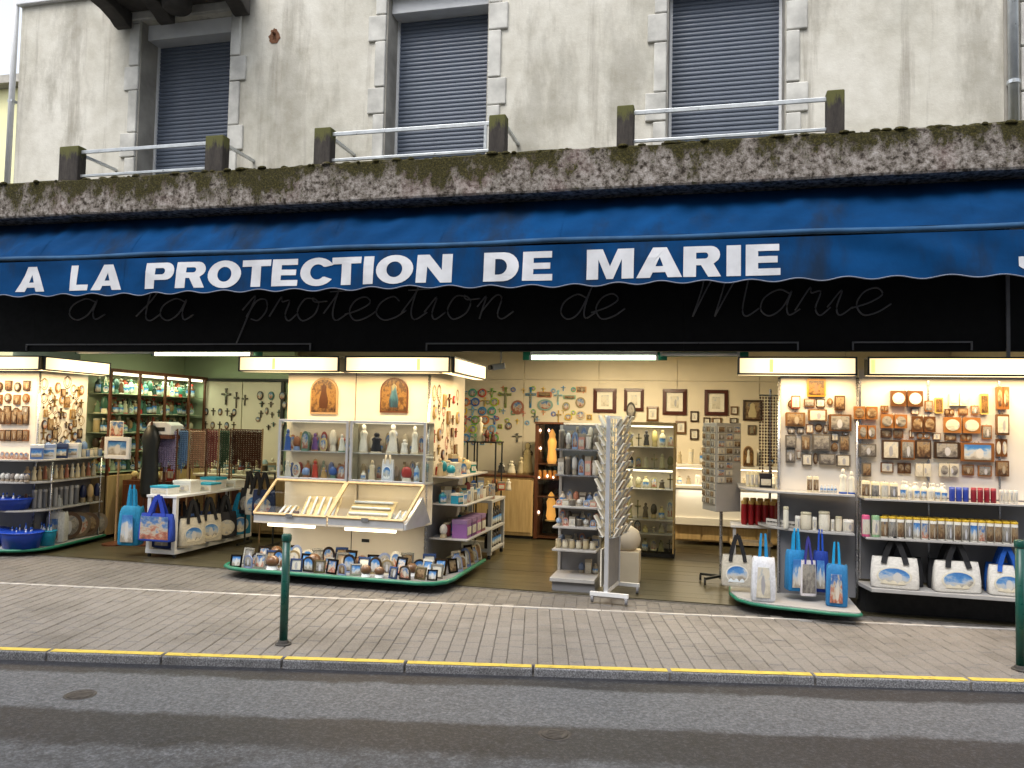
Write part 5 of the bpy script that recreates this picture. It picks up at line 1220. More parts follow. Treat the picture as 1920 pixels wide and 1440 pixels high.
lrow('jar', 'small_jar', lambda i: f'{ORD[i]} small jar from the left, beyond the boxes on the left display', 'jar', 0, 5, 480, 600, 695, 740, -7.98, LZ[0]+.001, lambda i: (['#c8c4b8', '#7088b0', '#d8d4c8'][i % 3], '#a8a498'), 'small jars on the left top shelf')
lrow('madonna', 'small_statue', lambda i: f'{ORD[i]} small cream statue from the left on the left display second shelf', 'statue', 0, 12, 185, 565, 800, 884, -7.98, LZ[1]+.001, lambda i: (['#d8c8a4', '#c8b088', '#a86a50', '#e0d4b8'][i % 4], '#b09870', ['#d8c8a4', '#a8bcc8', '#c8b088'][i % 3]), 'small statues on the left display', d=.05)
lrow('jar', 'clear_glass', lambda i: f'{ORD[i]} small grey glass from the left on the left display third shelf', 'glass', 0, 9, 185, 460, 935, 1045, -7.98, LZ[2]+.001, lambda i: (['#7c7c80', '#9a9a9c', '#68686c'][i % 3], '#a8a8aa'), 'glasses on the left display')
lrow('globe', 'snow_globe', lambda i: f'{ORD[i]} dark blue snow globe from the left on the left third shelf', 'snow globe', 0, 3, 465, 590, 905, 1010, -8.0, LZ[2]+.001, lambda i: (['#20284c', '#c8a878', '#2c3660'][i], '#8a7a60'), 'snow globes on the left display')
for i in range(6):
    a, c = z1(4+i*28, 842), z1(30+i*28, 890)
    item('globe', 'small_globe', f'{ORD[i]} small white globe from the left on the left front of the second shelf', 'snow globe', a[0], c[0], a[1], c[1], -.08, z=LZ[1]+.001, group='small white globes', cols=(['#dcd8d0', '#c8c4c0', '#8a8078'][i % 3], '#9a8a78'))
    a, c = z1(4+i*28, 715), z1(28+i*28, 758)
    item('souvenir', 'small_souvenir', f'{ORD[i]} small pinkish souvenir from the left on the left display top shelf', 'souvenir', a[0], c[0], a[1], c[1], -.06, z=LZ[0]+.001, d=.012, group='pinkish souvenirs', cols=('#c8a890', None, '#b09080'))
def basket(label, x0, x1, yt, yb, Y, z, c, fill, side=False):
    a, q = z1(x0, yt), z1(x1, yb)
    t = item('basket', 'basket', label, 'basket', a[0], q[0], a[1], q[1], Y, z=z, group='baskets on the left display', cols=(c, c))
    for k in range(7):
        f = t.scale; ang = k*2.4; r_ = .25*f.x
        place('bottle', 'small_bottle', ORD[k]+' tiny bottle in the '+label.replace(' of the left display', ', left').replace(' of the left tray', ', left'), 'bottle', (t.location.x+r_*math.cos(ang), t.location.y+r_*.7*math.sin(ang), z+f.z*.14), (.035, .035, f.z*rnd.uniform(1.1, 1.4)), rnd.uniform(0, 6), 'tiny bottles in the '+label, ('#e0e4ea', '#2a5ab0'))
basket('deep blue basket on the third shelf of the left display', -60, 160, 985, 1050, -.02, LZ[2]+.001, '#1c44b0', 1)
basket('deep blue basket at the front of the left tray', 20, 225, 1195, 1290, -.02, .076, '#1a46b4', 1)
basket('blue basket at the left edge of the left tray', -190, 15, 1195, 1292, -.02, .076, '#1d4cc0', 1)
basket('turquoise basket beside the blue baskets on the left tray', 215, 318, 1185, 1272, .22, .076, '#1a90b0', 1)
a, c = z1(300, 1105), z1(362, 1245); p = onX(a[0]+10, c[1], -7.98)
place('folded_tote', 'tote_bag', 'slim white bag leaning on the left tray', 'bag', (p.x, p.y, .076), (.22, .2, .38), .3, None, ('#d4d4d0', '#d0d0cc', None))
for i in range(4):
    p = onX(z1(400+i*52, 1200)[0], 1005, -7.99)
    o = place('medallion', 'picture_plate', f'{ORD[i]} round picture plate from the front on the left tray', 'plate', (-7.99, p.y, .078), (.34, .018, .36-.02*i), R(72), 'picture plates on the left tray', (['#5a4638', '#7a6a58', '#6a5648', '#8a7c6c'][i],)); repic(o, ['grotto', 'multi', 'brown', 'grotto'][i])

# ------------------------------------------------------------------ LEFT BAY: wall cabinets, rosary racks, counter, bag table
wc = thing('wall_cabinet', 'tall green-lit glass wall cabinets full of bottles along the left wall', 'display cabinet', (-8.2, 2.3, 0))
XF = -7.97
MB().box(-8.44, 1.28, .05, -8.41, 3.46, 2.30).build('back', 'wallgreen', wc)
for y in (1.28, 1.86, 2.42, 3.0, 3.40): MB().box(XF-.03, y, .05, XF, y+.04, 2.34).build('post', 'darkwood', wc, bevel=.003)
MB().box(-8.43, 1.28, 2.30, XF+.01, 3.46, 2.345).build('cornice', 'darkwood', wc)
SHZ = (.9, 1.18, 1.45, 1.72, 2.0)
for z in SHZ: MB().box(-8.40, 1.33, z-.008, XF-.04, 3.44, z).build('glass_shelf', 'wallgreen', wc)
MB().box(-8.43, 1.28, .05, XF+.02, 3.46, .86).build('lower_cupboard', 'counterwood', wc, bevel=.004)
MB().box(XF-.06, 1.35, 2.262, XF-.035, 3.38, 2.296).build('light_strip', 'striplight', wc)
area(wc, 'lamp', (XF-.12, 2.35, 2.25), .12, 1.9, 26, (.85, 1, .66))
KEY = ['bottle', 'madonna', 'bottle', 'globe', 'tote', 'bottle', 'madonna']
for r_, z in enumerate(SHZ):
    for i in range(20):
        Y = 1.40+i*.101; h = .235*rnd.uniform(.6, 1.05); k = KEY[(i*3+r_) % 7]
        c = ['#8fb89a', '#2f5a48', '#b8c8a8', '#5a3a28', '#3d7a6c', '#d0cdb0', '#1e3a34', '#98805a'][(i*5+r_*3) % 8]
        place(k, 'cabinet_bottle', f'{ORD[i]} item from the front on the {["lowest", "second", "third", "fourth", "top"][r_]} shelf of the green wall cabinet', 'souvenir', (-8.16, Y, z+.001), (.10, .07, h if k != 'tote' else h*.6), R(60), 'goods in the green wall cabinet', (c, ['#d8d4b8', '#b03028', '#4a6a60'][i % 3], '#b8c4a8'))
# crosses and medallions on the cream panels of the left bay
for i, (x0, x1, yt, yb, k, nm) in enumerate(((1300, 1355, 340, 435, 'cross', 'large dark crucifix'), (1372, 1402, 362, 455, 'cross', 'slim dark crucifix'), (1420, 1455, 378, 440, 'cross', 'small dark crucifix'), (1345, 1375, 485, 530, 'cross', 'tiny crucifix low on the first panel'),
        (1510, 1545, 355, 408, 'medallion', 'round dark medallion'), (1528, 1552, 415, 445, 'cross', 'tiny crucifix under the medallion'))):
    a, c = z1(x0, yt), z1(x1, yb); item(k, 'wall_cross' if k == 'cross' else 'wall_medallion', nm+' on the cream panels of the left bay', 'crucifix' if k == 'cross' else 'medallion', a[0], c[0], a[1], c[1], 3.465, d=.02, group='crosses on the left bay panels', cols=('#3a2a1c', '#3a2a1c', '#8a8478'))
for r_, row in enumerate((((188, 222, 280, 328), (250, 282, 282, 330), (312, 348, 282, 332)), ((200, 225, 340, 370), (250, 278, 340, 372), (328, 356, 336, 378)), ((196, 220, 390, 430), (232, 250, 372, 410), (262, 280, 398, 430), (300, 318, 385, 425)), ((180, 206, 425, 452), (240, 262, 470, 500), (268, 290, 455, 480), (320, 345, 440, 480)))):
    for i, (x0, x1, yt, yb) in enumerate(row):
        a, c = z2(x0, yt), z2(x1, yb); k = 'medallion' if (r_ == 0 or (i+r_) % 3 == 0) else 'cross'
        item(k, 'wall_medallion' if k == 'medallion' else 'wall_cross', f'{ORD[i]} pendant from the left in the {ORD[r_]} row on the second left bay panel', 'medallion' if k == 'medallion' else 'crucifix', a[0], c[0], a[1], c[1], 3.465, d=.02, group='pendants on the second left bay panel', cols=(['#2a2620', '#4a7a78', '#3a2a1c', '#6a6050'][(i+r_) % 4], '#3a2a1c', '#8a8478'))
# counter of the left bay
ct = thing('counter', 'light wood shop counter in the left bay', 'counter', (-6.6, 2.5, 0))
CX0, CX1, CY0, CY1 = -7.2, -5.75, 2.15, 3.1
MB().box(CX0, CY0+.02, .06, CX1, CY1, .84).build('carcass', 'counterwood', ct)
for i in range(4):
    x0 = CX0+(CX1-CX0)*i/4
    MB().box(x0+.01, CY0, .10, x0+(CX1-CX0)/4-.01, CY0+.02, .42).build('door', 'counterwood', ct, bevel=.004)
    MB().box(x0+.01, CY0, .44, x0+(CX1-CX0)/4-.01, CY0+.02, .66).build('drawer', 'counterwood' if i != 1 else 'darkwood', ct, bevel=.004)
    MB().box(x0+.01, CY0, .68, x0+(CX1-CX0)/4-.01, CY0+.02, .82).build('drawer', 'counterwood', ct, bevel=.004)
MB().box(CX0-.02, CY0-.03, .842, CX1+.02, CY1+.01, .875).build('worktop', 'cream', ct, bevel=.004)
for i in range(8):
    p = A(400+i*16, 884, 2.3)
    place('carton', 'gift_box', f'{ORD[i]} small white box from the left on the left bay counter', 'box', (p.x, 2.3+.05*(i % 2), .876), (.09, .09, .05+.02*(i % 3)), rnd.uniform(-.3, .3), 'small boxes on the left counter', (['#d8d4c8', '#c8c0a8', '#2a7a90'][i % 3], '#e4e0d4'))
# rosary racks
rk = [(272, 330, '#8f84a8', 'mauve'), (335, 352, '#6f8fb8', 'pale blue'), (356, 385, '#b08a70', 'pinkish brown'), (388, 408, '#8a4a48', 'wine red'), (412, 430, '#38503c', 'dark green'), (434, 490, '#4a2418', 'dark brown')]
for i, (xa, xb, c, nm) in enumerate(rk):
    Y = 1.22+.10*i; p, q = A(xa, 880, Y), A(xb, 880, Y); zt, zb = A((xa+xb)/2, 806, Y).z, .90
    t = thing('rosary_rack', f'wire rack hung with {nm} rosaries above the counter', 'rosary rack', ((p.x+q.x)/2, Y, zb), 'rosary racks in the left bay')
    for x in (p.x, q.x): MB().tube([(x, Y, 0.004), (x, Y, zt+.02)], .011, 6).build('upright', 'wood' if i % 2 else 'darkwood', t)
    MB().tube([(p.x, Y, zt), (q.x, Y, zt)], .010, 6).build('top_rail', 'darkwood', t); MB().tube([(p.x, Y, zb+.12), (q.x, Y, zb+.12)], .007, 6).build('lower_rail', 'darkwood', t)
    n_ = max(4, int((q.x-p.x)/.036))
    for k in range(n_):
        x = p.x+(q.x-p.x)*(k+.5)/n_; b = MB(); zz = zt-.02
        while zz > zt-.46-.05*math.sin(k*1.7):
            b.lathe([(0, -.018), (.018, 0), (0, .018)], 5, c=(x-.011, Y-.018, zz)); b.lathe([(0, -.018), (.018, 0), (0, .018)], 5, c=(x+.011, Y-.028, zz-.008)); zz -= .027
        b.box(x-.004, Y-.022, zz-.05, x+.004, Y-.016, zz+.02); b.box(x-.014, Y-.0215, zz-.02, x+.014, Y-.0165, zz-.01)
        o = b.build('rosary_strand', 'paint', t, color=c)
# cashier's dark coat shape: a dark folded parasol standing by the racks
cs = thing('coat_stand', 'dark coat hanging on a stand beside the rosary racks', 'coat', (-7.3, 1.1, 0))
p = A(281, 880, 1.1); x = p.x
MB().tube([(x, 1.1, .004), (x, 1.1, 1.62)], .015, 8).build('pole', 'darkwood', cs); MB().lathe([(.2, .004), (.2, .02), (.03, .04)], 14, (x, 1.1, 0)).build('base', 'darkwood', cs)
MB().lathe([(.11, .62), (.135, .7), (.12, 1.0), (.11, 1.25), (.14, 1.40), (.10, 1.50), (.05, 1.57), (0, 1.58)], 12, (x, 1.1, 0), sy=.6).build('coat', 'blackframe', cs, smooth=True)
hp = A(302, 800, 1.15)
t = thing('cash_register', 'white till printer standing on the dark stand beside the racks', 'till', (hp.x, 1.25, 1.42))
MB().prism_y([(hp.x-.20, 1.45), (hp.x+.18, 1.45), (hp.x+.18, 1.58), (hp.x+.10, 1.62), (hp.x-.16, 1.62), (hp.x-.20, 1.56)], 1.12, 1.38).build('body', 'white_metal', t, bevel=.01)
MB().box(hp.x-.22, 1.10, 1.40, hp.x+.2, 1.40, 1.448).build('shelf', 'darkwood', t); MB().tube([(hp.x, 1.25, .004), (hp.x, 1.25, 1.40)], .02, 8).build('pole', 'darkwood', t)
MB().box(hp.x-.12, 1.112, 1.50, hp.x+.08, 1.119, 1.55).build('display', 'dark', t)
# picture stand with a blue view
a, c = z1(615, 622), z1(762, 750); X0_, X1_ = A(a[0], c[1], .9).x, A(c[0], c[1], .9).x; za, zb = A(a[0], c[1], .9).z, A(a[0], a[1], .9).z
t = thing('picture_stand', 'white framed blue picture on a stand behind the left display', 'picture stand', ((X0_+X1_)/2, .9, 0))
for q in ((X0_, za, X1_, za+.05), (X0_, zb-.05, X1_, zb), (X0_, za+.05, X0_+.05, zb-.05), (X1_-.05, za+.05, X1_, zb-.05)): MB().box(q[0], .88, q[1], q[2], .92, q[3]).build('frame_bar', 'white_metal', t, bevel=.004)
MB().box(X0_+.05, .895, za+.05, X1_-.05, .905, zb-.05).build('picture', 'pic_blue', t); MB().tube([((X0_+X1_)/2, .93, .05), ((X0_+X1_)/2, .93, za+.1)], .014, 8).build('pole', 'wood', t); MB().lathe([(.16, .004), (.16, .02), (.02, .05)], 14, ((X0_+X1_)/2, .93, 0)).build('foot', 'darkwood', t)
a, c = z1(645, 507), z1(725, 600)
o = item('card', 'poster_card', 'bright picture card on top of the blue picture stand', 'card', a[0], c[0], a[1], c[1], .9, z=zb+.002, d=.006)
# dark low cupboard behind the left display
t = thing('low_cupboard', 'dark brown low cupboard behind the left display', 'cupboard', (-7.4, 1.8, 0))
MB().box(-7.85, 1.45, .06, -7.1, 2.0, .80).build('carcass', 'darkwood', t, bevel=.005)
for x in (-7.83, -7.47): MB().box(x, 1.435, .12, x+.34, 1.449, .74).build('door', 'darkwood', t, bevel=.004)
for i in range(6):
    place(['globe', 'madonna', 'carton'][i % 3], 'small_souvenir', f'{ORD[i]} small souvenir from the left on the dark low cupboard', 'souvenir', (-7.78+i*.12, 1.6, .801), (.10, .08, .12+.05*(i % 3)), .2, 'souvenirs on the dark cupboard', (['#d8c890', '#e4dcc8', '#a84030'][i % 3], '#6a4a30', '#d8d0c0'))
# white bag table
wt = thing('bag_table', 'white frame table hung with tote bags in the left bay', 'table', (-6.35, 1.1, 0))
BX0, BX1, BY0, BY1 = -6.53, -6.13, .30, 1.95
for x in (BX0, BX1-.05):
    for y in (BY0, BY1-.05): MB().box(x, y, .06, x+.05, y+.05, .72).build('leg', 'white_metal', wt, bevel=.004)
MB().box(BX0-.01, BY0-.01, .72, BX1+.01, BY1+.01, .75).build('top', 'white_metal', wt, bevel=.004)
MB().box(BX0-.003, BY0-.003, .05, BX1+.003, BY1+.003, .10).build('base', 'white_metal', wt, bevel=.004)
for x in (BX0+.025, BX1-.025):
    for y in (BY0+.04, BY1-.04): MB().lathe([(.018, 0), (.022, .02), (.014, .045)], 10, (x, y, .004)).build('caster', 'dark', wt)
for i in range(5):
    x = BX0+.10+.07*(i % 3); place('carton', 'gift_box', f'{ORD[i]} white and turquoise box from the front on the bag table', 'box', (x+.02*i, BY0+.18+i*.30, .751), (.24, .22, .10+.05*(i % 2)), rnd.uniform(-.1, .1), 'boxes on the bag table', ('#e4e4de', ['#2aa0c0', '#e8e8e2', '#2aa0c0'][i % 3]))
bag('picture_tote', 'blue tote with a bright printed picture hanging at the front of the bag table', 262, 325, 968, 1020, .20, .22, .12, ('#2748b0', '#1a3cb0', '#1a3cb0', None), .0, 'multi', 'tote bags on the bag table')
bag('folded_tote', 'turquoise slim tote hanging at the left corner of the bag table', 228, 262, 958, 1030, .28, .14, .2, ('#1b84b0', '#1a90c0', None), .2, 'blue', 'tote bags on the bag table')
for i, (y, c, h_) in enumerate(((.52, '#d4ccb8', '#141418'), (.86, '#cfc8b8', '#141418'), (1.2, '#2a2a30', '#1a1a20'), (1.52, '#1a7ea8', '#1a90c0'))):
    o = place('tote', 'tote_bag', f'{ORD[i]} tote from the front along the right side of the bag table', 'bag', (-6.06, y, .14), (.34, .11, .33), R(68), 'tote bags on the bag table', (c, h_, h_, '#e0d8c4', None, '#e6dcc4')); repic(o, 'pale') if i == 2 else None

# ------------------------------------------------------------------ MIDDLE OF THE SHOP: back wall pictures
FR = [('z3', 920, 1040, 245, 370, 'big'), ('z3', 1080, 1182, 245, 362, 'big2'), ('z4', 200, 262, 338, 415, 's'), ('z4', 283, 408, 248, 382, 'big'), ('z4', 500, 623, 252, 385, 'big'),
      ('z4', 427, 470, 362, 418, 's'), ('z4', 350, 405, 413, 480, 's'), ('z4', 425, 470, 455, 510, 's'), ('z4', 635, 675, 338, 380, 's'), ('z4', 495, 530, 395, 435, 's'), ('z4', 538, 590, 396, 432, 's'), ('z4', 632, 672, 398, 425, 's')]
FL = ['large mahogany frame nearest the postcard rack, first on the back wall', 'mahogany frame with an oval plaque overlapping its lower edge', 'small thin frame between the two mahogany frames and the glass vitrine', 'large mahogany frame above the glass vitrine',
      'large mahogany frame rightmost on the back wall', 'small frame between the two right mahogany frames', 'small dark frame just right of the vitrine top', 'small frame lowest on the back wall, right of the vitrine', 'small square frame right of the rightmost mahogany frame',
      'small frame just below the rightmost mahogany frame, left one', 'small frame just below the rightmost mahogany frame, middle one', 'small frame just below the rightmost mahogany frame, right one']
for i, (zz, x0, x1, yt, yb, k) in enumerate(FR):
    f = z3 if zz == 'z3' else z4; a, c = f(x0, yt), f(x1, yb)
    item('frame', 'framed_picture', FL[i], 'picture', a[0], c[0], a[1], c[1], BW-.002, d=.03, group='frames on the back wall', cols=('#4a1e12' if k != 's' else ['#6a4a2c', '#3d2818'][i % 2],))
a, c = z3(1092, 315), z3(1140, 405); o = item('medallion', 'oval_plaque', 'small oval dark plaque overlapping a mahogany frame', 'plaque', a[0], c[0], a[1], c[1], BW-.04, d=.015, cols=('#3a3630',)); repic(o, 'grotto')
a, c = z4(700, 305), z4(800, 412); item('dark_picture', 'icon_picture', 'dark icon of a haloed figure at the right of the back wall', 'icon', a[0], c[0], a[1], c[1], BW-.002, d=.03, cols=('#3a2414', None, '#c8b890'))
a, c = z4(725, 435), z4(770, 485); item('dark_picture', 'icon_picture', 'small grey icon below the dark haloed icon', 'icon', a[0], c[0], a[1], c[1], BW-.002, d=.02, cols=('#5a5040', None, '#8a8470'))
# coloured wall ornaments (crosses, discs) left of the frames
OC = ['#3a8fd0', '#b8d43a', '#e0802c', '#4ab08a', '#f0c820', '#2a68c8', '#d04a38', '#7ac0e8', '#e8c25c', '#6ab03a']
k = 0
for r_ in range(6):
    for i in range(4):
        x = 222+i*50+(r_ % 2)*14; y = 245+r_*47
        a, c = z3(x, y), z3(x+44, y+46)
        item('medallion' if (i+r_) % 3 else 'cross', 'wall_ornament', f'{ORD[i]} bright ornament from the left, {ORD[r_]} row of the cluster beside the middle display', 'wall ornament', a[0], c[0], a[1], c[1], BW-.002, d=.012, group='ornaments in the bright cluster', cols=(OC[(k*3) % 10], OC[(k*3) % 10], '#d8d0b0')); k += 1
OR = [(435, 495, 240, 345, 'cross', '#7a8a4a', 'olive cross with ribbons'), (495, 560, 305, 380, 'medallion', '#a06a58', 'round reddish wreath'), (568, 622, 240, 345, 'cross', '#3a78a0', 'large blue cross'), (630, 712, 300, 360, 'medallion', '#8aa8a0', 'wide round seashore plate'),
      (630, 705, 262, 290, 'plaque', '#c87a5a', 'narrow reddish word plaque'), (715, 760, 255, 330, 'cross', '#8ac0d0', 'pale turquoise cross'), (765, 830, 280, 300, 'plaque', '#8fb89a', 'slim pale green word plaque'), (832, 885, 235, 265, 'plaque', '#d8a878', 'pale orange word plaque'),
      (760, 800, 315, 360, 'medallion', '#a8a070', 'small olive disc'), (828, 880, 290, 345, 'medallion', '#9a8a68', 'brown ring ornament'), (465, 498, 420, 458, 'medallion', '#6a5a48', 'small dark ring'), (500, 550, 478, 522, 'cross', '#5a5a58', 'small tilted dark ornament'),
      (600, 635, 375, 420, 'cross', '#46606a', 'small blue-grey cross'), (725, 755, 360, 420, 'cross', '#c8a03c', 'slim golden cross'), (770, 812, 375, 410, 'medallion', '#d8b84a', 'yellow disc'), (830, 880, 360, 405, 'medallion', '#c8b89a', 'cream disc'), (885, 915, 380, 408, 'plaque', '#d8b23c', 'small yellow plaque')]
for (x0, x1, yt, yb, k_, c_, nm) in OR:
    a, c = z3(x0, yt), z3(x1, yb); item(k_, 'wall_ornament', nm+' on the back wall above the dark lit cabinet', 'wall ornament', a[0], c[0], a[1], c[1], BW-.002, d=.015, group='ornaments above the dark cabinet', cols=(c_, c_, '#d0c8a8'))
# wooden cupboard, iron table with statue, dark lit cabinet
t = thing('wood_cupboard', 'plain light wood cupboard against the back wall', 'cupboard', (-2.72, 3.7, 0))
MB().box(-3.4, 3.42, .05, -2.43, BW-.02, .90).build('carcass', 'counterwood', t, bevel=.004); MB().box(-3.42, 3.40, .902, -2.41, BW-.02, .935).build('worktop', 'darkwood', t, bevel=.004)
MB().box(-2.97, 3.405, .10, -2.45, 3.419, .87).build('door', 'counterwood', t, bevel=.004); MB().box(-3.38, 3.405, .10, -2.99, 3.419, .87).build('door', 'counterwood', t, bevel=.004); MB().box(-3.4, 3.45, .004, -2.45, BW-.05, .049).build('plinth', 'dark', t)
for i, (x0, x1, yt, yb, c_, v_) in enumerate(((470, 520, 615, 685, '#e0d8c0', '#2a2420'), (525, 565, 600, 690, '#d8c8a0', '#d8c8a0'), (545, 610, 535, 700, '#d0bc88', '#3a2418'), (420, 465, 622, 680, '#3a3a3c', '#d0d0cc'))):
    a, c = z3(x0, yt), z3(x1, yb); item('madonna', 'statue', ['short white statue', 'slender cream statue', 'large robed statue with dark hair', 'small dark and white statue'][i]+' on the light wood cupboard', 'statue', a[0], c[0], a[1], c[1], 3.6, z=.936, d=.12, cols=(c_, '#8a7048', v_))
it = thing('iron_table', 'small dark iron table with a white statue near the back wall', 'table', (-3.5, 3.0, 0))
a, c = z3(268, 525), z3(415, 640); Yt = 2.6; tx0, tx1 = A(a[0], a[1], Yt).x, A(c[0], a[1], Yt).x; tz = A(a[0], a[1], Yt).z
for x in (tx0, tx1, tx0*.65+tx1*.35):
    MB().tube([(x, Yt, .004), (x, Yt, tz)], .012, 6).build('leg', 'blackframe', it)
for x in (tx0, tx1): MB().tube([(x, Yt+.35, .004), (x, Yt+.35, tz)], .012, 6).build('leg', 'blackframe', it)
for z in (tz, .75): MB().box(tx0-.02, Yt-.03, z, tx1+.02, Yt+.37, z+.018).build('shelf', 'blackframe', it)
for i, (x0, x1, yt, yb, c_) in enumerate(((312, 350, 398, 525, '#f0e6c8'), (355, 380, 460, 522, '#6a3a2a'), (385, 412, 472, 524, '#5a3020'))):
    a, c = z3(x0, yt), z3(x1, yb); item('madonna' if i != 1 else 'globe', 'statue', ['glowing white statue', 'brown round ornament', 'small brown statue'][i]+' on the dark iron table', 'statue', a[0], c[0], a[1], c[1], Yt+.1, z=tz+.019, d=.10, cols=(c_, c_, c_))
for i in range(6):
    place(['globe', 'carton', 'madonna'][i % 3], 'small_souvenir', f'{ORD[i]} small souvenir from the left on the lower shelf of the iron table', 'souvenir', (tx0+.07+i*.10, Yt+.12, .769), (.09, .08, .12+.04*(i % 2)), .3, 'souvenirs under the iron table', (MIXC[i], '#8a8478', MIXC[(i+3) % 10]))
dc = thing('lit_cabinet', 'tall dark cabinet with glowing amber lamps inside', 'cabinet', (-2.2, 3.6, 0))
dx0, dx1 = -2.415, -1.99
MB().box(dx0, 3.42, .02, dx0+.05, 3.9, 1.70).build('side', 'darkwood', dc); MB().box(dx1-.04, 3.42, .02, dx1, 3.9, 1.70).build('side', 'darkwood', dc)
MB().box(dx0+.05, 3.86, .02, dx1-.04, 3.9, 1.70).build('back', 'dark', dc); MB().box(dx0-.01, 3.40, 1.701, dx1+.01, 3.9, 1.73).build('top', 'darkwood', dc)
for z in (.03, .62, .88, 1.1): MB().box(dx0+.051, 3.45, z, dx1-.041, 3.855, z+.015).build('shelf', 'darkwood', dc)
MB().box(dx0+.051, 3.425, .05, dx1-.041, 3.43, 1.69).build('glass_door', 'glass', dc)
for i, (x, yt, yb, X) in enumerate(((705, 448, 640, 0), (700, 775, 925, 1))):
    a, c = z3(x-30, yt), z3(x+30, yb); p = A(z3(x, yb)[0], c[1], 3.6); h = A(z3(x, yb)[0], a[1], 3.6).z-p.z
    l_ = thing('statue_lamp', ['upper', 'lower'][i]+' glowing amber statue lamp in the dark cabinet', 'lamp', tuple(p), 'amber lamps in the dark cabinet')
    MB().lathe([(.055, 0), (.075, h*.12), (.06, h*.4), (.07, h*.62), (.045, h*.74), (.05, h*.82), (.02, h*.93), (0, h*.97)], 10, tuple(p)).build('figure', 'amber', l_, smooth=True); MB().lathe([(.09, -.02), (.09, -.004), (.06, .0)], 12, tuple(p)).build('base', 'goldwood', l_)
for i, (x, y) in enumerate(((646, 463), (690, 463), (647, 556), (640, 706), (683, 700), (714, 706), (637, 888))):
    p = A(*z3(x, y), 3.5); l_ = thing('candle_bulb', f'{ORD[i]} tiny pinkish bulb from the top in the dark cabinet', 'lamp', tuple(p), 'tiny bulbs in the dark cabinet')
    MB().lathe([(0, -.022), (.015, -.01), (.018, 0), (.010, .016), (0, .03)], 8, tuple(p)).build('bulb', 'pinkbulb', l_, smooth=True); MB().lathe([(.008, -.05), (.010, -.02)], 8, tuple(p)).build('holder', 'goldwood', l_)
for i in range(5):
    a, c = z3(630+i*26, 722), z3(652+i*26, 765); item('jar', 'amber_candle', f'{ORD[i]} amber candle cup from the left in the dark cabinet', 'candle', a[0], c[0], a[1], c[1], 3.52, z=.896, group='amber cups in the dark cabinet', cols=('#d88a3c', '#e8a860'))
# glass vitrines
def vitrine(label, x0, x1, y0, y1, zt, shelves, mat='goldwood', lights=()):
    t = thing('glass_vitrine', label, 'display cabinet', ((x0+x1)/2, (y0+y1)/2, 0), 'glass vitrines in the middle of the shop'); e = .02
    for x in (x0, x1-e):
        for y in (y0, y1-e): MB().box(x, y, .004, x+e, y+e, zt).build('post', mat, t)
    MB().box(x0-.01, y0-.01, zt, x1+.01, y1+.01, zt+.025).build('top', mat, t); MB().box(x0-.004, y0-.004, .005, x1+.004, y1+.004, .06).build('base', 'dark', t)
    for z in shelves: MB().box(x0+.003, y0+.005, z-.008, x1-.003, y1-.003, z).build('glass_shelf', 'greyshelf', t)
    MB().box(x0+e, y1-.012, .061, x1-e, y1-.004, zt).build('back', 'wallcream', t)
    MB().box(x0+e+.001, y0+.006, .061, x1-e-.001, y0+.010, zt-.001).build('front_glass', 'glass', t)
    for z in lights:
        MB().box(x0+.03, y0+.03, z-.03, x1-.03, y0+.05, z-.010).build('light_strip', 'striplight', t)
        area(t, 'lamp', ((x0+x1)/2, y0+.12, z-.035), x1-x0-.1, .1, 4, (1, .9, .68))
    return t
vitrine('tall glass vitrine with brass frame between the postcard rack and the counter', -1.02, -.36, 2.5, 2.95, 1.73, (.06, .30, .48, .88, 1.14, 1.43), 'goldwood', (1.72, 1.14))
for r_, (z, h) in enumerate(((.061, .20), (.301, .15), (.481, .28), (.881, .20), (1.141, .22), (1.431, .24))):
    for i in range(6):
        k = ['madonna', 'globe', 'bottle', 'souvenir', 'madonna', 'cross'][(i+r_*2) % 6]; c_ = ['#c8b878', '#8a8458', '#d8d0b0', '#4a4030', '#b8b090', '#2a2622', '#d0c8a0'][(i*2+r_*3) % 7]
        place(k, 'vitrine_souvenir', f'{ORD[i]} souvenir from the left on the {ORD[r_]} shelf from the floor, tall brass vitrine', 'souvenir', (-.95+i*.105, 2.66+.06*(i % 2), z), (.085, .06 if k in ('madonna', 'globe', 'bottle') else .02, h*rnd.uniform(.6, .98)), 0, 'souvenirs in the tall vitrine', (c_, '#a89868', c_))
vitrine('narrower glass vitrine behind the grey gondola', -1.96, -1.42, 3.3, 3.75, 1.70, (.06, .62, .9, 1.18, 1.42), 'alu', (1.18, .62))
for r_, (z, h) in enumerate(((.621, .2), (.901, .2), (1.181, .2), (1.421, .22))):
    for i in range(5):
        k = ['globe', 'madonna', 'bottle', 'globe', 'carton'][(i+r_) % 5]; c_ = ['#9a9078', '#6a6a68', '#c8c0a8', '#3c3a38', '#b0a890'][(i*2+r_) % 5]
        place(k, 'vitrine_souvenir', f'{ORD[i]} souvenir from the left on the {ORD[r_]} shelf from the floor, narrower vitrine', 'souvenir', (-1.90+i*.10, 3.45, z), (.085, .07, h*rnd.uniform(.6, .98)), 0, 'souvenirs in the narrower vitrine', (c_, '#a89868', c_))
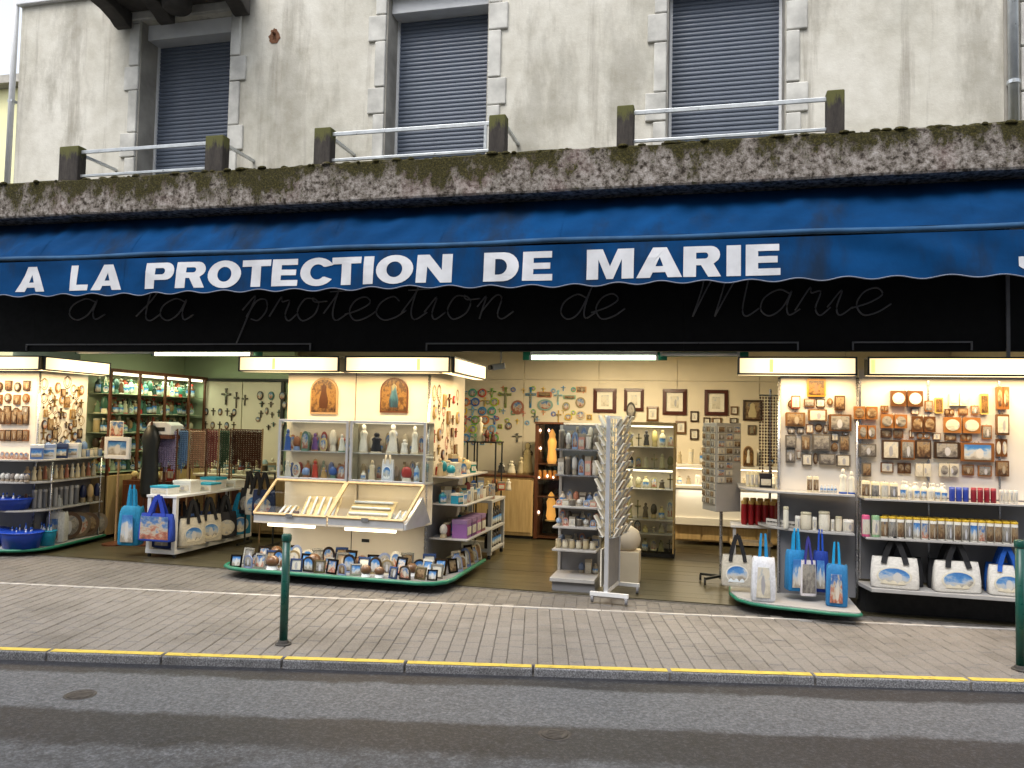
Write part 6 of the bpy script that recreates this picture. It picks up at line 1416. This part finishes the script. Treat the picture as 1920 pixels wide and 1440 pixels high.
# lit counter at the back right
lc = thing('lit_counter', 'white shop counter with glowing strip lights at the back', 'counter', (.6, 3.9, 0))
LX0, LX1 = -.42, 2.3
MB().box(LX0, 3.72, .30, LX1, 4.1, .40).build('base_ledge', 'boardwhite', lc); MB().box(LX0, 3.75, .40, LX1, 4.1, .82).build('front_panel', 'boardwhite', lc)
MB().box(LX0, 3.70, .82, LX1, 4.2, .86).build('lower_top', 'boardwhite', lc, bevel=.004); MB().box(LX0, 3.78, 1.12, LX1, 4.2, 1.16).build('upper_top', 'boardwhite', lc, bevel=.004)
MB().box(LX0, 4.12, .861, LX1, 4.2, 1.119).build('back', 'cream', lc); MB().box(LX0+.02, 3.80, .06, LX1, 4.1, .299).build('plinth', 'counterwood', lc)
for k in range(7): MB().box(LX0+.04+k*.38, 3.785, .08, LX0+.39+k*.38, 3.799, .28).build('plinth_panel', 'counterwood', lc, bevel=.003)
for z in (1.108, .808): MB().box(LX0+.02, 3.79, z-.012, LX1-.02, 3.815, z).build('light_strip', 'striplight', lc)
area(lc, 'lamp', ((LX0+LX1)/2, 3.87, 1.09), LX1-LX0-.1, .1, 14, (1, .92, .74)); area(lc, 'lamp', ((LX0+LX1)/2, 3.70, .80), LX1-LX0-.1, .05, 8, (1, .92, .74))
for r_, (z, h, n_) in enumerate(((.861, .2, 14), (1.161, .30, 12))):
    for i in range(n_):
        k = ['bottle', 'madonna', 'candle'][(i+r_) % 3]; c_ = ['#d8ccb0', '#b8a888', '#e4dcc8', '#9a8a70'][(i*3+r_) % 4]
        place(k, 'counter_statue', f'{ORD[i]} pale statue or bottle from the left on the {["lower", "upper"][r_]} level of the lit counter', 'statue', (LX0+.08+i*(.13 if r_ == 0 else .16), 3.92, z), (.075, .07, h*rnd.uniform(.55, .98)), 0, 'goods on the lit counter', (c_, '#a89878', c_))
a, c = z4(700, 535), z4(755, 640); item('arch_icon', 'arched_statue_niche', 'dark arched niche with a white statue on the lit counter', 'statue', a[0], c[0], a[1], c[1], 3.85, z=1.162, d=.08, cols=(None, None, '#e8e2d0'))
# ------------------------------------------------------------------ grey gondola, postcard rack, magnet tower
gd = thing('gondola_shelf', 'grey metal gondola with small goods behind the postcard rack', 'shelf unit', (-1.3, .3, 0))
GX0, GX1, GY0, GY1 = -1.52, -1.06, .04, .55
MB().box(GX0+.02, GY0+.03, .006, GX1, GY1, .10).build('plinth', 'grey', gd); MB().box(GX0, GY0, .101, GX1, GY1, .14).build('base_shelf', 'greyshelf', gd, bevel=.004)
MB().box(GX0, GY1-.03, .141, GX1, GY1, 1.70).build('back', 'grey', gd)
for x in (GX0, GX1-.03): MB().box(x, GY1-.06, .141, x+.03, GY1-.031, 1.70).build('upright', 'greyshelf', gd)
GZ = (.415, .65, .86)
for z in GZ: MB().box(GX0, GY0+.10, z-.02, GX1, GY1-.061, z).build('shelf', 'greyshelf', gd, bevel=.003)
for z in (1.18, 1.45): MB().box(GX0, GY0+.2, z-.015, GX1, GY1-.061, z).build('wire_shelf', 'chrome', gd)
for r_, (z, h) in enumerate(((GZ[0], .11), (GZ[1], .10), (GZ[2], .08), (1.18, .20), (1.45, .20))):
    for i in range(6):
        k = ['jar', 'globe', 'souvenir', 'carton'][(i+r_) % 4] if r_ else 'jar'; c_ = (['#b8aa88', '#c8c0a8'] if r_ == 0 else ['#c8c8c4', '#8fa8c8', '#d8a090', '#e0dcd0', '#6a6258'])[(i+r_) % (2 if r_ == 0 else 5)]
        place(k, 'small_souvenir', f'{ORD[i]} small souvenir from the left on the {ORD[r_]} gondola shelf from the floor', 'souvenir', (GX0+.05+i*.072, GY0+.20+(.08 if r_ > 2 else 0), z+.001), (.062, .06 if k != 'souvenir' else .01, h*rnd.uniform(.7, 1)), 0, 'souvenirs on the grey gondola', (c_, '#a8a090', c_))
pr_ = thing('postcard_rack', 'tall white wheeled postcard rack standing on the pavement edge', 'postcard rack', (-.86, -.28, 0))
px, py = -.90, -.30
MB().box(px-.02, py-.02, .11, px+.02, py+.02, 1.80).build('front_post', 'alu', pr_, bevel=.003); MB().box(px+.04, py+.50, .11, px+.08, py+.54, 1.78).build('rear_post', 'alu', pr_, bevel=.003)
MB().bar((px-.15, py-.02, .09), (px+.22, py-.06, .09), .04, .035).build('front_foot', 'white_metal', pr_); MB().bar((px-.10, py+.54, .09), (px+.28, py+.50, .09), .04, .035).build('rear_foot', 'white_metal', pr_)
MB().bar((px, py-.02, .105), (px+.06, py+.52, .105), .03, .03).build('base_bar', 'white_metal', pr_); MB().bar((px, py-.02, 1.79), (px+.06, py+.52, 1.79), .03, .03).build('top_bar', 'white_metal', pr_)
for (x, y) in ((px-.13, py-.02), (px+.20, py-.06), (px-.08, py+.54), (px+.26, py+.50)):
    w_ = MB().tube([(x-.012, y, .040), (x+.012, y, .040)], .036, 12).build('caster', 'grey', pr_); MB().box(x-.018, y-.008, .045, x+.018, y+.008, .074).build('fork', 'chrome', w_)
ax = Vector((.06, .52, 0)).normalized(); nx = Vector((ax.y, -ax.x, 0))      # along the panel / its right-hand normal
P0 = Vector((px, py, 0))
MB().hexa([tuple(P0+ax*.03+Vector((0, 0, .13))), tuple(P0+ax*.53+Vector((0, 0, .13))), tuple(P0+ax*.53+nx*.01+Vector((0, 0, .13))), tuple(P0+ax*.03+nx*.01+Vector((0, 0, .13)))],
          [tuple(P0+ax*.03+Vector((0, 0, 0.60))), tuple(P0+ax*.53+Vector((0, 0, 0.60))), tuple(P0+ax*.53+nx*.01+Vector((0, 0, 0.60))), tuple(P0+ax*.03+nx*.01+Vector((0, 0, 0.60)))]).build('panel', 'grey', pr_)
for k in range(5):
    q = P0+ax*(.03+k*.12); MB().tube([(q.x, q.y, .60), (q.x, q.y, 1.78)], .006, 5).build('wire', 'steel', pr_)
for k in range(13):
    z = .655+k*.089; a_, c_ = P0+ax*.02, P0+ax*.52; MB().tube([(a_.x, a_.y, z), (c_.x, c_.y, z)], .004, 5).build('wire', 'steel', pr_)
for side, sg in (('right', 1), ('left', -1)):
    for r_ in range(13):
        z = .62+r_*.089
        for col in range(4):
            q = P0+ax*(.09+col*.125)+nx*(sg*(.045+.025*((r_+col) % 2)))
            ang = math.atan2(ax.y, ax.x)+(math.pi if sg < 0 else 0)
            b = MB(); e1, e2 = q-ax*.055, q+ax*.055
            b.tube([tuple(e1+nx*sg*.0+Vector((0, 0, z))), tuple(e1+nx*sg*.035+Vector((0, 0, z+.01))), tuple(e2+nx*sg*.035+Vector((0, 0, z+.01))), tuple(e2+Vector((0, 0, z)))], .004, 4)
            b.build('wire_pocket', 'steel', pr_)
            o = place('card', 'postcard', f'postcard on the rack, {side} side, {ORD[r_]} row up, {ORD[col]} from the street', 'postcard', (q.x, q.y, z+.004), (.105, .012, .105+.03*((col+r_) % 2)), ang, 'postcards on the white rack', rx=R(30))
            repic(o, ['multi', 'grotto', 'brown', 'pale', 'grotto', 'blue', 'brown'][(r_*3+col*2+(sg > 0)) % 7])
            sh_ = o.children[0]; sh_.material_slots[0].link = 'OBJECT'; sh_.material_slots[0].material = PIC[['grotto', 'multi', 'brown'][(r_+col*2) % 3]]
for i in range(3):
    q = P0+ax*(.12+i*.16)-nx*.06
    o = place('card', 'large_print', f'{ORD[i]} large pale print leaning at the foot of the postcard rack', 'print', (q.x, q.y, .14), (.15, .012, .36+.04*i), math.atan2(ax.y, ax.x)+math.pi, 'large prints on the rack'); repic(o, 'pale')
mt = thing('magnet_tower', 'square rotating magnet tower on a wheeled pole', 'display tower', (.2, .95, 0))
tx, ty, ta = .195, 1.05, R(28); hw = .15
def TP(u, v, z): return (tx+u*math.cos(ta)-v*math.sin(ta), ty+u*math.sin(ta)+v*math.cos(ta), z)
MB().hexa([TP(-hw, -hw, .80), TP(hw, -hw, .80), TP(hw, hw, .80), TP(-hw, hw, .80)], [TP(-hw, -hw, 1.76), TP(hw, -hw, 1.76), TP(hw, hw, 1.76), TP(-hw, hw, 1.76)]).build('column', 'greyshelf', mt, bevel=.005)
MB().tube([(tx, ty, .05), (tx, ty, .80)], .018, 8).build('pole', 'chrome', mt)
for k in range(5):
    t_ = R(72*k+10); e_ = (tx+.24*math.cos(t_), ty+.24*math.sin(t_)); MB().bar((tx, ty, .085), (e_[0], e_[1], .075), .03, .025).build('foot', 'blackframe', mt); MB().tube([(e_[0]-.012, e_[1], .038), (e_[0]+.012, e_[1], .038)], .032, 12).build('caster', 'dark', mt)
for f_, (ang, nmf) in enumerate(((ta, 'street-facing'), (ta-math.pi/2, 'left'))):
    c_, s_ = math.cos(ang), math.sin(ang)
    for r_ in range(11 if f_ else 8):
        for col in range(3):
            u = -.095+col*.095; z = 1.66-r_*.078
            if not f_ and r_ > 4 and col == 2: continue
            o = place('card', 'magnet', f'magnet on the {nmf} face of the tower, {ORD[r_]} row down, {ORD[col]} column', 'magnet', (tx+u*c_+hw*1.02*s_, ty+u*s_-hw*1.02*c_, z), (.075, .012, .062), ang, 'magnets on the tower'); repic(o, ['brown', 'grotto', 'multi', 'pale'][(r_+col+f_) % 4] if f_ == 0 else ['grotto', 'brown'][(r_+col) % 2])
# stack of hanging rosaries by the right display (brown curtain of strands)
hr = thing('rosary_stand', 'brown rosaries hanging in a bundle behind the narrow right display', 'rosary stand', (.75, 1.2, 0))
p = A(1445, 790, 1.2)
MB().tube([(p.x, 1.25, .03), (p.x, 1.25, 2.15)], .014, 8).build('pole', 'chrome', hr); MB().lathe([(.17, .004), (.17, .02), (.02, .05)], 14, (p.x, 1.25, 0)).build('foot', 'grey', hr)
MB().tube([(p.x-.12, 1.25, 2.08), (p.x+.14, 1.25, 2.08)], .01, 6).build('arm', 'chrome', hr)
for k in range(9):
    x = p.x-.11+k*.03; b = MB(); zz = 2.05
    while zz > 1.25-.1*math.sin(k*2):
        b.lathe([(0, -.017), (.014, 0), (0, .017)], 5, c=(x, 1.22+.01*(k % 2), zz)); zz -= .034
    b.build('rosary_strand', 'paint', hr, color=['#4a2a1c', '#6a4030', '#38241c'][k % 3])
# security camera beside the middle light box
p = A(938, 690, .6); t = thing('security_camera', 'small grey camera under the fascia right of the middle light boxes', 'camera', tuple(p))
MB().bar((p.x-.08, .52, p.z), (p.x+.02, .66, p.z+.03), .07, .07).build('body', 'grey', t, bevel=.008); MB().tube([(p.x, .62, p.z+.03), (p.x, .62, p.z+.20)], .012, 8).build('bracket', 'grey', t); MB().tube([(p.x-.085, .515, p.z), (p.x-.10, .495, p.z-.004)], .028, 10).build('lens', 'dark', t)

# ------------------------------------------------------------------ more stock on the crowded shelves
for r_, z in enumerate((2.02, 1.86, 1.70)):
    for i in range(6):
        o = place('plaque' if (i+r_) % 2 else 'medallion', 'wall_plaque', f'{ORD[i]} dark plaque from the left, {["upper", "middle", "lower"][r_]} row at the far left board', 'plaque', (-9.02+i*.14, .248, z-.05+.02*(i % 2)), (.10, .018, .12), 0, 'dark plaques on the far left board', (BROWNS[(i*2+r_) % 6], None, '#a89878')); repic(o, ['brown', 'grotto', 'brown'][(i+r_) % 3])
for r_, (z, h) in enumerate(((LZ[1]+.001, .15), (LZ[2]+.001, .17))):
    for i in range(11):
        Y = .02+i*.10
        place(['bottle', 'madonna', 'jar', 'globe'][(i+r_) % 4], 'shelf_souvenir', f'{ORD[i]} souvenir from the street in the back row, left display {["second", "third"][r_]} shelf', 'souvenir', (-8.09, Y+.06, z), (.08, .07, h*rnd.uniform(.8, 1.2)), .6, 'back row on the left display', (['#b89a78', '#8a8a8c', '#6a4a3a', '#d0c8b4', '#7088a8'][(i+r_*2) % 5], '#a09078', '#c8c0b0'))
for i in range(7):
    place(['globe', 'bottle', 'souvenir'][i % 3], 'shelf_souvenir', f'{ORD[i]} bluish souvenir from the street above the boxes, left display top shelf', 'souvenir', (-8.07, .36+i*.10, LZ[0]+.001), (.09, .08 if i % 3 < 2 else .012, .20+.03*(i % 2)), .8, 'tall souvenirs behind the left boxes', (['#6a88b8', '#d8d8d4', '#3a4a78'][i % 3], '#b8b0a0', '#a8b4c8'))
# second rank in the glass cabinets
for c_ in range(2):
    for r_, z in enumerate((1.348, 1.043)):
        for i in range(8):
            X = (-4.58, -3.70)[c_]+i*.098
            place(['souvenir', 'madonna', 'globe', 'bottle'][(i+r_+c_) % 4], 'small_figurine', f'{ORD[i]} figurine from the left, back rank, {["upper", "lower"][r_]} shelf, {["left", "right"][c_]} glass cabinet', 'souvenir', (X, .235, z), (.075, .05 if (i+r_+c_) % 4 else .012, rnd.uniform(.15, .23)), 0, 'back rank in the glass cabinets', ((['#a8704a', '#5a6a9a', '#b89a6a', '#8a3a34', '#7a8a78'] if c_ == 0 else ['#c8bca4', '#a89878', '#d8d0c0', '#8a8478', '#b8a898'])[(i*2+r_) % 5], '#8a7858', '#c0b49c'))
# middle display: crowded side shelves
for r_, (z, X, h) in enumerate(((1.101, -2.86, .20), (.801, -2.82, .16), (.421, -2.80, .20))):
    for i in range(9):
        place(['madonna', 'bottle', 'globe', 'carton', 'jar'][(i*2+r_) % 5], 'shelf_souvenir', f'{ORD[i]} souvenir from the street, back rank of the {["upper", "middle", "low"][r_]} middle side shelf', 'souvenir', (X, .42+i*.118, z), (.09, .08, h*rnd.uniform(.7, 1.15)), .9, 'back rank on the middle side shelves', (['#c8b08a', '#1f7f90', '#d8d2c8', '#a04a4a', '#3a5a8a', '#8a6a4a'][(i+r_) % 6], '#b8a888', '#d0c8b4'))
for i in range(8):
    o = place('card', 'picture_card', f'{ORD[i]} picture card from the street along the edge of the middle side shelf', 'card', (-2.56, .42+i*.13, .801), (.10, .006, .11+.03*(i % 3)), R(85), 'cards along the middle side shelf'); repic(o, ['blue', 'multi', 'pale', 'brown'][i % 4])
for i in range(12):
    X, Y = -2.58+.03*(i % 2), .12+i*.075
    o = place(['photo_frame', 'souvenir'][i % 2], 'souvenir', f'{ORD[i]} souvenir from the street along the right side of the middle tray', 'souvenir', (X, Y, .101), (.13, .012, .15+.03*(i % 3)), R(60), 'souvenirs on the green-edged middle tray', (PL[(i*3) % 8], PL[(i*3) % 8] if i % 2 == 0 else None, PL[(i+2) % 8]), rx=R(-12)); repic(o, ['brown', 'grotto', 'multi', 'gold'][i % 4])
# gondola second rank
for r_, (z, h) in enumerate(((.101+.04, .14), (GZ[0], .14), (GZ[1], .14), (GZ[2], .16), (1.18, .22), (1.45, .22))):
    for i in range(6):
        k_ = ['carton', 'bottle', 'souvenir', 'globe'][(i+r_*3) % 4]
        if r_ == 0 and i < 3: continue
        o = place(k_, 'small_souvenir', f'{ORD[i]} souvenir from the left, rear rank of gondola tier {["one", "two", "three", "four", "five", "six"][r_]}', 'souvenir', (GX0+.06+i*.072, GY0+.36, z+.001), (.065, .06 if k_ != 'souvenir' else .01, h*rnd.uniform(.75, 1.1)), 0, 'rear rank on the grey gondola', (['#8a8478', '#6a7a98', '#a8705a', '#c8c0b0', '#5a5248'][(i*2+r_) % 5], '#a09888', '#b8b0a4'))
# plush animals' basket replaced by a cream sack beside the vitrine
p = A(1185, 1030, .9)
t = thing('cushion', 'round cream plush cushion behind the postcard rack', 'cushion', (p.x, .75, 0))
MB().lathe([(.10, .36), (.14, .40), (.16, .48), (.13, .57), (.05, .62), (0, .625)], 12, (p.x-.05, .75, 0)).build('cushion', 'cream', t, smooth=True)
MB().box(p.x-.20, .62, .006, p.x+.10, .90, .355).build('stand', 'wallcream', t, bevel=.01)
# bags stacked along the bag table and behind the counter
for i in range(5):
    o = place('folded_tote', 'tote_bag', f'{ORD[i]} dark blue slim tote from the front under the bag table', 'bag', (-6.34, .42+i*.28, .11), (.30, .16, .34), .3*(i % 2), 'totes under the bag table', (['#16306a', '#101018', '#1c4a8a'][i % 3], '#14141c', None)); repic(o, ['blue', 'grotto', 'multi'][i % 3])

# ------------------------------------------------------------------ small things filling the gaps on the walls
k = 0
for r_ in range(7):
    for i in range(5):
        x = 240+i*46-(r_ % 2)*16; y = 262+r_*42; a, c = z3(x, y), z3(x+24, y+24)
        item(['cross', 'medallion', 'plaque'][(i+r_) % 3], 'wall_ornament', f'{ORD[i]} tiny ornament from the left, {ORD[r_]} line between the bright ornaments', 'wall ornament', a[0], c[0], a[1], c[1], BW-.001, d=.008, group='tiny ornaments in the bright cluster', cols=(OC[(k*7+3) % 10], OC[(k*7+3) % 10], '#e8e0c0')); k += 1
for r_ in range(3):
    for i in range(9):
        x = 440+i*52+(r_ % 2)*20; y = (352, 398, 232)[r_]+6*(i % 3); a, c = z3(x, y), z3(x+26, y+26)
        if r_ == 1 and i > 3: continue
        item(['cross', 'medallion'][(i+r_) % 2], 'wall_ornament', f'{ORD[i]} tiny ornament from the left, {["middle", "low", "top"][r_]} line above the dark lit cabinet', 'wall ornament', a[0], c[0], a[1], c[1], BW-.001, d=.008, group='tiny ornaments above the dark cabinet', cols=(OC[(i*3+r_) % 10], OC[(i*3+r_) % 10], '#e8e0c0'))
G1 = [(262, 312, 270, 318), (345, 400, 265, 305), (408, 452, 268, 308), (462, 492, 262, 300), (310, 345, 412, 442), (356, 392, 395, 440), (400, 440, 392, 436), (444, 466, 400, 440), (484, 520, 440, 480), (484, 518, 490, 535), (262, 300, 412, 442), (310, 328, 530, 570), (392, 415, 540, 600), (540, 575, 436, 452)]
for i, (x0, x1, y0, y1) in enumerate(G1):
    a, c = z5(x0, y0), z5(x1, y1); o = item('plaque' if i % 3 else 'medallion', 'wall_plaque', f'{ORD[i]} very small plaque filling the gaps on the narrow right board, counted row by row', 'plaque', a[0], c[0], a[1], c[1], .196, d=.018, group='very small plaques, narrow right board', cols=(BROWNS[i % 6], None, '#a89878')); repic(o, ['brown', 'grotto', 'pale'][i % 3])
G2 = [(735, 775, 300, 335), (960, 1000, 275, 330), (890, 930, 315, 345), (1060, 1110, 318, 350), (1130, 1180, 315, 348), (1195, 1232, 300, 345), (880, 905, 425, 465), (735, 790, 425, 462), (800, 850, 425, 465), (920, 985, 440, 468), (1000, 1040, 440, 475), (1060, 1120, 447, 478), (1140, 1200, 447, 480), (1250, 1300, 400, 470), (735, 800, 590, 640), (820, 890, 592, 645), (1150, 1210, 600, 655), (1230, 1300, 605, 660), (1320, 1380, 470, 560)]
for i, (x0, x1, y0, y1) in enumerate(G2):
    a, c = z5(x0, y0), z5(x1, y1); o = item('plaque' if i % 3 else 'diptych', 'wall_plaque', f'{ORD[i]} very small plaque filling the gaps on the wide right board, counted row by row', 'plaque', a[0], c[0], a[1], c[1], .196, d=.018, group='very small plaques, wide right board', cols=(WOODS[i % 4], None, '#a89878')); repic(o, ['brown', 'grotto', 'pale', 'brown'][i % 4])
for r_, z in enumerate(SHZ):
    for i in range(20):
        place(['bottle', 'globe', 'jar', 'madonna'][(i+r_) % 4], 'cabinet_bottle', f'{ORD[i]} item from the front, rear rank, {["lowest", "second", "third", "fourth", "top"][r_]} shelf of the green cabinet', 'souvenir', (-8.30, 1.43+i*.101, z+.001), (.10, .08, .25*rnd.uniform(.7, 1.0)), R(60), 'rear rank in the green wall cabinet', (['#a8905a', '#4a3a28', '#c8b888', '#6a8a6a', '#2a3a34', '#b05a3a'][(i*5+r_) % 6], ['#d8d4b8', '#8a3028'][i % 2], '#c8c4a8'))
for r_ in range(5):
    for i in range(5):
        X = -7.97+i*.13; z = 2.16-r_*.22
        if r_ < 2: continue
        item_k = 'cross' if (i+r_) % 2 else 'medallion'
        place(item_k, 'wall_cross' if item_k == 'cross' else 'wall_medallion', f'{ORD[i]} small ornament from the left, line {["one", "two", "three", "four", "five"][r_]} of the first left bay panel', 'crucifix' if item_k == 'cross' else 'medallion', (X, 3.468, z), (.075, .015, .12), 0, 'small ornaments on the first left bay panel', (['#3a2a1c', '#6a5030', '#2a2a2c'][(i+r_) % 3], '#3a2a1c', '#8a8478'))

# ------------------------------------------------------------------ crowded counter top of the left bay
for r_ in range(2):
    for i in range(11):
        X = -7.12+i*.125
        place(['madonna', 'carton', 'bottle', 'globe', 'jar'][(i*2+r_) % 5], 'counter_souvenir', f'{ORD[i]} souvenir from the left, {["front", "rear"][r_]} rank on the light wood counter, left bay', 'souvenir', (X, 2.42+.22*r_, .876), (.10, .09, rnd.uniform(.10, .18)+.08*r_), rnd.uniform(-.4, .4), 'souvenirs on the left bay counter', (['#c8b890', '#5a4a38', '#8fa8b0', '#d8d0bc', '#7a3a30', '#3a5a5a'][(i+r_*2) % 6], '#a89878', '#d0c8b0'))
bs = thing('bag_stand', 'dark wire stand of black and white totes beside the bag table', 'bag stand', (-5.75, 1.4, 0))
for x in (-5.98, -5.56): MB().tube([(x, 1.55, .03), (x, 1.55, .98)], .012, 6).build('upright', 'blackframe', bs); MB().bar((x, 1.38, .02), (x, 1.72, .02), .03, .03).build('foot', 'blackframe', bs)
MB().tube([(-5.98, 1.55, .97), (-5.56, 1.55, .97)], .01, 6).build('top_rail', 'blackframe', bs)
for i in range(3):
    o = place('tote', 'tote_bag', f'{ORD[i]} tote from the left on the dark wire stand, left bay', 'bag', (-5.90+i*.14, 1.50-.05*i, .42), (.30, .10, .34), .25*(i-1), 'totes on the wire stand', (['#1a1a20', '#d8d2c4', '#20305a'][i], '#141418', '#141418', '#d8d0bc', None, '#e6dcc4')); repic(o, ['grotto', 'blue', 'multi'][i])
